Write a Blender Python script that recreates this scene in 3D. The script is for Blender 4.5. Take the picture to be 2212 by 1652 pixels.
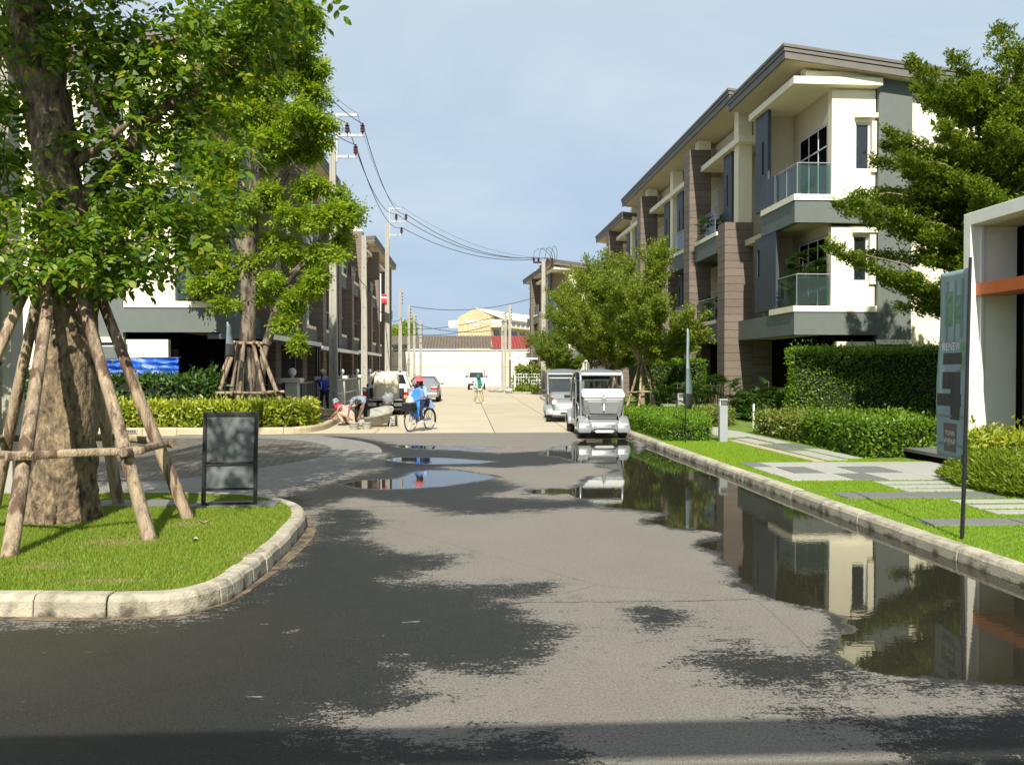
import bpy, bmesh, math, random
import numpy as np
from mathutils import Vector, Matrix
for o in list(bpy.data.objects): bpy.data.objects.remove(o)
S = bpy.context.scene
C = S.collection
R = math.radians
PI = math.pi

# ------------------------------------------------------------------ camera
cam = bpy.data.objects.new('camera', bpy.data.cameras.new('camera'))
C.objects.link(cam)
cam.data.sensor_width = 36
cam.data.lens = 36*1876/2212
cam.data.clip_start = 0.05
cam.data.clip_end = 3000
cam.location = (0, 0, 1.85)
cam.rotation_euler = (R(90-0.915), 0, R(-3.112))
S.camera = cam

# ------------------------------------------------------------------ light
SUN_EL, SUN_AZ = 43.0, 5.0     # sun behind the camera, a touch to its left
sd = bpy.data.lights.new('sun', 'SUN')
sd.energy = 3.9
sd.angle = R(0.53)
sd.color = (1.0, 0.94, 0.83)
sun = bpy.data.objects.new('sun', sd)
C.objects.link(sun)
sun.rotation_euler = (R(90-SUN_EL), 0, R(-SUN_AZ))
W = bpy.data.worlds.new('World')
S.world = W
W.use_nodes = True
nt = W.node_tree
nt.nodes.clear()
def wn(t, **k):
    n = nt.nodes.new(t)
    for a, b in k.items(): setattr(n, a, b)
    return n
out = wn('ShaderNodeOutputWorld'); bg = wn('ShaderNodeBackground')
sky = wn('ShaderNodeTexSky', sky_type='NISHITA', sun_disc=False, sun_elevation=R(SUN_EL), sun_rotation=R(180+SUN_AZ),
         air_density=1.0, dust_density=1.0, ozone_density=1.6)
tc = wn('ShaderNodeTexCoord'); sep = wn('ShaderNodeSeparateXYZ')
nt.links.new(tc.outputs['Generated'], sep.inputs[0])
# thin overcast veil: a grey-blue bank low down, pale wisps higher up, the same all the way round
ramp = wn('ShaderNodeValToRGB')
ramp.color_ramp.elements[0].position = 0.0; ramp.color_ramp.elements[0].color = (2.25, 3.05, 4.25, 1)
ramp.color_ramp.elements[1].position = 0.75; ramp.color_ramp.elements[1].color = (3.75, 4.3, 4.7, 1)
e = ramp.color_ramp.elements.new(0.16); e.color = (2.6, 3.35, 4.3, 1)
e = ramp.color_ramp.elements.new(0.38); e.color = (3.25, 3.9, 4.45, 1)
nt.links.new(sep.outputs['Z'], ramp.inputs[0])
mp = wn('ShaderNodeMapping'); mp.inputs['Scale'].default_value = (1.3, 1.3, 3.2)
mp.inputs['Rotation'].default_value = (0, R(18), 0)
nt.links.new(tc.outputs['Generated'], mp.inputs[0])
nz = wn('ShaderNodeTexNoise'); nz.inputs['Scale'].default_value = 2.6; nz.inputs['Detail'].default_value = 6; nz.inputs['Roughness'].default_value = 0.55
nz.inputs['Distortion'].default_value = 0.6
nt.links.new(mp.outputs[0], nz.inputs[0])
cr = wn('ShaderNodeValToRGB'); cr.color_ramp.elements[0].position = 0.42; cr.color_ramp.elements[1].position = 0.78
nt.links.new(nz.outputs['Fac'], cr.inputs[0])
m1 = wn('ShaderNodeMix', data_type='RGBA'); m1.inputs['Factor'].default_value = 0.94
nt.links.new(sky.outputs[0], m1.inputs['A']); nt.links.new(ramp.outputs[0], m1.inputs['B'])
m2 = wn('ShaderNodeMix', data_type='RGBA'); m2.inputs['B'].default_value = (4.2, 4.75, 5.1, 1)
mm = wn('ShaderNodeMath', operation='MULTIPLY'); mm.inputs[1].default_value = 0.5
nt.links.new(cr.outputs[0], mm.inputs[0]); nt.links.new(mm.outputs[0], m2.inputs['Factor'])
nt.links.new(m1.outputs['Result'], m2.inputs['A'])
nt.links.new(m2.outputs['Result'], bg.inputs['Color'])
bg.inputs['Strength'].default_value = 0.094
nt.links.new(bg.outputs[0], out.inputs[0])
S.view_settings.view_transform = 'Standard'
S.view_settings.look = 'None'
S.view_settings.exposure = 0.95
S.view_settings.gamma = 1
S.view_settings.use_curve_mapping = False
S.cycles.max_bounces = 6
S.cycles.transparent_max_bounces = 8
S.cycles.use_denoising = True
rnd = random.Random(7)
rng = np.random.default_rng(11)

# ------------------------------------------------------------------ helpers
class MB:
    """collects simple shapes into one mesh"""
    def __init__(s): s.v = []; s.f = []; s.m = []; s.cm = 0
    def tr(s, p): return p
    def add(s, vs, fs):
        b = len(s.v)
        s.v += [tuple(s.tr(v)) for v in vs]
        s.f += [tuple(i+b for i in f) for f in fs]
        s.m += [s.cm]*len(fs)
        return s
    def hexa(s, p): return s.add(p, [(3,2,1,0),(4,5,6,7),(0,1,5,4),(1,2,6,5),(2,3,7,6),(3,0,4,7)])
    def box(s, x0, x1, y0, y1, z0, z1):
        return s.hexa([(x0,y0,z0),(x1,y0,z0),(x1,y1,z0),(x0,y1,z0),(x0,y0,z1),(x1,y0,z1),(x1,y1,z1),(x0,y1,z1)])
    def obox(s, c, size, M):
        hx, hy, hz = (k/2 for k in size); c = Vector(c)
        return s.hexa([tuple(c + M @ Vector(p)) for p in [(-hx,-hy,-hz),(hx,-hy,-hz),(hx,hy,-hz),(-hx,hy,-hz),(-hx,-hy,hz),(hx,-hy,hz),(hx,hy,hz),(-hx,hy,hz)]])
    def tube(s, pts, r, n=8, cap=True, jit=0):
        pts = [Vector(p) for p in pts]
        if not hasattr(r, '__len__'): r = [r]*len(pts)
        vs, fs = [], []
        ref = None
        for i, p in enumerate(pts):
            d = (pts[min(i+1, len(pts)-1)] - pts[max(i-1, 0)]).normalized()
            if ref is None:
                ref = Vector((0,0,1)) if abs(d.z) < .9 else Vector((1,0,0))
            a = d.cross(ref).normalized(); b = d.cross(a).normalized()
            ref = -b if False else a.cross(d)
            for k in range(n):
                t = 2*PI*k/n
                q = r[i]*(1 + (rnd.uniform(-jit, jit) if jit else 0))
                vs.append(p + a*math.cos(t)*q + b*math.sin(t)*q)
        for i in range(len(pts)-1):
            for k in range(n):
                fs.append((i*n+k, i*n+(k+1) % n, (i+1)*n+(k+1) % n, (i+1)*n+k))
        if cap:
            fs.append(tuple(range(n-1, -1, -1))); fs.append(tuple((len(pts)-1)*n+k for k in range(n)))
        return s.add(vs, fs)
    def lathe(s, c, prof, n=16, M=None):
        vs, fs = [], []
        for r, z in prof:
            for k in range(n):
                t = 2*PI*k/n
                q = Vector((r*math.cos(t), r*math.sin(t), z))
                if M: q = M @ q
                vs.append(Vector(c)+q)
        for i in range(len(prof)-1):
            for k in range(n):
                fs.append((i*n+k, i*n+(k+1) % n, (i+1)*n+(k+1) % n, (i+1)*n+k))
        fs.append(tuple(range(n-1, -1, -1))); fs.append(tuple((len(prof)-1)*n+k for k in range(n)))
        return s.add(vs, fs)
    def ball(s, c, r, n=12, sc=(1,1,1), rings=8):
        prof = [(max(1e-4, math.sin(PI*i/rings)), -math.cos(PI*i/rings)) for i in range(rings+1)]
        return s.lathe(c, prof, n, Matrix.Diagonal((r*sc[0], r*sc[1], r*sc[2])))
    def prism(s, poly, z0, z1):
        n = len(poly)
        return s.add([(x,y,z0) for x,y in poly]+[(x,y,z1) for x,y in poly],
                     [tuple(range(n-1,-1,-1)), tuple(range(n,2*n))]+[(i,(i+1)%n,n+(i+1)%n,n+i) for i in range(n)])
    def prismx(s, poly, x0, x1):        # poly in (y,z)
        n = len(poly)
        return s.add([(x0,y,z) for y,z in poly]+[(x1,y,z) for y,z in poly],
                     [tuple(range(n-1,-1,-1)), tuple(range(n,2*n))]+[(i,(i+1)%n,n+(i+1)%n,n+i) for i in range(n)])
    def prismy(s, poly, y0, y1):        # poly in (x,z)
        n = len(poly)
        return s.add([(x,y0,z) for x,z in poly]+[(x,y1,z) for x,z in poly],
                     [tuple(range(n-1,-1,-1)), tuple(range(n,2*n))]+[(i,(i+1)%n,n+(i+1)%n,n+i) for i in range(n)])
    def loft(s, rings, caps=True):
        n = len(rings[0]); vs = [p for r in rings for p in r]; fs = []
        for i in range(len(rings)-1):
            for k in range(n):
                fs.append((i*n+k, i*n+(k+1) % n, (i+1)*n+(k+1) % n, (i+1)*n+k))
        if caps:
            fs.append(tuple(range(n-1,-1,-1))); fs.append(tuple((len(rings)-1)*n+k for k in range(n)))
        return s.add(vs, fs)
    def mesh(s, name, mats, smooth=False, fix=True):
        me = bpy.data.meshes.new(name)
        me.from_pydata(s.v, [], s.f)
        if not isinstance(mats, (list, tuple)): mats = [mats]
        for m in mats: me.materials.append(m)
        if len(mats) > 1: me.polygons.foreach_set('material_index', s.m)
        if fix:
            bm = bmesh.new(); bm.from_mesh(me); bmesh.ops.recalc_face_normals(bm, faces=bm.faces); bm.to_mesh(me); bm.free()
        if smooth:
            me.polygons.foreach_set('use_smooth', [True]*len(me.polygons)); me.set_sharp_from_angle(angle=R(smooth if smooth > 1 else 40))
        return me
    def build(s, name, mats, parent=None, smooth=False, bevel=0, loc=None, rot=None, segs=2):
        o = bpy.data.objects.new(name, s.mesh(name, mats, smooth)); C.objects.link(o)
        if parent: o.parent = parent
        if loc: o.location = loc
        if rot: o.rotation_euler = rot
        if bevel:
            b = o.modifiers.new('bevel', 'BEVEL'); b.width = bevel; b.segments = segs; b.limit_method = 'ANGLE'; b.angle_limit = R(35)
        return o
def link(name, me, parent=None, loc=(0,0,0), rot=(0,0,0), sc=None):
    o = bpy.data.objects.new(name, me); C.objects.link(o); o.parent = parent; o.location = loc; o.rotation_euler = rot
    if sc: o.scale = sc
    return o
def tag(o, label=None, cat=None, group=None, kind=None):
    if label: o['label'] = label
    if cat: o['category'] = cat
    if group: o['group'] = group
    if kind: o['kind'] = kind
    return o
def thing(name, label, cat, loc=(0,0,0), rz=0, group=None):
    o = bpy.data.objects.new(name, None); C.objects.link(o); o.empty_display_size = .2
    o.location = loc; o.rotation_euler = (0,0,rz)
    return tag(o, label, cat, group)
def struct(name, mb, m, smooth=False, bevel=0):
    return tag(mb.build(name, m, smooth=smooth, bevel=bevel), kind='structure')

# ------------------------------------------------------------------ materials
def mat(name, col, rough=.6, var=.12, scale=6., bump=0., bscale=40., metal=0., spec=.5, stretch=None, col2=None, c2scale=1.5, c2lo=.5, c2hi=.7, rnd_obj=0., coat=0., moss=0.):
    m = bpy.data.materials.new(name); m.use_nodes = True
    t = m.node_tree; p = t.nodes['Principled BSDF']
    L = t.links.new
    def N(ty, **k):
        n = t.nodes.new(ty)
        for a, b in k.items(): setattr(n, a, b)
        return n
    p.inputs['Roughness'].default_value = rough; p.inputs['Metallic'].default_value = metal
    p.inputs['Specular IOR Level'].default_value = spec; p.inputs['Coat Weight'].default_value = coat
    g = N('ShaderNodeNewGeometry'); mpn = N('ShaderNodeMapping')
    if stretch: mpn.inputs['Scale'].default_value = stretch
    L(g.outputs['Position'], mpn.inputs[0])
    nz = N('ShaderNodeTexNoise'); nz.inputs['Scale'].default_value = scale; nz.inputs['Detail'].default_value = 5; nz.inputs['Roughness'].default_value = .6
    L(mpn.outputs[0], nz.inputs[0])
    cr = N('ShaderNodeValToRGB')
    cr.color_ramp.elements[0].position = .3; cr.color_ramp.elements[1].position = .7
    cr.color_ramp.elements[0].color = (*[max(0, c*(1-var)) for c in col], 1)
    cr.color_ramp.elements[1].color = (*[c*(1+var) for c in col], 1)
    L(nz.outputs['Fac'], cr.inputs[0]); last = cr.outputs[0]
    if col2:
        n2 = N('ShaderNodeTexNoise'); n2.inputs['Scale'].default_value = c2scale; n2.inputs['Detail'].default_value = 7; n2.inputs['Roughness'].default_value = .65
        L(mpn.outputs[0], n2.inputs[0])
        c2 = N('ShaderNodeValToRGB'); c2.color_ramp.elements[0].position = c2lo; c2.color_ramp.elements[1].position = c2hi
        L(n2.outputs['Fac'], c2.inputs[0])
        mx = N('ShaderNodeMix', data_type='RGBA'); mx.inputs['B'].default_value = (*col2, 1)
        L(c2.outputs[0], mx.inputs['Factor']); L(last, mx.inputs['A']); last = mx.outputs['Result']
    if rnd_obj:
        oi = N('ShaderNodeObjectInfo'); mr = N('ShaderNodeMapRange'); mr.inputs['To Min'].default_value = 1-rnd_obj; mr.inputs['To Max'].default_value = 1+rnd_obj
        L(oi.outputs['Random'], mr.inputs['Value'])
        mu = N('ShaderNodeMix', data_type='RGBA', blend_type='MULTIPLY'); mu.inputs['Factor'].default_value = 1
        L(last, mu.inputs['A']); L(mr.outputs[0], mu.inputs['B']); last = mu.outputs['Result']
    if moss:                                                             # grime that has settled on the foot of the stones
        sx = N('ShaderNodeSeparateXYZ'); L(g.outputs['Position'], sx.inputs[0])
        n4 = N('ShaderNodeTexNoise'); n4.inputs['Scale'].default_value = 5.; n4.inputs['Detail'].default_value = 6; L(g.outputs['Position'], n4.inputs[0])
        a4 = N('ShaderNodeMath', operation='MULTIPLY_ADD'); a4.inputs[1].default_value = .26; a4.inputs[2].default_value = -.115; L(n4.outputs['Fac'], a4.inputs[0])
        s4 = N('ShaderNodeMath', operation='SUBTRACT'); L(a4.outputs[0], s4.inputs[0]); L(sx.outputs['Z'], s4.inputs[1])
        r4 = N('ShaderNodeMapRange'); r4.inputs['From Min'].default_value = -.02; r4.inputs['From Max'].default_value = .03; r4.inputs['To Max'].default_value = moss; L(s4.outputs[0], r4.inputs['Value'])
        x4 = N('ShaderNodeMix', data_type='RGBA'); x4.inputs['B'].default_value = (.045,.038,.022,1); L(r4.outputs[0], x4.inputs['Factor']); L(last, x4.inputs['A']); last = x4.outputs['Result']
    L(last, p.inputs['Base Color'])
    if bump:
        n3 = N('ShaderNodeTexNoise'); n3.inputs['Scale'].default_value = bscale; n3.inputs['Detail'].default_value = 4
        L(mpn.outputs[0], n3.inputs[0])
        b = N('ShaderNodeBump'); b.inputs['Strength'].default_value = bump; b.inputs['Distance'].default_value = .02
        L(n3.outputs['Fac'], b.inputs['Height']); L(b.outputs[0], p.inputs['Normal'])
    return m
def leafmat(name, cols, trans=.3, rough=.45, tcol=None, big=0.6):
    """leaf colours vary leaf by leaf; some light passes through"""
    m = bpy.data.materials.new(name); m.use_nodes = True
    t = m.node_tree; t.nodes.clear(); L = t.links.new
    g = t.nodes.new('ShaderNodeNewGeometry')
    cr = t.nodes.new('ShaderNodeValToRGB'); els = cr.color_ramp.elements
    n = len(cols)
    els[0].position = 0; els[0].color = (*cols[0], 1); els[1].position = 1; els[1].color = (*cols[-1], 1)
    for i in range(1, n-1):
        e = els.new(i/(n-1)); e.color = (*cols[i], 1)
    L(g.outputs['Random Per Island'], cr.inputs[0])
    p = t.nodes.new('ShaderNodeBsdfPrincipled'); p.inputs['Roughness'].default_value = rough; p.inputs['Specular IOR Level'].default_value = .4
    L(cr.outputs[0], p.inputs['Base Color'])
    tr = t.nodes.new('ShaderNodeBsdfTranslucent')
    mx0 = t.nodes.new('ShaderNodeMix'); mx0.data_type = 'RGBA'; mx0.blend_type = 'MULTIPLY'; mx0.inputs['Factor'].default_value = 1
    mx0.inputs['B'].default_value = (*(tcol or (1.5, 1.5, .5)), 1)
    L(cr.outputs[0], mx0.inputs['A']); L(mx0.outputs['Result'], tr.inputs[0])
    ms = t.nodes.new('ShaderNodeMixShader'); ms.inputs[0].default_value = trans
    L(p.outputs[0], ms.inputs[1]); L(tr.outputs[0], ms.inputs[2])
    o = t.nodes.new('ShaderNodeOutputMaterial'); L(ms.outputs[0], o.inputs[0])
    return m
def glassmat(name, tint, alpha=.55, rough=.03):
    m = bpy.data.materials.new(name); m.use_nodes = True
    t = m.node_tree; t.nodes.clear(); L = t.links.new
    tr = t.nodes.new('ShaderNodeBsdfTransparent'); tr.inputs[0].default_value = (*tint, 1)
    gl = t.nodes.new('ShaderNodeBsdfGlossy'); gl.inputs['Roughness'].default_value = rough
    df = t.nodes.new('ShaderNodeBsdfDiffuse'); df.inputs[0].default_value = (*[c*.6 for c in tint], 1)
    fr = t.nodes.new('ShaderNodeFresnel'); fr.inputs[0].default_value = 1.5
    a = t.nodes.new('ShaderNodeMixShader'); a.inputs[0].default_value = 1-alpha
    L(df.outputs[0], a.inputs[1]); L(tr.outputs[0], a.inputs[2]); a.inputs[0].default_value = alpha
    b = t.nodes.new('ShaderNodeMixShader'); L(fr.outputs[0], b.inputs[0]); L(a.outputs[0], b.inputs[1]); L(gl.outputs[0], b.inputs[2])
    o = t.nodes.new('ShaderNodeOutputMaterial'); L(b.outputs[0], o.inputs[0])
    return m

M = {}
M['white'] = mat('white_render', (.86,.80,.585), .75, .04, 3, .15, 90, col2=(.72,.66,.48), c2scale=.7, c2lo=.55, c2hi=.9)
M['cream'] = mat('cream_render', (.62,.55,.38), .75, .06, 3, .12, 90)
M['sage'] = mat('sage_grey_render', (.125,.145,.130), .75, .06, 4, .2, 120, col2=(.105,.12,.108), c2scale=.6, c2lo=.5, c2hi=.85)
M['blue'] = mat('blue_grey_panel', (.040,.052,.066), .55, .10, 2)
M['plank'] = mat('brown_plank', (.165,.131,.102), .75, .18, 5, .5, 60, stretch=(1,1,6), rnd_obj=.12)
M['plank_dark'] = mat('plank_joint', (.05,.035,.028), .9, .1)
M['plank_l'] = mat('dark_brown_plank', (.205,.158,.128), .75, .18, 5, .4, 60, stretch=(1,1,6), rnd_obj=.12)
M['roof'] = mat('taupe_fascia', (.135,.124,.104), .6, .08, 2)
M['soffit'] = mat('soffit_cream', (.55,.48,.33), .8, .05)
M['frame'] = mat('white_frame', (.72,.74,.72), .4, .03)
M['glass'] = mat('dark_window_glass', (.015,.02,.022), .03, .1, spec=.9)
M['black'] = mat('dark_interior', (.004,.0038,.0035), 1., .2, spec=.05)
M['balglass'] = glassmat('teal_railing_glass', (.46,.70,.64), .90)
M['clear'] = glassmat('shade_tint_glass', (.50,.56,.56), .92)  # tint darkened to carry the shade of the cart interior
M['rail'] = mat('rail_metal', (.35,.38,.38), .35, .05, metal=.6)
M['concpole'] = mat('pole_concrete', (.36,.345,.29), .85, .10, 5, .3, 60, stretch=(1,1,.3), col2=(.22,.21,.18), c2scale=2.5, c2lo=.55, c2hi=.8)
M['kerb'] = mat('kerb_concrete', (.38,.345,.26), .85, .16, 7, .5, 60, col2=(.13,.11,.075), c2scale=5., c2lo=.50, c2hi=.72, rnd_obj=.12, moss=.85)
M['kerb2'] = mat('kerb_yellowish', (.46,.38,.24), .85, .12, 5, .4, 60, rnd_obj=.06)
M['concrete'] = mat('road_concrete', (.47,.41,.295), .8, .07, 1.2, .25, 150, col2=(.40,.345,.25), c2scale=.35, c2lo=.4, c2hi=.75, rnd_obj=.05)
M['slab'] = mat('pale_stone_slab', (.33,.325,.29), .8, .08, 30, .3, 150, rnd_obj=.06)
M['slabd'] = mat('slate_slab', (.135,.138,.132), .75, .12, 20, .3, 150, rnd_obj=.1)
M['slabw'] = mat('tan_stone_slab', (.40,.33,.23), .8, .1, 20, .3, 150, rnd_obj=.06)
M['soil'] = mat('soil', (.07,.048,.03), .95, .3, 12, .6, 50)
M['turf'] = mat('turf_base', (.11,.18,.018), .9, .3, 9, .4, 80, col2=(.17,.15,.05), c2scale=2.2, c2lo=.6, c2hi=.75)
M['stake'] = mat('peeled_stake_wood', (.31,.235,.155), .8, .45, 16, .8, 50, stretch=(1,1,.10), col2=(.11,.066,.04), c2scale=7, c2lo=.50, c2hi=.58, rnd_obj=.3)
M['bark'] = mat('bark', (.25,.185,.11), .9, .5, 26, 1.0, 34, stretch=(1,1,.45), col2=(.022,.015,.010), c2scale=12, c2lo=.40, c2hi=.66)
M['bark2'] = mat('grey_bark', (.21,.17,.125), .9, .3, 9, .9, 22, stretch=(1,1,.3), col2=(.035,.026,.018), c2scale=3.2, c2lo=.45, c2hi=.58)
M['bark3'] = mat('pale_bark', (.24,.19,.13), .9, .25, 9, .5, 30)
M['metal_dark'] = mat('dark_painted_metal', (.014,.016,.017), .4, .1)
M['signgrey'] = mat('grey_board', (.13,.145,.15), .45, .1, 5)
M['silver'] = mat('silver_paint', (.33,.34,.34), .30, .03, 40, metal=.5, coat=.3)
M['silver2'] = mat('pale_silver_plastic', (.62,.63,.60), .35, .03, 30, metal=.1)
M['carwhite'] = mat('white_car_paint', (.72,.73,.73), .2, .02, coat=.5)
M['tyre'] = mat('tyre_rubber', (.02,.02,.02), .85, .2, 30)
M['rim'] = mat('wheel_metal', (.45,.45,.44), .35, .05, metal=.7)
M['plastic'] = mat('black_plastic', (.022,.022,.024), .5, .1)
M['roofgrey'] = mat('car_roof_grey', (.12,.135,.145), .35, .05)
M['seat'] = mat('seat_vinyl', (.10,.10,.095), .6, .1)
M['red'] = mat('red_lens', (.45,.012,.012), .25, .05)
M['amber'] = mat('amber_lens', (.7,.22,.03), .25, .05)
M['lens'] = mat('clear_lens', (.7,.7,.68), .2, .05)
M['plate'] = mat('number_plate', (.6,.6,.58), .5, .03)
M['ink'] = mat('dark_print', (.03,.03,.035), .6, .05)
M['skin'] = mat('skin', (.32,.165,.10), .55, .08)
M['skin_d'] = mat('tanned_skin', (.16,.075,.045), .55, .08)
M['hair'] = mat('black_hair', (.012,.010,.009), .6, .2)
M['orange'] = mat('orange_canopy_paint', (.50,.115,.022), .5, .06)
M['clubwall'] = mat('clubhouse_white', (.86,.84,.74), .7, .04, 3, .15, 120)
M['wood_dark'] = mat('dark_slat_wood', (.018,.013,.010), .5, .2, stretch=(1,1,.2))
M['insul'] = mat('brown_insulator', (.075,.022,.018), .3, .1)
M['galv'] = mat('galvanised_arm', (.40,.41,.41), .45, .05, metal=.2)
M['cable'] = mat('black_cable', (.025,.028,.032), .6, .05)
M['wallyel'] = mat('ochre_gable_wall', (.52,.42,.24), .85, .08, .4, 0)
M['wallcream'] = mat('cream_precast', (.80,.75,.57), .8, .03, .8, rnd_obj=.03)
M['tile'] = mat('brown_roof_tile', (.135,.105,.075), .8, .4, 3, 0)
M['tilered'] = mat('red_roof_tile', (.26,.035,.026), .7, .3, 3, 0)
M['tarp'] = mat('blue_tarp', (.015,.10,.52), .42, .15, 9, .5, 14, col2=(.30,.42,.65), c2scale=3, c2lo=.56, c2hi=.66, stretch=(.25,1,2.2))
M['mortar'] = mat('cement_grey', (.33,.32,.27), .85, .2, 14, .4, 50, col2=(.13,.12,.10), c2scale=9, c2lo=.55, c2hi=.65)
M['wrap'] = mat('cream_wrap_sheet', (.62,.55,.42), .5, .1, 4, .8, 9)
M['bag'] = mat('clear_bag', (.50,.50,.48), .25, .2, 9, .6, 15)
M['fence'] = mat('white_fence_paint', (.55,.57,.53), .6, .06)
M['gategrey'] = mat('grey_gate_metal', (.20,.22,.22), .5, .08)
M['green_cloth'] = mat('green_cloth', (.015,.16,.10), .9, .15, 20)
M['cyan_cloth'] = mat('pale_cyan_cloth', (.36,.55,.52), .9, .1, 20)
M['beige_cloth'] = mat('beige_cloth', (.42,.34,.23), .9, .12, 20)
M['blue_cloth'] = mat('blue_cloth', (.035,.20,.58), .85, .15, 12)
M['ltblue_cloth'] = mat('light_blue_cloth', (.17,.32,.68), .85, .25, 20, col2=(.5,.56,.66), c2scale=18, c2lo=.5, c2hi=.6)
M['royal_cloth'] = mat('royal_blue_cloth', (.012,.035,.30), .85, .1, 12)
M['white_cloth'] = mat('white_cloth', (.55,.56,.57), .85, .1, 12)
M['black_cloth'] = mat('black_cloth', (.010,.010,.012), .9, .2)
M['navy_cloth'] = mat('navy_cloth', (.018,.022,.06), .9, .2)
M['pink_cloth'] = mat('pink_cloth', (.68,.37,.34), .85, .08, 12)
M['magenta_cloth'] = mat('magenta_cloth', (.62,.05,.22), .85, .1)
M['red_cloth'] = mat('red_cloth', (.42,.018,.028), .85, .1)
M['hatred'] = mat('coral_hat', (.55,.11,.12), .85, .1, 20)
M['check_cloth'] = mat('checked_cloth', (.32,.37,.44), .85, .2, 30, col2=(.03,.04,.07), c2scale=34, c2lo=.50, c2hi=.54)
M['yellow'] = mat('yellow_paint', (.65,.50,.03), .4, .05)
M['bluepaint'] = mat('blue_paint', (.03,.04,.22), .4, .05)
M['bollard'] = mat('grey_bollard_paint', (.30,.32,.33), .5, .04)
M['bollard_cap'] = mat('bollard_cap', (.10,.105,.105), .5, .05)
M['bulb'] = mat('frosted_lamp', (.7,.66,.52), .4, .02)
M['pot'] = mat('dark_pot', (.02,.03,.033), .4, .1)
M['flagred'] = mat('red_flag_cloth', (.55,.03,.045), .8, .1)
M['white_print'] = mat('white_print', (.78,.78,.75), .6, .02)
M['bagclear'] = glassmat('clear_bag_film', (.62,.63,.62), .45, .18)
M['bag_white'] = mat('white_plastic_bag', (.62,.62,.60), .4, .15, 12, .6, 20)
M['stone'] = mat('ochre_stone', (.40,.30,.18), .9, .2, 8)

L1 = leafmat('leaf_big_tree', [(.040,.088,.007),(.065,.135,.010),(.10,.185,.012),(.14,.24,.016),(.20,.30,.025),(.33,.33,.04)], .45)
L2 = leafmat('leaf_yellow_green', [(.11,.185,.011),(.17,.27,.014),(.25,.35,.02),(.34,.41,.04),(.20,.29,.02)], .45)
L3 = leafmat('leaf_terminalia', [(.05,.085,.008),(.08,.13,.010),(.12,.18,.014),(.17,.235,.020),(.22,.27,.03)], .40)
L4 = leafmat('leaf_vase_tree', [(.085,.135,.010),(.13,.19,.014),(.18,.245,.018),(.235,.285,.024),(.17,.22,.024)], .42)
LH = leafmat('leaf_clipped_hedge', [(.06,.13,.008),(.10,.20,.010),(.14,.265,.013),(.20,.32,.016)], .36)
LT = leafmat('leaf_tall_hedge', [(.050,.115,.008),(.085,.17,.010),(.13,.235,.012),(.20,.295,.018)], .36)
LY = leafmat('leaf_yellow_hedge', [(.10,.16,.010),(.20,.27,.014),(.32,.38,.02),(.43,.45,.045),(.50,.48,.12)], .36)
LG = leafmat('leaf_dark_shrub', [(.02,.055,.008),(.035,.085,.012),(.05,.115,.015),(.09,.16,.02)], .28)
LP = leafmat('leaf_palm', [(.02,.05,.008),(.035,.08,.012),(.06,.12,.018)], .25)
LW = leafmat('leaf_pinkish_hedge', [(.07,.12,.012),(.12,.18,.018),(.20,.25,.035),(.27,.26,.07),(.13,.19,.02)], .34)
LF = leafmat('leaf_fern_bush', [(.08,.125,.008),(.13,.20,.010),(.19,.265,.014),(.24,.30,.02)], .36)
GR = leafmat('grass_blade', [(.115,.185,.016),(.16,.245,.020),(.205,.295,.024),(.25,.32,.03),(.31,.29,.06)], .36, .6)
GRD = leafmat('grass_blade_dry', [(.22,.19,.07),(.32,.27,.11),(.38,.32,.15),(.20,.21,.05)], .3, .6)
GR2 = leafmat('grass_blade_lawn', [(.15,.27,.012),(.20,.33,.014),(.24,.37,.016),(.28,.39,.02)], .36, .6)

# ------------------------------------------------------------------ leaves
def unit(a): return a/np.maximum(np.linalg.norm(a, axis=1, keepdims=True), 1e-9)
def quads(name, verts, m, parent=None, kind=None, tri=False):
    """verts (N,4,3) -> one mesh of N loose quads"""
    n = len(verts); k = verts.shape[1]
    me = bpy.data.meshes.new(name)
    me.vertices.add(n*k); me.vertices.foreach_set('co', verts.reshape(-1).astype(np.float32))
    me.loops.add(n*k); me.loops.foreach_set('vertex_index', np.arange(n*k, dtype=np.int32))
    me.polygons.add(n); me.polygons.foreach_set('loop_start', np.arange(0, n*k, k, dtype=np.int32))
    me.polygons.foreach_set('loop_total', np.full(n, k, dtype=np.int32))
    me.materials.append(m); me.update(calc_edges=True); me.validate()
    o = bpy.data.objects.new(name, me); C.objects.link(o); o.parent = parent
    if kind: o['kind'] = kind
    return o
def leafverts(P, D, L, W, Nrm=None, fold=.18, rnd6=False):
    """P base, D axis, L length, W width -> (N,4,3) folded diamonds"""
    n = len(P); D = unit(D)
    if Nrm is None: Nrm = rng.normal(size=(n,3))
    s = unit(np.cross(D, Nrm)); nn = np.cross(s, D)
    L = np.broadcast_to(np.asarray(L, float), (n,))[:,None]; W = np.broadcast_to(np.asarray(W, float), (n,))[:,None]
    if rnd6:
        c = P + D*L - nn*L*.08
        return np.stack([P, P+D*L*.22+s*W*.40+nn*W*fold*.8, P+D*L*.60+s*W*.46+nn*W*fold, c, P+D*L*.60-s*W*.46+nn*W*fold, P+D*L*.22-s*W*.40+nn*W*fold*.8], 1)
    a = P; b = P + D*L*.48 + s*W*.5 + nn*W*fold; c = P + D*L - nn*L*.06; d = P + D*L*.48 - s*W*.5 + nn*W*fold
    return np.stack([a,b,c,d], 1)
def blobpts(c, r, n, flat=1., shell=.45):
    """points in an ellipsoid, denser to the outside"""
    d = unit(rng.normal(size=(n,3)))
    q = (shell + (1-shell)*rng.random(n)**.6)[:,None]
    p = d*q*np.array([r, r, r*flat])
    return np.array(c)+p, d
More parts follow.
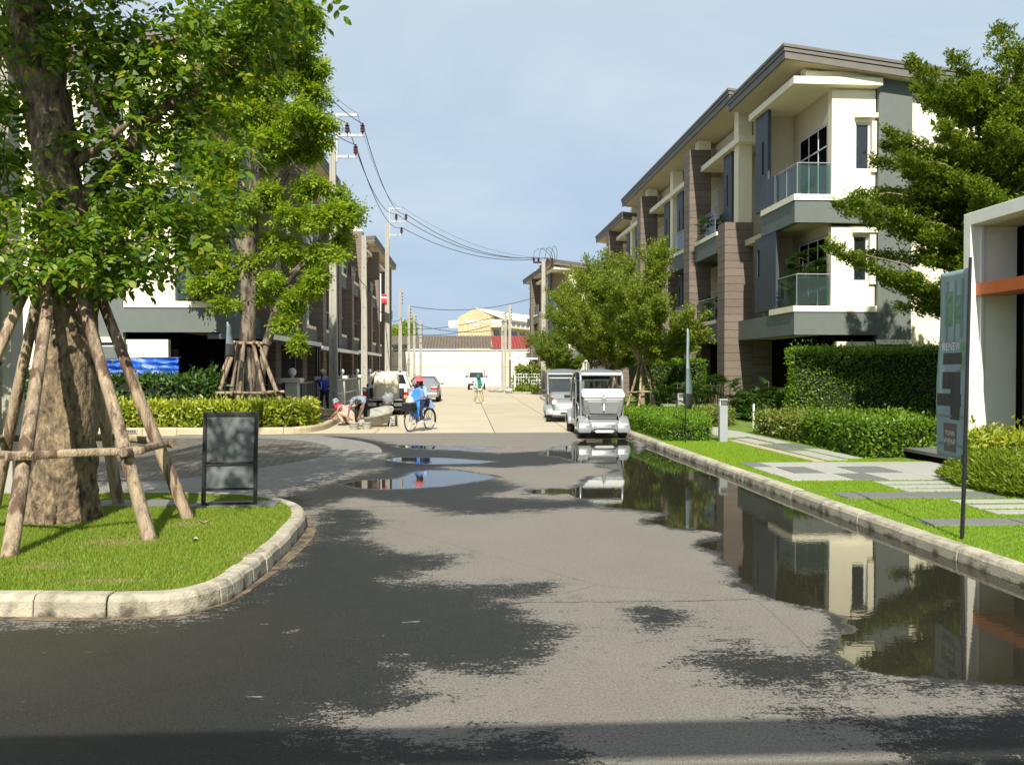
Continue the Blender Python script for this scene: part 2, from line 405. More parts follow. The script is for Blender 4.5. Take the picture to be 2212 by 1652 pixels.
# ------------------------------------------------------------------ ground
def sdf(poly, X, Y):
    """signed distance, positive inside"""
    P = np.array(poly); n = len(P)
    d = np.full(X.shape, 1e9); ins = np.zeros(X.shape, bool)
    for i in range(n):
        a, b = P[i], P[(i+1) % n]
        e = b-a; l = max(1e-9, e@e)
        t = np.clip(((X-a[0])*e[0]+(Y-a[1])*e[1])/l, 0, 1)
        d = np.minimum(d, np.hypot(X-a[0]-t*e[0], Y-a[1]-t*e[1]))
        c = ((a[1] > Y) != (b[1] > Y)) & (X < (b[0]-a[0])*(Y-a[1])/(b[1]-a[1]+1e-12)+a[0])
        ins ^= c
    return np.where(ins, d, -d)
def sheet(name, x0, x1, y0, y1, z, m, step=None, attrs=None):
    nx = max(2, int(round((x1-x0)/step))+1) if step else 2; ny = max(2, int(round((y1-y0)/step))+1) if step else 2
    xs = np.linspace(x0, x1, nx); ys = np.linspace(y0, y1, ny)
    X, Y = np.meshgrid(xs, ys)
    V = np.stack([X, Y, np.full_like(X, z)], -1).reshape(-1,3)
    idx = np.arange(nx*ny).reshape(ny, nx)
    F = np.stack([idx[:-1,:-1], idx[:-1,1:], idx[1:,1:], idx[1:,:-1]], -1).reshape(-1,4)
    me = bpy.data.meshes.new(name); me.from_pydata(V.tolist(), [], F.tolist()); me.materials.append(m)
    for k, fn in (attrs or {}).items():
        a = me.attributes.new(k, 'FLOAT', 'POINT'); a.data.foreach_set('value', fn(X, Y).reshape(-1).astype(np.float32))
    o = bpy.data.objects.new(name, me); C.objects.link(o); o['kind'] = 'structure'
    return o
M['ground'] = mat('bare_ground', (.20,.17,.11), .95, .2, .5, .4, 20)
sheet('ground', -900, 900, -60, 1500, -.06, M['ground'])

def asphalt(name, dry, damp, speck=.3, cobble=False):
    m = bpy.data.materials.new(name); m.use_nodes = True
    t = m.node_tree; p = t.nodes['Principled BSDF']; L = t.links.new
    def N(ty, **k):
        n = t.nodes.new(ty)
        for a, b in k.items(): setattr(n, a, b)
        return n
    def math_(op, a, b):
        n = N('ShaderNodeMath', operation=op)
        for i, v in enumerate((a, b)):
            if isinstance(v, (int, float)): n.inputs[i].default_value = v
            elif v is not None: L(v, n.inputs[i])
        return n.outputs[0]
    def rng_(v, a, b, c=0., d=1.):
        n = N('ShaderNodeMapRange', interpolation_type='SMOOTHSTEP')
        n.inputs['From Min'].default_value = a; n.inputs['From Max'].default_value = b; n.inputs['To Min'].default_value = c; n.inputs['To Max'].default_value = d
        L(v, n.inputs['Value']); return n.outputs[0]
    g = N('ShaderNodeNewGeometry')
    def noise(sc, det=6, ro=.6, st=None):
        n = N('ShaderNodeTexNoise'); n.inputs['Scale'].default_value = sc; n.inputs['Detail'].default_value = det; n.inputs['Roughness'].default_value = ro
        if st:
            q = N('ShaderNodeMapping'); q.inputs['Scale'].default_value = st; L(g.outputs['Position'], q.inputs[0]); L(q.outputs[0], n.inputs[0])
        else: L(g.outputs['Position'], n.inputs[0])
        return math_('SUBTRACT', n.outputs['Fac'], .5)
    aw = N('ShaderNodeAttribute', attribute_name='water').outputs['Fac']
    ad = N('ShaderNodeAttribute', attribute_name='damp').outputs['Fac']
    w = math_('ADD', aw, math_('ADD', math_('MULTIPLY', noise(4.5, 5, .65), .24), math_('MULTIPLY', noise(30, 3, .7), .06)))
    d = math_('ADD', ad, math_('ADD', math_('MULTIPLY', noise(2.4, 10, .72, (1,1.6,1)), 1.7), math_('ADD', math_('MULTIPLY', noise(9, 7, .8, (1,2.4,1)), 1.8), math_('MULTIPLY', noise(40, 4, .85), 2.2))))
    d = math_('SUBTRACT', d, math_('MULTIPLY', rng_(noise(1.9, 9, .75, (1,2.6,1)), .12, .19), 1.3))     # small patches that have already dried
    d2 = math_('MAXIMUM', d, math_('ADD', math_('ADD', aw, .10), math_('ADD', math_('MULTIPLY', noise(1.7, 4, .6), .75), math_('ADD', math_('MULTIPLY', noise(9, 7, .8, (1,2.4,1)), .45), math_('MULTIPLY', noise(40, 4, .85), .5)))))
    damp_f = rng_(d2, -.03, .05)
    sheen_f = rng_(w, -.16, .02)
    water_f = rng_(w, -.012, .014)
    gr = noise(150, 2, .5); gr2 = noise(52, 4, .8); big = noise(.8, 4, .6); mid = noise(7, 4, .6)
    v = math_('ADD', 1., math_('ADD', math_('MULTIPLY', gr, speck*6.5), math_('ADD', math_('MULTIPLY', gr2, speck*6.0), math_('ADD', math_('MULTIPLY', big, .25), math_('MULTIPLY', mid, .16)))))
    vd = math_('ADD', 1., math_('ADD', math_('MULTIPLY', gr, speck*9.), math_('ADD', math_('MULTIPLY', gr2, speck*10.), math_('MULTIPLY', mid, .5))))
    def colr(c, v=v):
        n = N('ShaderNodeMix', data_type='RGBA', blend_type='MULTIPLY'); n.inputs['Factor'].default_value = 1
        n.inputs['A'].default_value = (*c, 1); L(v, n.inputs['B']); return n.outputs['Result']
    def mixc(f, a, b):
        n = N('ShaderNodeMix', data_type='RGBA'); L(f, n.inputs['Factor']); L(a, n.inputs['A']); L(b, n.inputs['B']); return n.outputs['Result']
    cdry, cdamp, cwat = colr(dry), colr(damp, vd), colr((.022,.021,.014))
    # silt: damp ground near the island is browner
    mud = N('ShaderNodeAttribute', attribute_name='mud').outputs['Fac']
    cdamp = mixc(rng_(math_('ADD', mud, math_('MULTIPLY', big, .8)), -.1, .9), cdamp, colr((.033,.030,.022)))
    col = mixc(damp_f, cdry, cdamp); col = mixc(water_f, col, cwat)
    # fine cracks
    vo = N('ShaderNodeTexVoronoi', feature='DISTANCE_TO_EDGE'); vo.inputs['Scale'].default_value = .11
    q = N('ShaderNodeMapping'); L(g.outputs['Position'], q.inputs[0])
    qn = N('ShaderNodeTexNoise'); qn.inputs['Scale'].default_value = 2.5; qn.inputs['Detail'].default_value = 5; L(g.outputs['Position'], qn.inputs[0])
    va = N('ShaderNodeMix', data_type='VECTOR'); va.inputs['Factor'].default_value = .07; L(g.outputs['Position'], va.inputs['A']); L(qn.outputs['Color'], va.inputs['B'])
    L(va.outputs['Result'], vo.inputs['Vector'])
    crk = rng_(vo.outputs['Distance'], .0002, .0009, .72, 1.)
    cm = N('ShaderNodeMix', data_type='RGBA', blend_type='MULTIPLY'); cm.inputs['Factor'].default_value = 1; L(col, cm.inputs['A']); L(crk, cm.inputs['B'])
    col = cm.outputs['Result']
    if cobble:
        br = N('ShaderNodeTexBrick'); br.inputs['Scale'].default_value = 1.; br.inputs['Brick Width'].default_value = .22; br.inputs['Row Height'].default_value = .11
        br.inputs['Mortar Size'].default_value = .012; br.inputs['Color1'].default_value = (1,1,1,1); br.inputs['Color2'].default_value = (.72,.72,.72,1); br.inputs['Mortar'].default_value = (.35,.33,.3,1)
        bm_ = N('ShaderNodeMapping'); bm_.inputs['Rotation'].default_value = (0,0,R(38)); L(g.outputs['Position'], bm_.inputs[0]); L(bm_.outputs[0], br.inputs[0])
        c3 = N('ShaderNodeMix', data_type='RGBA', blend_type='MULTIPLY'); c3.inputs['Factor'].default_value = 1; L(col, c3.inputs['A']); L(br.outputs['Color'], c3.inputs['B']); col = c3.outputs['Result']
    L(col, p.inputs['Base Color'])
    r1 = N('ShaderNodeMix', data_type='FLOAT'); L(damp_f, r1.inputs['Factor']); r1.inputs['A'].default_value = .88; r1.inputs['B'].default_value = .58
    r2 = N('ShaderNodeMix', data_type='FLOAT'); L(sheen_f, r2.inputs['Factor']); L(r1.outputs['Result'], r2.inputs['A']); r2.inputs['B'].default_value = .22
    r3 = N('ShaderNodeMix', data_type='FLOAT'); L(water_f, r3.inputs['Factor']); L(r2.outputs['Result'], r3.inputs['A']); r3.inputs['B'].default_value = .012
    L(r3.outputs['Result'], p.inputs['Roughness'])
    p.inputs['IOR'].default_value = 1.40
    sp = N('ShaderNodeMix', data_type='FLOAT'); L(sheen_f, sp.inputs['Factor']); sp.inputs['A'].default_value = .30; sp.inputs['B'].default_value = .5; L(sp.outputs['Result'], p.inputs['Specular IOR Level'])
    b = N('ShaderNodeBump'); b.inputs['Distance'].default_value = .008
    st = N('ShaderNodeMix', data_type='FLOAT'); L(rng_(w, -.10, .01), st.inputs['Factor']); st.inputs['A'].default_value = .75; st.inputs['B'].default_value = 0.0
    L(st.outputs['Result'], b.inputs['Strength'])
    hh = math_('ADD', math_('MULTIPLY', gr2, 1.), math_('MULTIPLY', gr, .5))
    if cobble: hh = math_('ADD', hh, math_('MULTIPLY', br.outputs['Fac'], -2.5))
    L(hh, b.inputs['Height'])
    b2 = N('ShaderNodeBump'); b2.inputs['Distance'].default_value = .004
    L(math_('MULTIPLY', water_f, .05), b2.inputs['Strength'])
    L(noise(9, 2, .5, (1, 2.2, 1)), b2.inputs['Height']); L(b.outputs[0], b2.inputs['Normal'])
    L(b2.outputs[0], p.inputs['Normal'])
    return m
WATER= [[(1.64, 18.66), (1.85, 19.39), (2.17, 20.37), (2.6, 20.69), (2.95, 21.91), (3.27, 22.65), (4.36, 22.59), (3.65, 18.38), (3.25, 16.82), (2.66, 16.29), (2.45, 17.01), (2.24, 16.88), (2.15, 17.64), (1.94, 18.2), (1.73, 18.42)], [(0.91, 13.16), (1.37, 13.32), (1.61, 13.23), (1.86, 13.62), (2.06, 14.31), (2.4, 15.06), (2.92, 15.63), (2.65, 16.24), (3.31, 17.11), (5.16, 23.03), (5.25, 20.89), (5.31, 13.65), (5.2, 9.51), (4.91, 7.36), (4.72, 5.99), (3.4, 4.78), (3.25, 4.86), (2.95, 4.99), (2.76, 5.05), (2.52, 5.12), (2.45, 5.19), (2.42, 5.32), (2.43, 5.54), (2.58, 5.78), (2.76, 6.01), (2.82, 6.34), (2.77, 6.56), (2.54, 6.68), (2.4, 7.07), (2.42, 7.49), (2.47, 7.75), (2.58, 8.63), (2.43, 8.93), (2.58, 9.08), (2.82, 9.31), (2.9, 9.69), (2.44, 9.96), (2.22, 10.42), (2.56, 10.62), (2.22, 10.47), (2.64, 10.95), (2.12, 11.39), (1.87, 11.47), (1.77, 11.97), (1.51, 12.76), (0.98, 12.79)], [(-1.97, 14.02), (-1.71, 14.45), (-1.35, 14.55), (-1.09, 14.62), (-0.93, 15.47), (-0.66, 15.82), (-0.19, 15.8), (0.21, 15.29), (0.51, 14.82), (0.2, 14.3), (-0.32, 13.74), (-0.81, 13.49), (-1.3, 13.39), (-1.61, 13.53)], [(-1.61, 17.68), (-1.36, 18.15), (-0.69, 18.11), (-0.08, 17.76), (0.56, 17.26), (0.23, 16.98), (-0.7, 16.89), (-1.19, 17.21)], [(-1.7, 20.79), (-1.18, 21.02), (-0.48, 20.68), (0.28, 20.47), (1.22, 20.25), (0.27, 19.94), (-0.61, 20.03), (-1.21, 20.22)]]
DAMP= [[(-4.05, 6.52), (-3.38, 6.49), (-2.07, 6.53), (-1.76, 8.27), (-1.8, 9.89), (-1.88, 11.7), (-1.3, 11.48), (-0.96, 10.43), (-1.19, 9.59), (-0.63, 8.83), (-0.02, 8.58), (-0.23, 8.09), (-0.5, 7.57), (-0.02, 7.43), (0.75, 7.5), (0.71, 7.12), (0.35, 6.85), (0.74, 6.09), (0.51, 5.43), (0.13, 5.2), (-0.3, 5.39), (-0.14, 4.92), (-0.36, 4.73), (-0.74, 4.56), (-0.24, 4.31), (0.46, 4.38), (0.65, 4.05), (0.58, 3.78), (-2.53, 3.75)], [(-3.9, 24.33), (-2.78, 23.46), (-1.12, 20.25), (0.77, 19.04), (2.27, 19.61), (2.23, 16.9), (0.83, 16.17), (-0.39, 16.39), (0.44, 14.81), (0.91, 13.5), (0.31, 12.55), (1.22, 12.23), (2.13, 12.18), (2.66, 11.86), (3.4, 10.52), (3.23, 9.35), (2.81, 10.48), (1.82, 11.46), (1.13, 11.35), (0.56, 11.01), (-0.26, 11.06), (-0.79, 11.92), (-1.62, 12.52), (-2.14, 11.16), (-2.84, 12.16), (-2.55, 13.28), (-1.5, 16.3), (-1.7, 18.96)], [(1.41, 5.38), (1.61, 5.61), (1.81, 5.67), (1.87, 5.75), (1.91, 5.57), (2.11, 5.49), (2.39, 5.6), (2.42, 5.29), (2.47, 5.13), (2.73, 4.99), (3.23, 4.82), (3.52, 4.81), (3.37, 4.6), (3.09, 4.62), (2.87, 4.77), (2.68, 4.82), (2.53, 4.93), (2.29, 4.99), (2.08, 4.86), (1.79, 4.79), (1.67, 4.88), (1.52, 5.06)], [(1.2, 6.64), (1.5, 6.68), (1.72, 6.54), (1.63, 6.21), (1.32, 6.01), (1.23, 6.24)], [(1.72, 4.58), (1.88, 4.62), (2.11, 4.62), (2.22, 4.42), (2.63, 4.54), (3.09, 4.62), (3.37, 4.6), (2.64, 3.6), (2.04, 3.8), (2.05, 4.17), (2.02, 4.39), (1.77, 4.47)]]
CL1= [(-4.53, 9.6, 3.22, 0.55), (-4.23, 9.8, 3.61, 0.5), (-3.89, 9.7, 3.14, 0.5), (-3.52, 9.9, 3.27, 0.5), (-4.7, 9.6, 3.0, 0.32), (-3.64, 9.8, 3.0, 0.32), (-3.31, 10.2, 3.58, 0.45), (-4.92, 9.7, 3.13, 0.5), (-4.08, 9.4, 3.06, 0.28), (-3.98, 10.2, 4.47, 0.6), (-3.64, 10.4, 3.99, 0.6), (-3.22, 10.6, 3.82, 0.5), (-3.12, 10.6, 3.49, 0.35), (-4.25, 10.6, 4.03, 0.5), (-5.32, 10.5, 4.16, 0.5), (-5.26, 10.3, 4.59, 0.5), (-5.18, 10.2, 5.03, 0.35), (-4.8, 9.8, 5.64, 0.45), (-4.22, 9.6, 5.25, 0.22), (-4.3, 10.0, 5.86, 0.5), (-3.85, 10.3, 5.78, 0.7), (-3.79, 10.4, 5.17, 0.6), (-3.24, 10.5, 5.49, 0.6), (-3.41, 10.6, 4.86, 0.5), (-2.91, 10.5, 5.93, 0.55), (-2.69, 10.8, 5.6, 0.38), (-2.37, 10.6, 6.12, 0.42), (-2.01, 10.6, 6.32, 0.35), (-3.08, 10.8, 5.07, 0.36), (-4.32, 10.6, 5.18, 0.3), (-2.84, 10.8, 4.48, 0.3)]
CL2= [(-5.87, 26.86, 11.62, 0.9), (-5.29, 27.85, 12.58, 0.8), (-5.04, 27.67, 11.22, 0.6), (-5.8, 27.49, 10.71, 0.9), (-6.31, 27.31, 12.35, 1.0), (-4.53, 27.13, 9.34, 0.55), (-5.13, 26.95, 9.56, 0.7), (-6.48, 27.94, 8.66, 0.8), (-7.0, 27.76, 9.77, 0.9), (-5.54, 27.58, 8.59, 0.6), (-7.48, 27.4, 8.23, 0.7), (-7.99, 27.22, 8.61, 0.7), (-5.16, 27.04, 6.48, 0.55), (-4.29, 26.86, 6.32, 0.5), (-3.72, 27.85, 6.93, 0.4), (-5.99, 27.67, 7.01, 0.4), (-5.25, 27.49, 5.33, 0.6), (-5.93, 27.31, 4.52, 0.45), (-5.04, 27.13, 4.36, 0.55), (-4.3, 26.95, 5.48, 0.45), (-3.88, 27.94, 5.91, 0.35), (-7.74, 27.76, 5.28, 0.55), (-8.12, 27.58, 4.53, 0.5), (-7.22, 27.4, 4.66, 0.4), (-7.46, 27.22, 3.86, 0.25), (-5.66, 27.04, 3.22, 0.3), (-5.14, 26.86, 2.61, 0.25), (-7.61, 27.85, 6.74, 0.45), (-8.42, 27.67, 5.26, 0.35), (-4.53, 27.49, 7.57, 0.35), (-6.77, 27.31, 5.23, 0.3), (-6.56, 27.13, 10.58, 0.7), (-5.69, 26.95, 8.85, 0.6), (-5.03, 27.94, 8.68, 0.5), (-4.42, 27.76, 9.08, 0.4), (-7.23, 27.58, 11.29, 0.8), (-5.48, 27.4, 12.97, 0.8), (-6.18, 27.22, 7.21, 0.5), (-6.83, 27.04, 6.75, 0.45), (-7.34, 26.86, 7.41, 0.6), (-5.89, 27.85, 5.88, 0.4), (-4.99, 27.67, 7.46, 0.5), (-6.39, 27.49, 4.1, 0.3), (-5.5, 27.31, 3.8, 0.4), (-4.62, 27.13, 4.65, 0.4), (-4.02, 26.95, 6.62, 0.4), (-3.58, 27.94, 6.65, 0.35), (-3.85, 27.76, 7.2, 0.3), (-4.75, 27.58, 10.47, 0.5), (-5.21, 27.4, 11.55, 0.6), (-6.31, 27.22, 9.62, 0.6)]
TIPS3= [(8.43, 19.9, 4.67), (9.26, 21.44, 5.94), (9.24, 20.56, 5.92), (10.82, 22.1, 7.63), (10.45, 21.22, 7.75), (10.57, 20.34, 9.17), (11.52, 21.88, 9.07), (11.97, 21.0, 9.54), (11.26, 20.12, 7.63), (13.69, 21.66, 10.55), (13.43, 20.78, 9.71), (10.38, 19.9, 3.98), (11.67, 21.44, 3.45), (10.03, 20.56, 4.05), (11.39, 22.1, 5.66), (11.41, 21.22, 6.44), (12.17, 20.34, 8.7), (14.7, 21.88, 9.6), (14.37, 21.0, 7.58), (14.24, 20.12, 6.02), (12.51, 21.66, 4.65)]
TR1= [(-4.56, 10.1, 0.07, 0.4), (-4.57, 10.1, 0.25, 0.38), (-4.55, 10.1, 0.67, 0.35), (-4.53, 10.1, 1.3, 0.34), (-4.49, 10.1, 2.02, 0.34), (-4.46, 10.1, 2.67, 0.29), (-4.51, 10.1, 3.29, 0.26), (-4.57, 10.1, 3.93, 0.24), (-4.7, 10.1, 4.87, 0.25), (-4.81, 10.1, 5.48, 0.25), (-4.9, 10.1, 5.99, 0.22), (-4.99, 10.1, 6.6, 0.17)]
TR2= [(-6.75, 27.4, -0.08, 0.38), (-6.77, 27.4, 0.93, 0.33), (-6.73, 27.4, 2.37, 0.24), (-6.7, 27.4, 4.09, 0.23), (-6.72, 27.4, 5.53, 0.25), (-6.57, 27.4, 6.82, 0.22), (-6.41, 27.4, 8.1, 0.2), (-6.21, 27.4, 9.39, 0.17), (-6.06, 27.4, 10.39, 0.13), (-5.91, 27.4, 11.54, 0.09), (-5.77, 27.4, 12.68, 0.05)]

def f_water(X, Y):
    r = np.full(X.shape, -1.)
    for q in WATER: r = np.maximum(r, sdf(q, X, Y))
    return np.clip(r, -1, 1)
def f_damp(X, Y):
    r = np.full(X.shape, -1.)
    for q in DAMP: r = np.maximum(r, sdf(q, X, Y))
    r = np.where(r < 0, np.maximum(-.52, r*.9-.10), np.minimum(.62, r*1.2+.03))
    return r
def f_mud(X, Y):
    return np.clip(1.1-np.hypot((X+3.2)/2.6, (Y-5.9)/1.5), -1, 1)
def f_none(X, Y): return np.full(X.shape, -1.)
def f_apron_damp(X, Y): return np.clip(.15-.1*np.abs(Y-17)+.2*np.sin(X*1.3+Y*.7)-.1, -.6, .4)
A1 = asphalt('wet_asphalt', (.178,.164,.142), (.021,.0215,.0195))
A2 = asphalt('apron_asphalt', (.21,.203,.186), (.15,.147,.138))
A3 = asphalt('cobble_paving', (.185,.168,.145), (.125,.115,.10), .25, True)
sheet('road', -14, 5.3, -8, 2.5, 0, A1, 1., {'water': f_none, 'damp': lambda X, Y: np.full(X.shape, -.2), 'mud': f_none})
sheet('road', -8, 5.3, 2.5, 25.05, 0, A1, .07, {'water': f_water, 'damp': f_damp, 'mud': f_mud})
# side-street apron: a curved asphalt band round a cobbled centre
def smooth(pts, n=8, closed=False):
    P = [Vector(p) for p in pts]; o = []
    N_ = len(P); rg = range(N_ if closed else N_-1)
    for i in rg:
        p0 = P[(i-1) % N_] if closed or i > 0 else P[0]; p1 = P[i]; p2 = P[(i+1) % N_]; p3 = P[(i+2) % N_] if closed or i+2 < N_ else P[-1]
        for k in range(n):
            t = k/n
            o.append(.5*((2*p1)+(p2-p0)*t+(2*p0-5*p1+4*p2-p3)*t*t+(3*p1-p0-3*p2+p3)*t**3))
    if not closed: o.append(P[-1])
    return o
def flat(name, pts, z, m, attrs=True):
    me = bpy.data.meshes.new(name); me.from_pydata([(p[0], p[1], z) for p in pts], [], [tuple(range(len(pts)))]); me.materials.append(m)
    if attrs:
        for k, v in (('water', -1.), ('damp', -.12), ('mud', -1.)):
            a = me.attributes.new(k, 'FLOAT', 'POINT'); a.data.foreach_set('value', [v]*len(pts))
    o = bpy.data.objects.new(name, me); C.objects.link(o); o['kind'] = 'structure'
    return o
ap = smooth([(-3.0,12.62),(-2.45,14.5),(-1.95,17.0),(-1.8,18.8),(-2.1,20.9),(-2.9,22.7),(-4.2,24.2)])
flat('side_street', [(-16,12.4)]+[tuple(p) for p in ap]+[(-16,24.6)], .004, A2)
cb = smooth([(-5.0,14.6),(-3.9,16.2),(-3.15,18.0),(-3.0,19.4),(-3.3,21.0),(-4.3,22.6),(-5.6,23.4)])
flat('cobbled_paving', [(-16,14.2)]+[tuple(p) for p in cb]+[(-16,23.6)], .008, A3)

# concrete road beyond, cast in slabs with open joints
cr_ = tag(bpy.data.objects.new('concrete_road', None), kind='structure'); C.objects.link(cr_)
xs = [-6.3,-2.6,.86,3.1,5.2,8.0]
def diag(x, k): return 25.06 if k == 0 else 40.3+13.5*(k-1)+(x+.67)*1.9*(1 if k == 1 else .2)
sl = MB().box(-6.3, 8.0, 25.02, 96, -.05, -.02).build('joint_bed', M['soil'], cr_)
for i in range(5):
    for k in range(5):
        a, b = xs[i]+.012, xs[i+1]-.012
        p = [(a, diag(a,k)+.012), (b, diag(b,k)+.012), (b, diag(b,k+1)-.012), (a, diag(a,k+1)-.012)]
        MB().prism(p, -.02, .002).build('slab', M['concrete'], cr_)

# ------------------------------------------------------------------ kerbs
def kerb_run(name, line, width, h, lengths, m, side=1, drop=0.):
    """separate stones along a line of front-bottom points; side=+1: the stone lies left of the walking direction"""
    P = [Vector((p[0], p[1])) for p in smooth([(q[0], q[1], 0) for q in line], 10)]
    acc = [0.]
    for i in range(1, len(P)): acc.append(acc[-1]+(P[i]-P[i-1]).length)
    def at(s):
        s = max(0, min(acc[-1]-1e-6, s))
        j = int(np.searchsorted(acc, s, side='right'))-1; j = min(j, len(P)-2)
        t = (s-acc[j])/max(1e-9, acc[j+1]-acc[j]); d = (P[j+1]-P[j]).normalized()
        return P[j].lerp(P[j+1], t), Vector((-d.y, d.x))*side
    root = tag(bpy.data.objects.new(name, None), kind='structure'); C.objects.link(root)
    s = 0; i = 0
    prof = [(0,-.05),(.012,h-.045),(.035,h-.008),(.06,h),(width,h),(width,-.05)]
    while s < acc[-1]-.05:
        l = lengths[i % len(lengths)]*rnd.uniform(.93,1.07); e = min(s+l, acc[-1])
        k = max(2, int((e-s)/.12)+1); rings = []
        dz = rnd.uniform(-.006,.006); dn = rnd.uniform(-.006,.006)
        for q in range(k+1):
            u = s+.005+(e-s-.010)*q/k
            c, nrm = at(u)
            rings.append([(c.x+nrm.x*(w+dn), c.y+nrm.y*(w+dn), z+(dz if z > 0 else 0)) for w, z in prof])
        MB().loft(rings).build('kerb_stone', m, root, bevel=.006, segs=1)
        s = e; i += 1
    return P
isl = [(-12,6.70),(-6,6.68),(-3.46,6.64),(-2.97,6.59),(-2.49,6.58),(-2.16,6.64),(-1.97,6.84),(-1.86,7.15),(-1.79,8.1),(-1.79,9.3),(-1.86,10.3),(-2.15,11.2),(-2.75,11.85),(-3.6,12.15),(-4.9,12.3),(-8,12.4),(-12,12.4)]
ISL = kerb_run('island_kerb', isl, .17, .16, [.95,.2,.22,.24,.22,.18,.2,.35,.6], M['kerb'], 1)
kr = [(4.75,2.0),(4.78,5),(4.74,7),(4.68,9),(4.62,11),(4.58,13.5),(4.52,16),(4.46,19),(4.42,22),(4.42,26),(4.42,31),(4.45,40),(4.6,52),(5.2,56.5),(8,57.5)]
KR = kerb_run('street_kerb', kr, .20, .135, [.98], M['kerb'], -1)
kl = [(-16,24.95),(-10.4,24.9),(-7,24.78),(-5.3,24.82),(-4.6,25.2),(-4.28,26.2),(-4.22,27.6),(-4.35,30.4),(-4.6,31.5),(-6.2,31.9)]
KL = kerb_run('planter_kerb', kl, .18, .19, [1.0], M['kerb2'], 1)
# drain grating in the planter kerb
t = thing('drain_grating', 'small dark slotted drain opening in the pale kerb below the yellow hedge', 'drain', (-9.45,24.86,.03))
MB().box(-.28,.28,-.012,.03,0,.12).build('frame', M['concpole'], t)
for i in range(9): MB().box(-.235+i*.055,-.205+i*.055,-.02,-.013,.02,.10).build('slot', M['black'], t)

# ------------------------------------------------------------------ lawns
def inner(P, w, side): 
    o = []
    for i, p in enumerate(P):
        d = (P[min(i+1, len(P)-1)]-P[max(i-1,0)]).normalized(); n = Vector((-d.y, d.x))*side
        o.append(p+n*w)
    return o
isl_in = inner(ISL, .168, 1)
struct('island_lawn', MB().prism([tuple(p) for p in isl_in], -.02, .135), M['turf'])
kr_in = [p for p in inner(KR, .198, -1) if p.y < 57]
struct('verge_lawn', MB().prism([tuple(p) for p in kr_in]+[(24,57),(24,2)], -.02, .115), M['turf'])
kl_in = inner(KL, .178, 1)
struct('planter_bed', MB().prism([tuple(p) for p in kl_in]+[(-16,33)], -.02, .15), M['soil'])
def scatter_poly(poly, n, zfun=None):
    P = np.array([tuple(p) for p in poly]); lo = P.min(0); hi = P.max(0); res = []
    tot = 0
    while tot < n:
        q = lo+(hi-lo)*rng.random((n*2,2)); s = sdf(P, q[:,0], q[:,1]); q = q[s > .0]; res.append(q); tot += len(q)
    return np.concatenate(res)[:n]
def grass(name, pts, z, m, h, w):
    n = len(pts); P = np.column_stack([pts, np.full(n, z)])
    ang = rng.random(n)*2*PI; sd_ = np.column_stack([np.cos(ang), np.sin(ang), np.zeros(n)])*(w*(.6+.8*rng.random(n)))[:,None]
    up = np.column_stack([rng.normal(0,.38,n), rng.normal(0,.38,n), np.ones(n)])*(h*(.5+.8*rng.random(n)))[:,None]
    V = np.stack([P-sd_, P+sd_, P+up+sd_*.15, P+up-sd_*.15], 1)
    return quads(name, V, m, kind='stuff')
def pfield(q, s, seed):
    g_ = np.random.default_rng(seed); a = 0
    for k in range(6):
        f = g_.normal(size=2)*s; a = a+np.sin(q@f+g_.random()*6.28)
    return a/6
vis = [(-7,6.6)]+[tuple(p) for p in isl_in if p.x > -7]+[(-7,12.5)]
q = scatter_poly(vis, 170000)
SLATES = [(-4.65,-3.62,10.95,11.45),(-3.42,-2.35,10.85,11.3)]
for a,b,c,d in SLATES: q = q[~((q[:,0] > a) & (q[:,0] < b) & (q[:,1] > c) & (q[:,1] < d))]
DRY = [(-3.39,8.73,.55,.28),(-2.9,7.13,.5,.14),(-1.99,8.05,.22,.25),(-3.6,7.7,.4,.2),(-3.0,9.7,.4,.2)]
dry = np.zeros(len(q))
for x_, y_, a_, b_ in DRY: dry = np.maximum(dry, 1-np.hypot((q[:,0]-x_)/a_, (q[:,1]-y_)/b_))
dryq = q[rng.random(len(q)) < dry*1.1]; q = q[rng.random(len(q)) > dry*1.3]
tag(grass('grass', dryq[:9000], .135, GRD, .022, .0036), 'patches of dry straw-coloured grass on the tree island', 'grass')
keep = (pfield(q, 2.3, 3) < .42) | (rng.random(len(q)) < .35)
q = q[keep]; tr_ = np.hypot(q[:,0]+4.57, q[:,1]-10.1) > .42; q = q[tr_]
tag(grass('grass', q, .135, GR, .030, .0036), 'short bright green grass covering the tree island', 'grass')
"""island stones"""
t = tag(bpy.data.objects.new('island_path', None), kind='structure'); C.objects.link(t)
for a,b,c,d in SLATES: MB().box(a,b,c,d,.10,.158).build('slate_slab', M['slabd'], t, bevel=.006)

# silt washed up along the island kerb, and fine seams in the asphalt
M['silt'] = mat('silt', (.17,.125,.07), .8, .25, 14, .4, 60, col2=(.05,.04,.025), c2scale=6, c2lo=.45, c2hi=.6)
o1 = inner(ISL, -.004, 1); o2 = [p+(p-q)*0 for p, q in zip(o1, o1)]
vs = []; fs = []; n_ = 0
for i, p in enumerate(o1):
    d = (o1[min(i+1, len(o1)-1)]-o1[max(i-1, 0)]).normalized(); nn_ = Vector((d.y, -d.x))
    w_ = .035+.055*(.5+.5*math.sin(p.x*2.1+p.y*1.3))+.05*max(0, 1-abs(p.y-9.6)/1.6)*(p.x > -2.5)+rnd.uniform(0,.012)
    vs += [(p.x, p.y, .0035), (p.x+nn_.x*w_, p.y+nn_.y*w_, .0035)]
for i in range(len(o1)-1): fs.append((2*i, 2*i+1, 2*i+3, 2*i+2))
struct('silt_strip', MB().add(vs, fs), M['silt'])
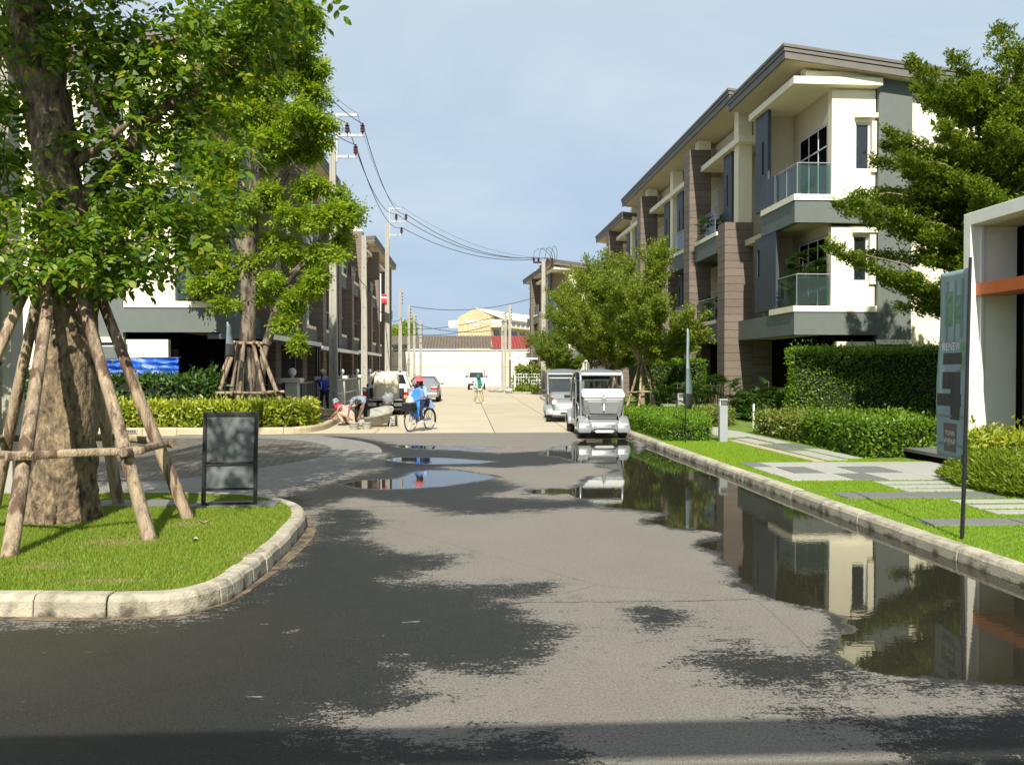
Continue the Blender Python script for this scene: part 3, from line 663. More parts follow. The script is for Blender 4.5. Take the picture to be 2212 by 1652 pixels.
def seam(pts, w):
    P = [Vector((a.x+rnd.uniform(-.006,.006), a.y+rnd.uniform(-.012,.012))) for a in smooth([(x,y,0) for x,y in pts], 14)]
    vs = []; 
    for p in P: q = w*rnd.uniform(.4,1.2); vs += [(p.x, p.y-q, .003), (p.x, p.y+q, .003)]
    struct('asphalt_seam', MB().add(vs, [(2*i,2*i+2,2*i+3,2*i+1) for i in range(len(P)-1)]), M['soil'])
seam([(-.2,6.84),(.8,6.82),(1.6,6.80),(2.3,6.83)], .0045)
seam([(-1.6,11.6),(-.9,11.75),(-.2,11.8)], .007)
seam([(.75,4.1),(.62,3.8)], .003)
# ------------------------------------------------------------------ townhouse rows
X0, Y0 = 10.86, 28.75
class RB(MB):
    """works in the row's own plan: x grows away from the street, y along it"""
    def __init__(s, sg): super().__init__(); s.sg = sg
    def tr(s, p): return (s.sg*(p[0]-X0), p[1]-Y0, p[2])
def panel_with_hole(b, axis, c0, c1, u0, u1, z0, z1, h):
    """wall panel between planes c0..c1 on an axis, spanning u0..u1, with a hole h=(u0,u1,z0,z1)"""
    def bx(ua, ub, za, zb):
        if ub-ua < 1e-4 or zb-za < 1e-4: return
        if axis == 'y': b.box(ua, ub, c0, c1, za, zb)
        else: b.box(c0, c1, ua, ub, za, zb)
    bx(u0, h[0], z0, z1); bx(h[1], u1, z0, z1); bx(h[0], h[1], z0, h[2]); bx(h[0], h[1], h[3], z1)
PLANK_H = .31
def plank_stack(sg, root, m, x0, x1, y0, y1, ztop, zbot=0., single=True, cache={}):
    RB(sg).box(x0+.02, x1-.02, y0+.02, y1-.02, zbot, ztop-.02).build('pier_core', M['plank_dark'], root)
    n = int(round((ztop-zbot)/PLANK_H)); h = (ztop-zbot)/n
    if single:
        key = (sg, round(x1-x0,3), round(y1-y0,3), round(h,4), m.name)
        if key not in cache:
            w, d = x1-x0, y1-y0
            cache[key] = MB().box(-w/2, w/2, -d/2, d/2, .007, h-.007).mesh('cladding_plank', m)
        for k in range(n):
            link('cladding_plank', cache[key], root, (sg*((x0+x1)/2-X0), (y0+y1)/2-Y0, zbot+k*h))
    else:
        b = RB(sg)
        for k in range(n): b.box(x0, x1, y0, y1, zbot+k*h+.007, zbot+(k+1)*h-.007)
        tag(b.build('cladding', m, root), kind='stuff')
def railing(sg, root, pts, z0, z1, posts):
    """glass railing along straight legs: panes, posts and a top rail"""
    r = RB(sg)
    P = [Vector(p) for p in pts]
    for a, b in zip(P, P[1:]):
        d = (b-a); L = d.length; d.normalize()
        r.tube([(a.x,a.y,z1),(b.x,b.y,z1)], .025, 6)
        k = max(1, int(round(L/1.15)))
        for i in range(k):
            g = RB(sg); p = a+d*(L*i/k+.03); q = a+d*(L*(i+1)/k-.03); nrm = Vector((-d.y,d.x))*.006
            g.hexa([(p.x-nrm.x,p.y-nrm.y,z0+.05),(q.x-nrm.x,q.y-nrm.y,z0+.05),(q.x+nrm.x,q.y+nrm.y,z0+.05),(p.x+nrm.x,p.y+nrm.y,z0+.05),
                    (p.x-nrm.x,p.y-nrm.y,z1-.06),(q.x-nrm.x,q.y-nrm.y,z1-.06),(q.x+nrm.x,q.y+nrm.y,z1-.06),(p.x+nrm.x,p.y+nrm.y,z1-.06)])
            g.build('pane', M['balglass'], r_parent(root, r))
            r.tube([(p.x-d.x*.03,p.y-d.y*.03,z0),(p.x-d.x*.03,p.y-d.y*.03,z1)], .018, 6)
    return r
_rp = {}
def r_parent(root, r):
    if id(r) not in _rp:
        o = bpy.data.objects.new('railing', None); C.objects.link(o); o.parent = root; _rp[id(r)] = (o, r)
    return _rp[id(r)][0]
def railing_done(r):
    o = _rp[id(r)][0]
    r.build('handrail', M['rail'], o)
def window(sg, root, axis, c, u0, u1, z0, z1, bars=(), name='window', deep=.05, out=-1):
    """frame + one pane; c is the wall face, the frame stands a little out of it"""
    f = RB(sg); w = .06
    def bx(B, ua, ub, za, zb, a, b_):
        a, b_ = min(a,b_), max(a,b_)
        if axis == 'y': B.box(ua, ub, a, b_, za, zb)
        else: B.box(a, b_, ua, ub, za, zb)
    o1, o2 = c+out*.02, c-out*deep
    bx(f, u0, u0+w, z0, z1, o1, o2); bx(f, u1-w, u1, z0, z1, o1, o2); bx(f, u0+w, u1-w, z0, z0+w, o1, o2); bx(f, u0+w, u1-w, z1-w, z1, o1, o2)
    for kind, t in bars:
        if kind == 'v': bx(f, t-.025, t+.025, z0+w, z1-w, o1+.001, o2)
        else: bx(f, u0+w, u1-w, t-.025, t+.025, o1+.002, o2)
    fo = f.build(name, M['frame'], root)
    g = RB(sg); bx(g, u0+w*.5, u1-w*.5, z0+w*.5, z1-w*.5, c-out*.02, c-out*.035)
    g.build('pane', M['glass'], fo)
    return fo
def sloped_roof(sg, root, y0, y1, x0, x1, zt, slope=.125, th=.48):
    """mono-pitch roof with a three-board fascia, high over the street"""
    rf = RB(sg)
    def slab(B, xa, xb, ya, yb, za, zb):
        d = lambda x: -slope*(x-x0)
        B.hexa([(xa,ya,za+d(xa)),(xb,ya,za+d(xb)),(xb,yb,za+d(xb)),(xa,yb,za+d(xa)),(xa,ya,zb+d(xa)),(xb,ya,zb+d(xb)),(xb,yb,zb+d(xb)),(xa,yb,zb+d(xa))])
    slab(rf, x0+.12, x1, y0+.12, y1-.12, zt-th+.08, zt-.03)
    ro = rf.build('roof', M['roof'], root)
    hs = [0, .11, .24, .48]
    for i in range(3):
        b = RB(sg); ins = .03*(2-i)*0+.035*i
        slab(b, x0+ins, x0+.14, y0+ins, y1, zt-hs[i+1]+.014, zt-hs[i])
        slab(b, x0+.14, x1, y0+ins, y0+.14, zt-hs[i+1]+.014, zt-hs[i])
        b.build('fascia_board', M['roof'], ro)
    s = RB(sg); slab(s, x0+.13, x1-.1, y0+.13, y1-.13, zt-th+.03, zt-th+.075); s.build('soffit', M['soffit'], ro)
def row(name, label, sg, loc, rz, units, roofs, plank, end_detail=True, single_to=99, tall=11.8, group='rows of townhouses', cat='townhouses', scale=1):
    t = thing(name, label, cat, loc, rz, group)
    t.scale = (scale,)*3
    B = lambda: RB(sg)
    yend = 34.5+10.7*units
    # --- end house, facing the camera
    for lo, (pz0, pz1), win, hood in [(0,(7.46,11.06),(12.98,13.50,8.44,10.02),10.15),(1,(3.78,6.56),(12.93,13.45,4.72,6.28),6.34)]:
        b = B(); panel_with_hole(b, 'y', 28.90, 29.2, 12.17, 13.66, pz0, pz1, win); b.build('end_panel', M['white'], t)
        window(sg, t, 'y', 29.0, win[0], win[1], win[2], win[3], deep=.08)
        b = B(); b.box(win[1]+.002, 13.66, 28.80, 28.895, win[2]-.08, win[3]+.02); b.build('window_reveal', M['white'], t)
        b = B(); b.box(win[0]-.05, 13.68, 28.74, 28.895, hood, hood+.15); b.build('window_hood', M['white'], t)
    b = B()                                                           # grey frame: bands and the wall beside the white panels
    for z0, z1 in [(2.94,3.70),(6.65,7.38)]:
        b.box(X0, 14.85, 28.75, 29.0, z0, z1)
        b.box(X0, X0+.25, 29.0, 34.5 if z0 < 3 else 31.95, z0, z1)
    for z0, z1 in [(0,2.94),(3.70,6.65),(7.38,11.75)]: b.box(13.70, 14.85, 28.75, 29.0, z0, z1)
    b.build('grey_frame', M['sage'], t)
    b = B()
    for z0, z1 in [(2.96,3.2),(6.67,6.9)]:
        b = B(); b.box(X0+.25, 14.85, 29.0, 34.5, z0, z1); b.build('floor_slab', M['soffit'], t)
    for z0, ye in [(3.70,31.0),(7.38,31.9)]:                              # white sills on the bands
        b = B(); b.box(X0-.04, 13.66, 28.71, 28.895, z0+.003, z0+.20); b.box(X0-.04, X0+.22, 28.895, ye, z0+.003, z0+.20); b.build('sill', M['white'], t)
    b = B(); b.box(14.85, 22, 28.9, 29.2, 0, 11.0); b.build('end_wall', M['white'], t)
    b = B(); b.box(12.17, 13.7, 29.0, 29.2, 11.06, 11.6); b.prismy([(11.2,11.38),(22,11.38-.38),(22,10.6),(22,10.9),(11.2,12.0)], 28.93, 29.2)
    b.build('end_wall', M['white'], t)
    b = B(); b.box(12.4, 13.69, 28.95, 29.2, 0, 2.72); b.build('end_panel', M['white'], t)
    b = B(); b.box(13.66, 14.9, 28.62, 28.74, 2.62, 2.78); b.build('window_hood', M['white'], t)
    window(sg, t, 'y', 28.75, 13.8, 14.7, 1.2, 2.55)
    for z0, z1 in [(3.2,6.67),(6.9,11.14)]:                              # balcony walls in cream
        b = B()
        b.box(11.1, 12.17, 32.25, 32.4, z0, z1); 
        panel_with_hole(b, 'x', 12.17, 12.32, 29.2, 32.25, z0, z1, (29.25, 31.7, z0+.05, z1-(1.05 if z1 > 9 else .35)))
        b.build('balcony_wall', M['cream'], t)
    for z0, z1 in [(3.25,6.3),(6.95,10.08)]:
        window(sg, t, 'x', 12.2, 29.27, 31.68, z0, z1, [('v',30.05),('v',30.85),('h',z1-.75)], 'sliding_door')
    b = B(); b.box(10.72, 13.72, 28.52, 32.95, 11.14, 11.38); b.build('porch_slab', M['white'], t)
    b = B(); b.box(11.2, 13.69, 28.72, 32.9, 11.383, 11.62); b.build('porch_step', M['white'], t)
    for z0, z1, ya, yb, hole in [(7.6,11.13,31.35,32.65,(31.75,31.95,8.9,10.1)),(3.9,6.64,30.5,32.65,(32.15,32.4,5.2,6.2))]:
        b = B(); panel_with_hole(b, 'x', 10.88, 11.0, ya, yb, z0, z1, hole); f = b.build('screen_fin', M['blue'], t)
    b = B(); b.box(10.885, 10.99, 30.72, 31.35, 7.6, 8.62); b.build('screen_fin', M['blue'], t)
    for z, ye in [(7.58,30.7),(3.90,30.48)]:
        r = railing(sg, t, [(12.12,28.85),(10.98,28.85),(10.98,ye)], z, z+1.05, 0); railing_done(r)
    for z in (9.1, 5.6):                                              # wall lamps
        b = B(); b.tube([(11.9,32.18,z-.12),(11.9,32.18,z-.02)], .05, 8); lo = b.build('wall_lamp', M['galv'], t)
        b = B(); b.tube([(11.9,32.18,z-.02),(11.9,32.18,z+.26)], .06, 10); b.build('lamp_glass', M['bulb'], lo)
    # --- street side
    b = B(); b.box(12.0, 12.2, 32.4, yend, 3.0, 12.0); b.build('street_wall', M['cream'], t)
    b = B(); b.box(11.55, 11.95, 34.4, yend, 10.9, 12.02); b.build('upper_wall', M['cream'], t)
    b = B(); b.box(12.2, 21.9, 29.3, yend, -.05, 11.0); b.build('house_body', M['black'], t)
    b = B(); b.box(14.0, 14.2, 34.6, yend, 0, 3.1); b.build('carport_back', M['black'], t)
    ps = [0]
    # brown wall at the back of the end carport
    n0 = 9
    for k in range(n0):
        b = B(); b.box(11.46, 14.7, 34.42, 34.58, k*.326+.007, (k+1)*.326-.007); b.build('cladding_plank', plank, t)
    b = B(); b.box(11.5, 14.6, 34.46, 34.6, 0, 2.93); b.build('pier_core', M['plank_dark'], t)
    for m in range(units):
        y = 34.5+10.7*m
        plank_stack(sg, t, plank, 10.3, 11.45, y, y+.95, 7.62, single=(2*m < single_to))
        plank_stack(sg, t, plank, 10.3, 11.3, y+5.3, y+6.3, tall, single=(2*m+1 < single_to))
        for q in [(10.95, 11.5, y+.35, y+.9, 7.63, 12.2),(10.72, 11.3, y+5.35, y+5.95, tall+.01, 12.35)]: b = B(); b.box(*q); b.build('white_column', M['white'], t)
        for q in [(10.8, 12.0, y-.15, y+5.25, 10.76, 11.0),(10.8, 12.0, y+6.35, y+10.5, 10.76, 11.0)]: b = B(); b.box(*q); b.build('porch_slab', M['white'], t)
        for ya, yb in [(y+1.0, y+5.28), (y+6.32, y+10.68)]:
            for z0, z1 in [(2.94,3.70),(6.65,7.38)]:
                b = B()
                p0, p1 = (ya+.7, yb) if ya < y+5 else (ya, yb-.7)
                if z0 < 3: p0, p1 = ya, yb
                b.box(10.55, 10.75, p0, p1, z0, z1); b.box(10.75, 11.99, p0, p0+.2, z0, z1); b.box(10.75, 11.99, p1-.2, p1, z0, z1); b.box(10.75, 11.99, p0+.2, p1-.2, z0+.02, z0+.25)
                b.build('balcony_band', M['sage'], t)
            for z0 in (3.70, 7.38): b = B(); b.box(10.52, 10.77, p0+.2, p1-.02, z0+.003, z0+.16); b.build('sill', M['white'], t)
            f0, f1 = (ya+.35, ya+1.45) if ya < y+5 else (yb-1.45, yb-.35)
            for z0, z1, q in [(3.9,6.64,(5.0,6.0)),(7.45,10.75,(8.6,9.9))]:
                b = B(); panel_with_hole(b, 'x', 11.0, 11.1, f0, f1, z0, z1, (f0+.5, f0+.68, *q)); b.build('screen_fin', M['blue'], t)
            g0, g1 = (f1+.05, yb-.1) if ya < y+5 else (ya+.1, f0-.05)
            for z in (3.72, 7.40):
                r = railing(sg, t, [(10.66,g0),(10.66,g1)], z+.14, z+1.12, 0); railing_done(r)
            for z0, z1 in [(3.4,6.2),(7.2,10.3)]:
                window(sg, t, 'x', 12.0, g0, g1-.3, z0, z1, [('v',(g0+g1-.3)/2),('h',z1-.7)], 'sliding_door')
    for ro in roofs: sloped_roof(sg, t, *ro)
    return t
row('townhouse_row', 'three-storey townhouses with brown plank piers and glass balconies behind the clipped hedges and silver carts', 1, (11.09,Y0,0), R(.4), 3,
    [(28.2,34.2,10.25,22,12.33),(34.0,56.4,10.25,22,12.75),(56.2,67,10.25,22,11.95)], M['plank'], scale=1.018)
row('townhouse_row', 'shaded townhouses with dark brown plank walls behind the blue tarpaulin and concrete poles', -1, (-7.86,28.0,0), R(-.3), 5,
    [(28.2,51,10.25,22,12.4),(69,88.5,10.25,22,12.1)], M['plank_l'], single_to=5, tall=11.2, scale=1.02)
row('townhouse_row', 'far townhouses with a sunlit brown pier beside the cream wall closing the street', 1, (7.75,74.5,0), R(4.2), 1,
    [(28.2,34.2,10.25,20,12.1),(34.1,46,10.25,20,11.9)], M['plank'], single_to=0, scale=.93)

# carport roofs along the shaded row
def carport(label, y0, y1, z):
    t = thing('carport_roof', label, 'carport', (-7.3,y0,0), 0, 'carport roofs beside the shaded houses')
    MB().box(-.9,.95,0,y1-y0,z,z+.05).build('roof_sheet', M['gategrey'], t)
    b = MB()
    for k in range(int((y1-y0)/.45)): b.box(-.85,.93,k*.45,k*.45+.08,z+.053,z+.085)
    tag(b.build('roof_rib', M['frame'], t), kind='stuff')
    MB().box(.953,1.03,-.03,y1-y0+.03,z-.05,z+.12).build('edge_trim', M['frame'], t)
    MB().box(-.9,.95,-.05,-.003,z-.06,z+.10).build('front_trim', M['roofgrey'], t)
    k = max(2, int((y1-y0)/5)+1)
    for i in range(k):
        yy = .15+(y1-y0-.3)*i/(k-1); MB().box(.78,.86,yy-.04,yy+.04,0,z-.003).build('post', M['metal_dark'], t)
carport('carport roof with pale edge trim over the dark opening by the wood-propped tree', 28.3, 38.6, 2.86)
carport('carport roof with pale edge trim between the two concrete poles before the pickup', 38.9, 52, 2.74)
carport('carport roof with pale edge trim farthest down the shaded row, past the pickup', 52.3, 66, 2.82)
# black sheet standing in for the shade inside the open carport
t = thing('dark_opening', 'black sheet standing for the dark carport opening under the grey balcony band', 'dark_sheet', (-8.3,29.5,0))
MB().box(-1.05,1.7,0,.02,.7,2.86).build('dark_sheet', M['black'], t); MB().box(-1.05,1.7,-.03,-.002,.66,.74).build('sheet_rail', M['gategrey'], t)

# ------------------------------------------------------------------ clubhouse
t = thing('clubhouse', 'white pavilion with an orange canopy and dark slatted door behind the tall banner', 'clubhouse', (10.85,18.4,0))
MB().box(0,4.6,-.26,0,.1,5.2).build('end_wall', M['clubwall'], t, bevel=.01)
MB().box(0,.28,-9,-.263,4.93,5.2).build('roof_edge', M['clubwall'], t, bevel=.01)
MB().box(.283,4.6,-9,-.263,5.0,5.16).build('roof', M['clubwall'], t)
MB().box(.28,4.6,-9,-.263,4.90,4.995).build('ceiling', M['soffit'], t)
MB().box(.22,.283,-.31,-.262,.1,4.9).build('inner_trim', M['frame'], t)
b = MB().box(.12,.85,-8,-.27,3.42,3.68); b.build('canopy', M['orange'], t, bevel=.008)
for i in range(34): MB().box(.96,1.0,-.60-i*.115-.07,-.60-i*.115,.14,4.45 if i < 3 else 4.88).build('door_slat', M['wood_dark'], t)
MB().box(1.03,1.08,-8,-.27,.1,4.89).build('glazing', M['black'], t)
MB().box(.905,.935,-.98,-.95,1.55,1.95).build('door_handle', M['rim'], t)
t = thing('entrance_plinth', 'low dark stone step between the clipped low hedge and the pavilion', 'step', (8.6,14.9,.12))
MB().box(0,1.9,.06,2.9,-.05,.12).build('riser', M['black'], t); MB().box(-.05,1.9,0,2.95,.123,.19).build('tread', M['slabd'], t, bevel=.006)

# ------------------------------------------------------------------ end of the street
t = thing('precast_wall', 'long cream precast concrete wall closing the far end of the street', 'wall', (0,91,0))
xs_ = [-9.2,-6.1,-2.0,2.0,6.1,10.2]
for a, b in zip(xs_, xs_[1:]):
    MB().box(a+.14,b-.14,0,.12,2.08,3.62).build('panel', M['wallcream'], t)
    for k in range(6): MB().box(a+.14,b-.14,-.01,.10,k*.34+.012,(k+1)*.34-.012).build('plank', M['wallcream'], t)
for a in xs_: MB().box(a-.13,a+.13,-.08,.16,0,3.62).build('post', M['wallcream'], t)
MB().box(xs_[0],xs_[-1],.13,.16,0,3.55).build('backing', M['mortar'], t)
def shed(label, x0, x1, tile, y0=95., eave=3.95, ridge=5.6):
    t = thing('tiled_shed', label, 'shed', ((x0+x1)/2,y0,0), 0)
    w = (x1-x0)/2
    MB().box(-w+.1,w-.1,.5,8,0,eave-.05).build('wall', M['white'], t)
    MB().box(-w,w,-.05,.12,eave-.14,eave).build('gutter', M['frame'], t)
    for k in range(int(2*w/2.2)): MB().box(-w+.6+k*2.2,-w+1.7+k*2.2,.47,.498,eave-.62,eave-.16).build('window', M['black'], t)
    n = int(2*w/.085); b = MB(); vs = []; fs = []
    for i in range(n+1):
        x = -w+2*w*i/n; dz = .13*abs(math.sin(PI*i/4))
        for j in range(7): 
            f = j/6; vs.append((x+.0, f*7.0, eave+.02+(ridge-eave)*f+dz+(.02 if j % 2 else 0)))
    for i in range(n):
        for j in range(6): fs.append((i*7+j,(i+1)*7+j,(i+1)*7+j+1,i*7+j+1))
    b.add(vs, fs); b.build('roof', tile, t)
    return t
shed('low shed with a brown corrugated tile roof behind the cream end wall', -8.5, 3.0, M['tile'])
shed('low shed with a dark red tile roof behind the cream end wall', 3.05, 9, M['tilered'], 95.3)
# school-like block far behind
t = thing('apartment_block', 'ochre gabled block with white balcony bands rising behind the tiled sheds', 'building', (1.95,180,0), R(-27))
wv = 3.75
MB().prismy([(-wv,0),(wv,0),(wv,12.5),(0,14.2),(-wv,12.5)], 0, 60).build('gable_wall', M['wallyel'], t)
MB().prismy([(-wv-.5,12.35),(0,14.22),(wv+2.6,11.9),(wv+2.6,12.1),(0,14.42),(-wv-.5,12.55)], 1.2, 60).build('roof', M['white'], t)
MB().box(-2.05,-1.75,-.15,-.003,0,12.6).build('drain_pipe', M['cream'], t)
for z in (10.4,6.2,2.4):
    MB().box(wv+.01,wv+2.3,0,.25,z,z+1.5).build('balcony_end', M['white'], t); MB().box(-wv-2.2,-wv-.01,0,.3,z,z+1.5).build('balcony_end', M['white'], t)
    b = MB(); b.box(wv+2.1,wv+2.3,.26,60,z+1.25,z+1.5); b.box(wv+.01,wv+2.3,.26,60,z,z+.25)
    for k in range(24): b.box(wv+2.12,wv+2.29,.3+k*2.5,.6+k*2.5,z+.25,z+1.25)
    b.build('balcony_rail', M['white'], t)
    MB().box(wv+2.15,wv+2.2,.61,60,z+.25,z+1.25).build('balcony_panel', M['galv'], t)
    for k in range(12 if z < 9 else 0): MB().box(wv+.003,wv+.06,1.5+k*4.6,4.3+k*4.6,z+1.7,z+3.6).build('window', M['glass'], t)
for k, (w, h) in enumerate([(.35,.62),(.26,.42),(.24,.40),(.25,.40),(.24,.55),(.22,.40),(.22,.40),(.12,.40),(.3,.42),(.24,.55),(.24,.4),(.24,.4),(.3,.4),(.22,.4),(.2,.4)]):
    MB().box(-1.75+k*.31,-1.75+k*.31+w*.72,-.06,-.004,11.35,11.35+h).build('sign_letter', M['white_print'], t)
for k in range(8): MB().box(-.6+k*.22,-.6+k*.22+.15,-.06,-.004,10.75,10.98).build('sign_letter', M['white_print'], t)

# ------------------------------------------------------------------ entrance canopy behind the camera: its shade lies across the road
t = thing('porch_canopy', 'slatted entrance canopy standing over the viewpoint and shading the road', 'canopy', (0,-.30,0))
for y0_, y1_ in [(-.40,0),(-.74,-.52),(-1.0,-.84),(-9,-1.10)]: MB().box(-16,12,y0_,y1_,4.45,4.475).build('canopy_board', M['metal_dark'], t)
MB().box(-16,12,-9.4,-9.05,0,4.6).build('sky_blocker', M['clubwall'], t)  # unseen wall added to cut the sky light on the shaded road
for x in (-9,9): MB().box(x-.15,x+.15,-3.2,-2.9,0,4.44).build('column', M['clubwall'], t)
# ------------------------------------------------------------------ trees
def trunk_mb(path, n=14, jit=.10, b=None):
    b = b or MB()
    P = smooth([(p[0],p[1],p[2]) for p in path], 5)
    Rr = []
    for i in range(len(P)):
        t = i/5; k = min(int(t), len(path)-2); f = t-k
        Rr.append(path[k][3]*(1-f)+path[k+1][3]*f)
    b.tube(P, Rr, n, jit=jit); return b
def limb(b, p0, p1, r0, r1, sag=.0, n=7, wob=.08):
    p0, p1 = Vector(p0), Vector(p1); L = (p1-p0).length
    pts = []; rr = []
    for i in range(6):
        t = i/5; q = p0.lerp(p1, t)+Vector((rnd.uniform(-1,1), rnd.uniform(-1,1), rnd.uniform(-1,1)))*wob*L*.3*(0 < i < 5)
        q.z += sag*L*math.sin(PI*t)*.3
        pts.append(q); rr.append(r0+(r1-r0)*t)
    b.tube(pts, rr, n); return pts
def rel(o, V): return V-np.array(o)
def pinnate(P, A, size, pairs=3):
    """compound leaves: P base, A axis -> leaflet quads"""
    n = len(P); A = unit(A); up = np.tile([0,0,1.], (n,1))+rng.normal(0,.35,(n,3)); s = unit(np.cross(A, up)); nn = np.cross(s, A)
    L = (size*(.55+.8*rng.random(n)))[:,None]; out = []
    for k in range(pairs):
        for sg in (-1,1):
            b = P+A*L*(.55+.75*k)
            d = A*.45+s*sg*.9+nn*rng.normal(-.1,.22,(n,1))
            out.append(leafverts(b, d, L[:,0]*rng.uniform(.8,1.15,n), L[:,0]*.56, nn+rng.normal(0,.3,(n,3)), .10, True))
    out.append(leafverts(P+A*L*(.5+.75*pairs), A, L[:,0]*1.05, L[:,0]*.58, nn, .1, True))
    return np.concatenate(out)
def props(name, label, cx, cy, feet, zc, rr, zr, r, group, ringr=.5):
    """leaning stakes tied to a trunk: collar logs above, crossbars below"""
    t = thing(name, label, 'tree prop', (cx,cy,0), 0, group)
    F = [Vector((f[0]-cx, f[1]-cy, .08)) for f in feet]
    mids = []
    for f in F:
        d = Vector((f.x,f.y)).normalized()
        top = Vector((d.x*rr, d.y*rr, zc+rnd.uniform(-.02,.08)))
        m = f.lerp(top, .5)+Vector((rnd.uniform(-.02,.02), rnd.uniform(-.02,.02), 0))
        b = MB(); b.tube([f+(f-top).normalized()*.1, m, top], [r*1.1, r, r*.86], 9, jit=.06)
        b.build('stake', M['stake'], t, smooth=50)
        mids.append((f+(top-f)*((zr-.08)/(zc-.08)))+Vector((d.x,d.y,0))*(r*1.7))
    n = len(F)
    for i in range(n):
        a, c = mids[i], mids[(i+1) % n]; e = (c-a).normalized()
        b = MB(); b.tube([a-e*.14, a.lerp(c,.5)+Vector((0,0,rnd.uniform(-.02,.02))), c+e*.14], [r*.72, r*.66, r*.6], 7, jit=.08); b.build('crossbar', M['stake'], t, smooth=50)
    for i in range(4):
        a0 = PI/4+i*PI/2; a1 = a0+PI/2
        p, q = Vector((math.cos(a0)*(rr+.06), math.sin(a0)*(rr+.06), zc+.02+.03*(i % 2))), Vector((math.cos(a1)*(rr+.06), math.sin(a1)*(rr+.06), zc+.02+.03*(i % 2)))
        e = (q-p).normalized(); b = MB(); b.tube([p-e*.12, q+e*.12], [r*.7, r*.62], 7, jit=.08); b.build('collar_log', M['stake'], t, smooth=50)
    return t

# big tree on the island
O1 = (-4.56,10.1,0)
t = thing('shade_tree', 'large leafy tree with dark leaning trunk rising from the grassy kerbed island', 'tree', O1)
b = MB()
trunk_mb([(x-O1[0],y-O1[1],z,r) for x,y,z,r in TR1], 18, .09, b)
for a in range(7):                                                     # root flares
    th = a*PI*2/7+.3; b.tube([(math.cos(th)*.41,math.sin(th)*.41,.08),(math.cos(th)*.33,math.sin(th)*.33,.25),(math.cos(th)*.27,math.sin(th)*.27,.7)], [.035,.075,.04], 7, jit=.1)
LIMBS = [((-4.9,10.1,5.9),(-4.9,7.5,7.0),.09),((-4.85,10.05,5.6),(-3.5,5.3,6.25),.07),((-4.52,10.1,3.4),(-3.3,10.5,5.3),.13),((-4.7,10.1,4.6),(-5.6,10.4,6.0),.12),((-4.6,10.1,4.0),(-3.6,9.8,4.6),.07),((-4.9,10.1,5.9),(-3.4,10.6,7.6),.13),((-4.9,10.1,6.0),(-4.6,9.3,8.0),.11),  # first two limbs are added to carry the unseen shading clumps
         ((-4.45,10.05,2.9),(-3.5,9.85,3.3),.05),((-4.5,10.0,3.0),(-5.2,9.7,3.3),.05),((-4.5,10.1,3.4),(-3.2,10.5,3.8),.06),((-3.7,10.35,4.7),(-2.6,10.7,5.6),.07)]
for p, q, r in LIMBS: limb(b, rel(O1, np.array(p)), rel(O1, np.array(q)), r, r*.3)
b.build('trunk', M['bark'], t, smooth=60)
cl = list(CL1)
for i in range(15):                                                    # the crown goes on above the frame
    a = rnd.uniform(0, 2*PI); q = math.sqrt(rnd.random())*2.7
    cl.append((-4.4+math.cos(a)*q, 10.3+math.sin(a)*q*.8, rnd.uniform(6.4,9.0), rnd.uniform(.5,.8)))
for i in range(14):                                                    # and off to the left
    cl.append((rnd.uniform(-7.4,-5.9), rnd.uniform(10.6,12), rnd.uniform(3.4,7.5), rnd.uniform(.4,.6)))
for i in range(6):                                                     # unseen clumps added sunward to shade the upper trunk
    cl.append((rnd.uniform(-5.6,-4.3), rnd.uniform(7.0,8.6), rnd.uniform(6.9,8.4), rnd.uniform(.5,.75)))
for q_ in [(-4.85,7.6,6.1),(-5.05,7.3,6.7),(-4.75,7.8,7.0),(-5.1,7.7,7.6),(-4.8,7.2,7.9),(-4.65,7.9,6.5),(-5.2,8.0,7.1)]: cl.append((*q_, .5))  # more out-of-frame clumps, added only to darken the upper trunk
cl.append((-3.46,5.1,6.15,.42)); cl.append((-3.3,5.5,6.3,.3))  # unseen clumps added to throw dappled shade on the sign board
Pp, Aa = [], []
for x, y, z, r in cl:
    n = int(265*r*r)+10
    p, d = blobpts((x,y,z), r, n, .72, .25)
    Pp.append(p); Aa.append(d*.9+np.array([0,0,-.35])+rng.normal(0,.45,(n,3)))
Pp = np.concatenate(Pp); Aa = np.concatenate(Aa)
order = np.argsort((Pp[:,1] < 8.4)*9+Pp[:,1]+rng.random(len(Pp))*.25 + (Pp[:,2] > 6.2)*9 + (Pp[:,0] < -5.5)*5)
near, rest = order[:230], order[230:]
tag(quads('crown', rel(O1, pinnate(Pp[rest], Aa[rest], .102)), L1, t), kind='stuff')
protos = []
for k in range(6):
    V = pinnate(np.zeros((1,3)), np.array([[0,1.,0]]), .108, 3)
    o = quads('leaf', V, L1); protos.append(o.data); bpy.data.objects.remove(o)
for k, i in enumerate(near):
    d = Vector(Aa[i]); o = link('leaf', protos[k % 6], t, tuple(rel(O1, Pp[i])), d.to_track_quat('Y','Z').to_euler())
b = MB()                                                                # twigs reach the clumps
for x, y, z, r in cl[:30]:
    src = min(LIMBS, key=lambda l: (Vector(l[1])-Vector((x,y,z))).length); s0 = Vector(src[0]).lerp(Vector(src[1]), .75)
    limb(b, s0-Vector(O1), Vector((x,y,z))-Vector(O1), .022, .006, 0, 5, .15)
tag(b.build('twig', M['bark'], t), kind='stuff')
props('tree_prop', 'thick peeled poles propping the large tree on the island', O1[0], O1[1], [(-4.14,8.1),(-3.14,8.85),(-3.12,10.05),(-4.36,11.2),(-5.75,10.9),(-5.25,8.5)], 2.72, .42, 1.0, .066, 'wooden tree props', .5)

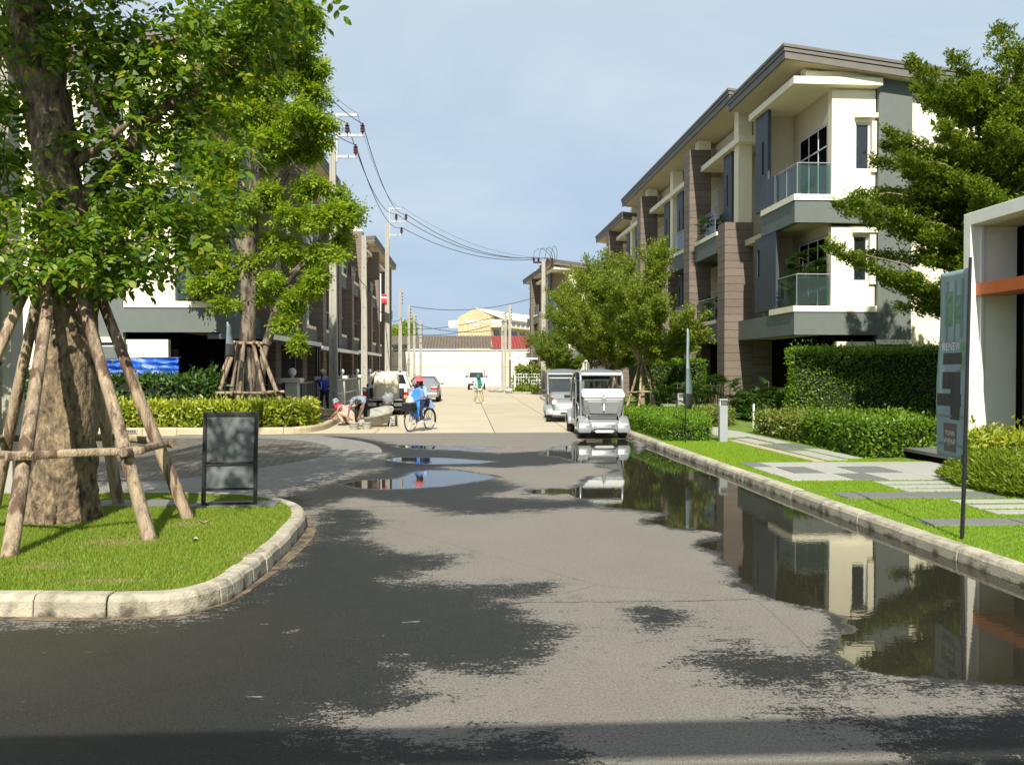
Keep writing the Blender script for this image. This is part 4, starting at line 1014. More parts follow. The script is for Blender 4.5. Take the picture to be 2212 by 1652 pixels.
# pollarded yellow-green tree in the planter
O2 = (-6.75,27.4,.1)
t = thing('pollard_tree', 'pollarded tree with yellow-green tufts standing in the yellow hedge', 'tree', O2)
b = MB(); trunk_mb([(x-O2[0],y-O2[1],z-O2[2],r) for x,y,z,r in TR2], 14, .12, b)
for a in range(6):
    th = a*PI/3; b.tube([(math.cos(th)*.34,math.sin(th)*.34,-.1),(math.cos(th)*.27,math.sin(th)*.27,1.0),(math.cos(th)*.19,math.sin(th)*.19,2.6)], [.10,.085,.05], 7, jit=.1)
SL = [((-6.72,27.4,5.2),(-7.5,27.4,6.7),.17),((-6.55,27.4,.4),(-6.15,27.4,2.6),.2),((-6.15,27.4,2.6),(-5.6,27.35,4.4),.16),((-5.6,27.35,4.4),(-4.6,27.2,5.6),.09),((-6.1,27.4,3.0),(-5.2,27.2,3.3),.05),((-6.5,27.4,6.9),(-5.3,27.3,8.2),.10),
      ((-6.3,27.4,8.8),(-5.0,27.3,9.5),.09),((-6.5,27.4,7.2),(-7.6,27.4,8.2),.09),((-5.9,27.4,11.0),(-5.2,27.6,12.3),.06),((-6.72,27.4,4.6),(-7.7,27.3,4.6),.07),((-6.1,27.4,10.2),(-5.1,27.6,11.1),.06),((-5.4,27.3,4.8),(-3.8,27.8,6.7),.06)]
for p, q, r in SL: limb(b, rel(O2, np.array(p)), rel(O2, np.array(q)), r, r*.45)
b.build('trunk', M['bark2'], t, smooth=60)
Pp, Aa = [], []
for x, y, z, r in CL2:
    for k in range(6):                                                   # each tuft is a few loose sprays
        c = (x+rnd.gauss(0,r*.48), y+rnd.gauss(0,r*.35), z+rnd.gauss(0,r*.30)); rr = r*rnd.uniform(.42,.70); n = int(620*rr*rr)+22
        p, d = blobpts(c, rr, n, .5, .05); Pp.append(p); Aa.append(d*.8+np.array([0,0,-.25])+rng.normal(0,.5,(n,3)))
Pp = np.concatenate(Pp); Aa = np.concatenate(Aa)
tag(quads('crown', rel(O2, pinnate(Pp, Aa, .098, 2)), L2, t), kind='stuff')
b = MB()
for x, y, z, r in CL2:
    src = min(SL, key=lambda l: (Vector(l[1])-Vector((x,y,z))).length)
    limb(b, Vector(src[1])-Vector(O2), Vector((x,y,z))-Vector(O2), .03, .01, 0, 5, .12)
tag(b.build('twig', M['bark2'], t), kind='stuff')
f6 = [(-6.75+1.35*math.cos(a), 27.4+1.0*math.sin(a)-.35) for a in (-2.35,-1.6,-.75,.1,2.2,3.1)]
props('tree_prop', 'pole tripod propping the yellow-green pollarded tree', O2[0], O2[1], f6, 2.62, .36, 1.12, .065, 'wooden tree props')

# tiered tree beside the clubhouse
O3 = (13.6,21.2,0)
t = thing('tiered_tree', 'dense dark green tree with layered boughs beside the white pavilion', 'tree', O3)
b = MB(); b.tube([(0,0,0),(.05,0,3),(-.05,.05,6),(.1,0,8.4),(.05,.05,9.8)], [.17,.15,.10,.04,.01], 9)
Pp, Aa, Ln = [], [], []
def bough(p0, p1, w, dens=1., droop=.12):
    pts = limb(b, rel(O3, np.array(p0)), rel(O3, np.array(p1)), .045, .008, .35, 5, .06)
    p0, p1 = Vector(p0), Vector(p1); L = (p1-p0).length; d = (p1-p0).normalized(); s = d.cross(Vector((0,0,1))).normalized()
    n = int(44*L*dens)
    for i in range(n):                                                    # side twigs carry flat rosettes of leaves
        f = .12+.88*(i+rnd.random())/n
        wid = w*(1.02-f)**.55
        c = p0.lerp(p1, f)+s*rnd.uniform(-wid, wid)+Vector((0,0,rnd.gauss(.03,.07)+.10*math.sin(PI*f)))
        m = 12
        th = rng.random(m)*2*PI
        dr = np.column_stack([np.cos(th), np.sin(th), .35+.5*rng.random(m)])+np.array(d)*.35
        Pp.append(np.array(c)+rng.normal(0,.05,(m,3))); Aa.append(dr)
for q in TIPS3:
    z0 = min(10.2, max(2.4, q[2]-1.0-.25*abs(q[0]-O3[0]))); bough((13.6,21.2,z0), q[:3], .55, 1.25)
for i in range(108):
    z = rnd.uniform(2.4,8.9); a = rnd.uniform(0,2*PI); ln = (1.2+2.6*(1-abs((z-5)/6)))*rnd.uniform(.6,1)
    bough((13.6,21.2,z), (13.6+math.cos(a)*ln, 21.2+math.sin(a)*ln*.9, z+ln*rnd.uniform(.18,.42)), .6, 1.1)
b.build('trunk', M['bark3'], t, smooth=60)
Pp = np.concatenate(Pp); Aa = np.concatenate(Aa); n = len(Pp)
tag(quads('crown', rel(O3, leafverts(Pp, Aa, .118*(.6+.7*rng.random(n)), .047, np.tile([0,0,1.],(n,1))+rng.normal(0,.4,(n,3)))), L3, t), kind='stuff')

# vase-shaped trees beside the carts
def vase_tree(label, x, y, h, r, z0=2.1, dens=1., trunk=.11):
    O = (x,y,0)
    t = thing('vase_tree', label, 'tree', O, 0, 'vase-shaped trees beside the carts')
    b = MB(); b.tube([(0,0,0),(.02,.01,z0*.5),(0,0,z0)], [trunk,trunk*.85,trunk*.8], 9, jit=.05)
    Pp, Aa = [], []
    nb = 22
    for i in range(nb):
        a = i*2.4+rnd.uniform(-.2,.2); el = .30+1.18*((i*.618) % 1)**.8; 
        ph = -.75+2.0*((i*.618) % 1)**.85; rz_ = (h-z0)*.52; q_ = rnd.uniform(.86,1.0)
        p0 = Vector((0,0,z0-rnd.uniform(0,.25)))
        p1 = Vector((math.cos(a)*math.cos(ph)*r*q_, math.sin(a)*math.cos(ph)*r*q_, h-rz_+math.sin(ph)*rz_*q_))
        L = (p1-p0).length; d = (p1-p0)/L
        pts = limb(b, p0, p1, .045, .010, -.25 if el < .8 else .1, 5, .10)
        for j in range(int(26*dens)):
            f = rnd.uniform(.22,1); k = min(4, int(f*5)); q = pts[k].lerp(pts[k+1], f*5-k)
            dd_ = (d*.8+Vector((rnd.gauss(0,.55),rnd.gauss(0,.55),rnd.gauss(.15,.4)))).normalized(); l2 = rnd.uniform(.45,1.0)*(.5+.6*f)
            q1 = q+dd_*l2
            b.tube([q,q.lerp(q1,.5)+Vector((0,0,.03)),q1], [.010,.007,.004], 4, cap=False)
            m = int(115*l2/.7)
            u = rng.random(m)[:,None]
            P = np.array(q)*(1-u)+np.array(q1)*u+rng.normal(0,.085,(m,3))*np.array([1,1,.7])
            Pp.append(P); Aa.append(np.array(dd_)*.5+rng.normal(0,.6,(m,3))+np.array([0,0,.3]))
    b.build('trunk', M['bark3'], t, smooth=60)
    Pp = np.concatenate(Pp); Aa = np.concatenate(Aa); n = len(Pp)
    tag(quads('crown', leafverts(Pp, Aa, .098*(.6+.7*rng.random(n)), .052), L4 if dens > .9 else L3, t), kind='stuff')
vase_tree('vase-shaped light green tree nearest the two silver carts, by the clipped hedge', 6.9, 33.5, 7.0, 2.65, dens=1.15)
vase_tree('vase-shaped tree standing just behind the first, its brown trunk seen over the rear cart', 7.0, 42.0, 6.9, 2.7, 1.9, 1.1)
vase_tree('darker vase-shaped tree third along the pavement behind the carts', 7.3, 50, 6.4, 2.6, 2.2, .88)
vase_tree('small dark bushy tree beside the concrete utility pole, leftmost of the trees behind the carts', 6.3, 59, 4.8, 1.9, 1.5, .7)
props('tree_prop', 'four pale stakes propping the vase-shaped tree behind the silver cart', 6.9, 33.5, [(6.1,32.9),(6.55,32.5),(7.3,32.5),(7.7,33.3)], 2.0, .16, .95, .045, 'wooden tree props')
props('tree_prop', 'stakes round the second vase-shaped tree, seen through the cart', 7.0, 42.0, [(6.2,41.4),(6.7,41),(7.5,41.1),(7.8,41.9)], 2.0, .16, .95, .045, 'wooden tree props')
# trees far behind
def far_tree(label, x, y, h, r, m):
    O = (x,y,0); t = thing('far_tree', label, 'tree', O)
    MB().tube([(0,0,0),(0,0,h*.6)], [.2,.1], 7).build('trunk', M['bark2'], t)
    Pp = []
    for i in range(16):
        c = (rnd.gauss(0,r*.45), rnd.gauss(0,r*.4), h-r*.9+rnd.gauss(0,r*.35)); p, d = blobpts(c, r*.5, 260, .8, .2); Pp.append(p)
    P = np.concatenate(Pp); n = len(P)
    tag(quads('crown', leafverts(P, rng.normal(size=(n,3)), .34, .22), m, t), kind='stuff')
far_tree('green tree peeping over the brown tiled shed beside the dark row', -8.6, 112, 8.0, 2.4, L2)
far_tree('tall tree behind the tiered tree at the picture edge', 19.0, 26.5, 10.8, 2.8, L3)
far_tree('dark tree filling the gap behind the pavilion and tiered tree', 17.5, 24.5, 8.2, 2.8, L3)

# ------------------------------------------------------------------ hedges and shrubs
def hedge(name, label, poly, z0, z1, m, size, dens, core=(.008,.013,.004), rough=.05, group=None, aspect=.5, up=.3, cat='hedge', lump=0.):
    P = np.array(poly); c = P.mean(0)
    t = thing(name, label, cat, (c[0],c[1],z0), 0, group)
    key = 'core'+name
    if key not in M: M[key] = mat(key, core, .9, .3, 9)
    Q = P-c
    n = len(Q); sh = [tuple(q*(1-.17/max(.4, np.linalg.norm(q)))) for q in Q]
    MB().prism(sh, 0, z1-z0-.16).build('inner_twigs', M[key], t)
    V = []; dens *= 1.45
    A = abs(sum(Q[i][0]*Q[(i+1)%n][1]-Q[(i+1)%n][0]*Q[i][1] for i in range(n)))/2
    k = int(A*dens); pt = scatter_poly([tuple(q) for q in Q], k)
    hz = pfield(pt+c, 2.2, 5)*lump
    hz = hz+(rng.random(k) < .05)*rng.random(k)*rough*3                     # stray shoots
    V.append((np.column_stack([pt, z1-z0-.03+hz+rng.normal(0,rough*.6,k)]), np.tile([0,0,1.],(k,1))))
    for i in range(n):
        a, b_ = Q[i], Q[(i+1)%n]; e = b_-a; L = np.linalg.norm(e); nr = np.array([e[1],-e[0]])/L
        if sdf([tuple(q) for q in Q], np.array([(a+b_)[0]/2+nr[0]*.01]), np.array([(a+b_)[1]/2+nr[1]*.01]))[0] > 0: nr = -nr
        mid = (a+b_)/2+c
        if nr @ (-mid) < 0 and L > 1.5 and z1-z0 < 1.2: dn = dens*.25
        else: dn = dens
        k = int(L*(z1-z0)*dn); u = rng.random(k)[:,None]; zz = rng.random(k)
        p = a+e*u+nr*(rng.normal(0,rough*.7,(k,1))-.02+lump*(pfield(np.column_stack([(u*L)[:,0], zz*(z1-z0)]), 2.5, 9+i))[:,None]*.8)
        V.append((np.column_stack([p, zz*(z1-z0)]), np.tile([nr[0],nr[1],.25],(k,1))))
    Pt = np.concatenate([v[0] for v in V]); Nn = np.concatenate([v[1] for v in V]); k = len(Pt)
    Pt = Pt-Nn*(rng.random(k)**3*.12)[:,None]
    D = Nn*.55+rng.normal(0,.65,(k,3))+np.array([0,0,up])
    tag(quads('leaves', leafverts(Pt, D, size*(.6+.7*rng.random(k)), size*aspect, Nn+rng.normal(0,.5,(k,3))), m, t), kind='stuff')
    return t
hedge('clipped_hedge', 'low flat-topped bright green hedge beside the kerb and silver cart', [(4.82,20.5),(5.88,20.45),(6.45,22.6),(7.1,25.5),(7.5,27.8),(4.78,28.4),(4.72,25)], .12, .60, LH, .058, 900, up=.5)
hedge('tall_hedge', 'tall dense dark green hedge in front of the end townhouse', [(9.36,24.6),(15.6,24.3),(15.8,26.2),(10.1,26.3)], .1, 2.42, LT, .085, 620, lump=.13, rough=.08)
hedge('low_hedge', 'low glossy green hedge along the stone path below the tall hedge', [(7.7,16.3),(9.3,16.6),(9.9,18.6),(9.6,20.4),(7.85,19.6)], .12, .82, LT, .095, 520, lump=.07, rough=.07)
hedge('low_hedge', 'low pinkish-green hedge at the far end of the stone path', [(7.85,19.7),(9.4,20.5),(9.5,23.4),(7.75,22.9)], .12, .70, LW, .085, 520, lump=.07, rough=.07)
hedge('block_hedge', 'square-cut dark hedge behind the propped vase-shaped tree', [(7.5,35.2),(9.9,35.1),(9.9,38),(7.5,38)], .1, 2.2, LT, .09, 300, lump=.08)
hedge('path_shrub', 'small round yellow-green shrub beside the far end of the path and the near bollard', [(7.0,25.6),(7.9,25.5),(8.3,26.3),(7.7,27),(7.0,26.7)], .1, .62, LW, .085, 500, lump=.1, cat='shrub')
hedge('yellow_hedge', 'low yellow-green hedge filling the kerbed planter below the pollarded tree', [(-15,25.18),(-10.3,25.12),(-7,25.02),(-5.3,25.08),(-4.75,25.5),(-4.55,26.3),(-4.6,27.3),(-5.1,27.6),(-6,26.5),(-15,26.45)], .17, .80, LY, .155, 520, core=(.02,.02,.006), lump=.06, rough=.08, aspect=.42)
hedge('dark_shrubs', 'dark green shrubs growing between the yellow hedge and the blue tarpaulin', [(-14,26.5),(-7.6,26.5),(-7.4,27.2),(-14,27.3)], .17, 1.55, LG, .19, 300, lump=.26, rough=.16, aspect=.4, cat='shrubs')
hedge('yellow_shrub', 'bright yellow-leaved shrub in front of the dark slatted door', [(8.75,14.3),(10.9,13.9),(11.2,15.1),(9.15,15.5)], .12, .66, LY, .13, 420, lump=.10, rough=.10, aspect=.4, cat='shrub')
# feathery bush by the path
def feather_bush(label, poly, z1, m, n, size):
    P = np.array(poly); c = P.mean(0); t = thing('feathery_bush', label, 'bush', (c[0],c[1],.12))
    q = scatter_poly([tuple(p-c) for p in P], n); s = sdf([tuple(p-c) for p in P], q[:,0], q[:,1])
    top = z1*np.clip((s/.45), .05, 1)**.5*(1+.16*pfield(q+c, 3.5, 2))
    z = top*rng.random(n)**.35
    D = np.column_stack([rng.normal(0,.9,n), rng.normal(0,.9,n), .25+.6*rng.random(n)])
    b = MB().prism([tuple((p-c)*.82) for p in P], 0, z1*.55).build('inner_twigs', M['soil'], t)
    tag(quads('leaves', leafverts(np.column_stack([q, z]), D, size*(.6+.8*rng.random(n)), size*.2), m, t), kind='stuff')
feather_bush('low feathery light green bush spilling onto the stone path before the banner', [(7.15,12.2),(7.5,13.4),(8.4,13.7),(10.4,13.4),(10.4,10.2),(8.2,10.2),(7.25,11.2)], .46, LF, 60000, .085)
feather_bush('dark fern clump in the shade under the brown pier', [(9.2,27.6),(11.5,27),(12,29.5),(9.4,30)], .9, LG, 5000, .24)
# fan palms at the foot of the piers
def fan_palm(label, x, y, h, n, sp, m=None, size=.42, z=.1, pot=False):
    t = thing('fan_palm', label, 'palm', (x,y,z), 0, 'fan palms by the townhouses')
    V = []; b = MB()
    for i in range(n):
        a = rnd.uniform(0,2*PI); q = math.sqrt(rnd.random())*sp; zz = h*rnd.uniform(.35,1)*(1-.35*q/max(sp,.01))
        c = Vector((math.cos(a)*q, math.sin(a)*q, zz)); b.tube([(c.x*.4,c.y*.4,0),(c.x*.8,c.y*.8,zz*.6),tuple(c)], .008, 4)
        out = (Vector((math.cos(a),math.sin(a),rnd.uniform(.0,.7)))).normalized(); s = out.cross(Vector((0,0,1))).normalized(); w = s.cross(out)
        k = 11; th = np.linspace(-1.5,1.5,k)[:,None]
        D = np.array(out)*np.cos(th)+np.array(s)*np.sin(th)+np.array(w)*(-.18*np.abs(th))
        V.append(leafverts(np.tile(np.array(c),(k,1)), D, size*rnd.uniform(.75,1.1), size*.13, np.tile(np.array(w),(k,1)), .05))
    b.build('stem', M['bark3'], t)
    tag(quads('fronds', np.concatenate(V), m or LP, t), kind='stuff')
fan_palm('bright fan palm clump at the foot of the first brown pier', 8.6, 29.6, 1.75, 75, .95)
fan_palm('fan palm clump behind the slim flag, by the second brown pier', 8.0, 32.4, 1.5, 55, .8)
fan_palm('dark fan palm clump in shade between the bright palm and the tall hedge', 10.2, 28.6, 1.5, 50, .9)
fan_palm('tall potted palm on the lower glass balcony', 11.75, 29.6, 2.2, 46, .42, LP, .5, 4.0)
fan_palm('small fan palm on the upper balcony between the brown piers', 11.2, 38.6, 1.5, 30, .5, LP, .5, 7.5)
fan_palm('small fan palm on the lower balcony between the brown piers', 11.2, 38.6, 1.4, 26, .5, LP, .5, 3.8)
t = thing('plant_pot', 'dark square plant pot on the lower glass balcony', 'plant pot', (11.75,29.6,3.205))
MB().lathe((0,0,0), [(.16,0),(.26,.78),(.24,.8),(.22,.72)], 4).build('pot', M['pot'], t)
# strap-leaved plant among the shrubs
t = thing('strap_leaf_plant', 'plant with long arching strap leaves above the dark shrubs', 'plant', (-8.1,26.9,.7))
for i in range(13):
    a = rnd.uniform(0,2*PI); L = rnd.uniform(.7,1.25); el = rnd.uniform(.5,1.3); pts = []
    for k in range(7):
        f = k/6; r_ = L*f*math.cos(el); zz = L*f*math.sin(el)-.55*L*f*f*(1.35-el)
        pts.append((math.cos(a)*r_, math.sin(a)*r_, zz, .055*math.sin(PI*min(.97,f*.9+.12))))
    vs = []; fs = []; sx, sy = -math.sin(a), math.cos(a)
    for p in pts: vs += [(p[0]+sx*p[3],p[1]+sy*p[3],p[2]+.02),(p[0],p[1],p[2]),(p[0]-sx*p[3],p[1]-sy*p[3],p[2]+.02)]
    for k in range(6):
        for j in range(2): fs.append((k*3+j,k*3+j+1,k*3+3+j+1,k*3+3+j))
    MB().add(vs, fs).build('leaf', LH, t, smooth=60)

# ------------------------------------------------------------------ stone paths and the verge grass
pth = tag(bpy.data.objects.new('stone_path', None), kind='structure'); C.objects.link(pth)
HOLES = []
def slab(pts, m, z=.135):
    MB().prism(pts, .08, z+rnd.uniform(-.003,.003)).build('slab', m, pth, bevel=.005, segs=1); HOLES.append(pts)
def rectq(x0,x1,y0,y1,sk=0.): return [(x0,y0),(x1,y0),(x1+sk,y1),(x0+sk,y1)]
g_ = .012
for y0_, y1_, xs_, cols in [(14.9,15.6,[5.0,5.36,7.0,8.6],'dpp'),(13.95,14.89,[5.0,5.42,5.92,6.5,7.25,8.6],'pdpdp'),(13.1,13.94,[5.03,6.02,6.55,7.3,8.2],'pdpp')]:
    for a, b_, c_ in zip(xs_, xs_[1:], cols): slab(rectq(a+g_,b_-g_,y0_+g_,y1_-g_), M['slabd'] if c_ == 'd' else M['slab'])
for q, m in [([(6.30,20.5),(6.52,20.5),(6.68,15.75),(6.46,15.75)],'slabw'),([(6.62,21.0),(7.02,21.0),(7.04,19.5),(6.66,19.5)],'slab'),([(6.67,19.4),(7.10,19.4),(7.14,17.85),(6.73,17.85)],'slabd'),([(6.74,17.75),(7.15,17.75),(7.20,15.95),(6.80,15.95)],'slab'),
             ([(7.14,21.7),(7.52,21.7),(7.55,19.7),(7.18,19.7)],'slab'),([(7.18,19.6),(7.55,19.6),(7.58,18.3),(7.22,18.3)],'slabd'),([(7.24,18.2),(7.60,18.2),(7.64,16.3),(7.30,16.3)],'slab'),
             ([(6.4,23.2),(7.5,23.3),(7.5,21.9),(6.5,21.4)],'slab'),([(6.5,23.9),(7.4,23.9),(7.5,23.4),(6.5,23.3)],'slab'),([(6.6,25),(7.4,25),(7.4,24.1),(6.6,24.1)],'slab')]: slab(q, M[m])
for q in [(6.22,7.3,12.62,12.9),(6.2,7.25,12.2,12.47),(6.2,7.2,11.86,12.08),(6.33,7.3,10.78,11.02),(6.33,7.4,10.36,10.60),(6.3,7.4,9.96,10.2)]: slab(rectq(*q), M['slab'])
for q in [(5.08,6.1,11.24,11.72),(6.12,7.25,11.24,11.72),(5.12,6.2,9.25,9.62),(6.22,7.6,9.25,9.62)]: slab(rectq(*q), M['slabd'])
vp = [tuple(p) for p in kr_in if 3 < p.y < 20.5]
vp = vp+[(6.2,20.5),(7.7,20.4),(7.7,16.2),(8.9,15.6),(8.9,9),(7.5,7),(6.5,3)]
q = scatter_poly(vp, 210000)
bad = np.zeros(len(q), bool)
for h in HOLES: bad |= sdf(h, q[:,0], q[:,1]) > .012
q = q[~bad]
q = q[rng.random(len(q)) < np.clip(16/(q[:,1]+.1), .35, 1)]
tag(grass('grass', q, .115, GR2, .023, .0042), 'short vivid green lawn grass between the kerb and the stone paths', 'grass')

for k, (x, y, rz) in enumerate([(-2.87,9.7,.4),(-2.66,8.7,1.7)]):
    t = thing('fallen_leaf', ['curled tan leaf lying on the island grass near the sign board','pale fallen leaf lying alone on the open island grass'][k], 'leaf', (x,y,.165), rz)
    vs = [(i*.02-.06, s_*.028*math.sin(PI*(i+.3)/6.6), .012*math.cos(i*.9)+.012*abs(s_)) for i in range(7) for s_ in (-1,0,1)]
    MB().add(vs, [(i*3+j,i*3+j+1,i*3+j+4,i*3+j+3) for i in range(6) for j in range(2)]).build('blade', M['beige_cloth'] if k else M['stone'], t, smooth=60)
# ------------------------------------------------------------------ sign board on the island
t = thing('sign_board', 'grey folding sign board seen from its back on the island edge', 'sign', (-2.93,10.95,.158), R(4))
tl = Matrix.Rotation(R(-7), 3, 'X')
def tb(b, x0,x1,y0,y1,z0,z1): return b.obox(tl @ Vector(((x0+x1)/2,(y0+y1)/2,(z0+z1)/2)), (x1-x0,y1-y0,z1-z0), tl)
for x in (-.335,.29):
    b = MB(); tb(b, x,x+.045,0,.05,.18,1.16); b.build('stile', M['metal_dark'], t, bevel=.004)
for z0,z1 in [(1.115,1.16),(.50,.535),(.18,.215)]:
    b = MB(); tb(b, -.288,.288,.002,.048,z0,z1); b.build('rail', M['metal_dark'], t, bevel=.004)
for z0,z1 in [(.54,1.11),(.22,.495)]:
    b = MB(); tb(b, -.287,.287,.036,.046,z0,z1); b.build('panel', M['signgrey'], t)
for x in (-.335,.29):
    b = MB(); tb(b, x,x+.045,0,.05,-.005,.178); b.build('leg', M['metal_dark'], t)
b = MB(); tb(b, -.287,.287,.0,.05,.0,.03); b.build('foot_rail', M['metal_dark'], t)

# ------------------------------------------------------------------ banners
def text_mesh(s, size, m, parent, loc, rot, name='lettering', ext=.0):
    cu = bpy.data.curves.new(name, 'FONT'); cu.body = s; cu.size = size; cu.align_x = 'CENTER'; cu.extrude = ext
    o = bpy.data.objects.new(name, cu); C.objects.link(o); dg = bpy.context.evaluated_depsgraph_get()
    me = bpy.data.meshes.new_from_object(o.evaluated_get(dg)); bpy.data.objects.remove(o)
    me.materials.clear(); me.materials.append(m)
    return link(name, me, parent, loc, rot)
M['print_teal'] = mat('banner_pale_teal', (.23,.335,.335), .6, .05, 3)
M['print_glass'] = mat('banner_soft_glass', (.27,.37,.37), .6, .08, 5)
M['print_green'] = mat('banner_leaf_print', (.12,.30,.14), .6, .35, 14)
M['print_dark'] = mat('banner_dark_print', (.035,.035,.033), .6, .55, 9, stretch=(4,4,.15))
M['print_brown'] = mat('banner_brown_print', (.12,.10,.085), .6, .05)
M['print_mid'] = mat('banner_grey_teal', (.15,.21,.215), .6, .05)
BX, BY = 5.05, 8.55
t = thing('banner_flag', 'tall teal picture banner on a dark pole at the kerb in front of the pavilion', 'banner', (BX,BY,.115), R(0))
b = MB(); b.tube([(0,0,0),(.02,0,.62),(.065,.0,2.86)], [.021,.021,.016], 10); b.build('pole', M['metal_dark'], t, smooth=40)
MB().tube([(.018,0,.76),(.021,0,.86)], .028, 10).build('clamp', M['metal_dark'], t)
bd = Vector((.09,1,0)).normalized(); bn = Vector((-bd.y, bd.x, 0))   # cloth runs back from the pole; bn faces the street
BW, BZ0, BZ1 = .62, .80, 2.76
def cloth(u, z, off=0.):
    wv = .012*math.sin(u*9+z*1.3)*u/BW+.010*math.sin(z*4.1+u*3)*(u/BW)
    return Vector((.02+.045*(z-.6)/2.2,0,0))+bd*(u+.012)+bn*(wv+off)+Vector((0,0,z-.06*u*0))
def cloth_patch(name, u0,u1,z0,z1, m, off, parent, nu=6, nz=18, skew=0.):
    vs=[]; fs=[]
    for j in range(nz+1):
        for i in range(nu+1): vs.append(cloth(u0+(u1-u0)*i/nu+skew*j/nz, z0+(z1-z0)*j/nz, off))
    for j in range(nz):
        for i in range(nu): fs.append((j*(nu+1)+i,j*(nu+1)+i+1,(j+1)*(nu+1)+i+1,(j+1)*(nu+1)+i))
    return MB().add(vs, fs).build(name, m, parent, smooth=60)
bo = cloth_patch('cloth', 0,BW,BZ0,BZ1, M['print_teal'], 0, t, 10, 40)
so = bo.modifiers.new('thickness','SOLIDIFY'); so.thickness = .002; so.offset = -1
for (u0,u1,z0,z1,mm,sk) in [(.06,.56,2.05,2.66,'print_glass',0),(.10,.17,2.05,2.66,'print_mid',0),(.27,.31,2.0,2.66,'print_mid',0),(.43,.47,2.0,2.66,'print_mid',0),(.34,.50,2.18,2.55,'print_green',0),(.16,.30,2.2,2.5,'print_green',0),
                            (.10,.50,1.78,1.90,'print_dark',0),(.12,.50,1.52,1.70,'print_dark',0),(.10,.60,1.34,1.47,'print_dark',0),(.05,.14,1.72,2.0,'print_green',0),(.12,.34,1.20,1.52,'print_dark',0),(.08,.38,1.52,1.545,'print_glass',0),(.13,.23,1.545,1.72,'print_mid',0),
                            (.0,.6,1.22,1.245,'print_mid',0),(.0,.6,.92,.95,'print_mid',0),(.18,.48,.86,1.16,'print_brown',0)]:
    cloth_patch('print', u0,u1,z0,z1, M[mm], .0025+.0012*(mm != 'print_glass')+.0008*(mm in ('print_dark','print_brown'))+.0006*(mm == 'print_mid'), t, 4, 8, sk)
ang = math.atan2(-bd.y, -bd.x)
def btext(s, size, u, z):
    o = text_mesh(s, size, M['white_print'], t, (0,0,0), (0,0,0))
    for v in o.data.vertices: v.co = cloth(u-v.co.x, z+v.co.y, .0085)
btext('RENEW', .115, .33, 1.93); btext('TOWN', .072, .33, 1.03); btext('AVENUE', .072, .33, .95)

def slim_flag(label, x, y, z, h, lean, zb, lean2=0):
    t = thing('slim_flag', label, 'flag', (x,y,z))
    MB().tube([(0,0,0),(0,0,h*.5),(lean,0,h)], [.014,.013,.008], 8).build('pole', M['metal_dark'], t)
    vs=[]; fs=[]; n=16
    for j in range(n+1):
        f = j/n; zz = zb+(h-.04-zb)*f; w = .30*(1-f)**.35*(.6 if f > .9 else 1); ox = lean*max(0,(zz/h-.5)*2)
        wob = .03*math.sin(f*7)
        vs += [(ox+.01,0,zz),(ox+.03+w*.30+wob*.3,w*.5,zz-.01),(ox+.03+w*.58+wob,w*.8,zz-.03)]
    for j in range(n):
        for i in range(2): fs.append((j*3+i,j*3+i+1,(j+1)*3+i+1,(j+1)*3+i))
    b = MB(); b.add(vs, fs); o = b.build('cloth', [M['print_glass'],M['print_mid'],M['print_dark']], t, smooth=60)
    for p in o.data.polygons: p.material_index = 2 if p.center.z < zb+.38 else (1 if p.center.z < zb+.9 else 0)
    s = o.modifiers.new('thickness','SOLIDIFY'); s.thickness = .003
slim_flag('slim teal feather flag seen edge-on beside the near bollard', 5.17, 20.1, .115, 2.72, .02, .80)
slim_flag('slim grey feather flag standing in the yellow hedge by the pollarded tree', -6.95, 25.6, .3, 2.95, .06, 1.9)

# ------------------------------------------------------------------ bollard lights
def bollard(label, x, y, h):
    t = thing('bollard_light', label, 'bollard', (x,y,.10), 0, 'grey bollard lights along the clipped hedge')
    MB().box(-.095,.095,-.07,.07,0,h-.16).build('post', M['bollard'], t, bevel=.006)
    MB().box(-.075,.075,-.055,.055,h-.16,h-.035).build('lamp_slot', M['bollard_cap'], t)
    MB().box(-.10,.10,-.075,.075,h-.035,h).build('cap', M['bollard'], t, bevel=.004)
    MB().box(-.092,-.078,-.06,.06,h-.157,h-.037).build('fin', M['frame'], t)
bollard('square grey bollard light at the front corner of the flat-topped hedge', 6.12, 20.3, 1.03)
bollard('grey bollard light directly behind the slim feather flag', 7.75, 30.9, .86)
bollard('small grey bollard light beside the propped vase-shaped tree', 7.55, 34.6, .84)
t = thing('path_light', 'thin white marker post by the path end between the two low shrubs', 'post', (8.45,25.0,.1))
MB().tube([(0,0,0),(0,0,.70)], .03, 8).build('post', M['frame'], t); MB().tube([(0,0,.70),(0,0,.73)], .034, 8).build('cap', M['galv'], t)
t = thing('stone_bench', 'low grey stone ledge behind the flat-topped hedge', 'ledge', (8.5,31.6,.1))
MB().box(-1.2,1.2,-.2,.2,.0,.36).build('base', M['slabd'], t); MB().box(-1.25,1.25,-.24,.24,.363,.44).build('top', M['slab'], t)

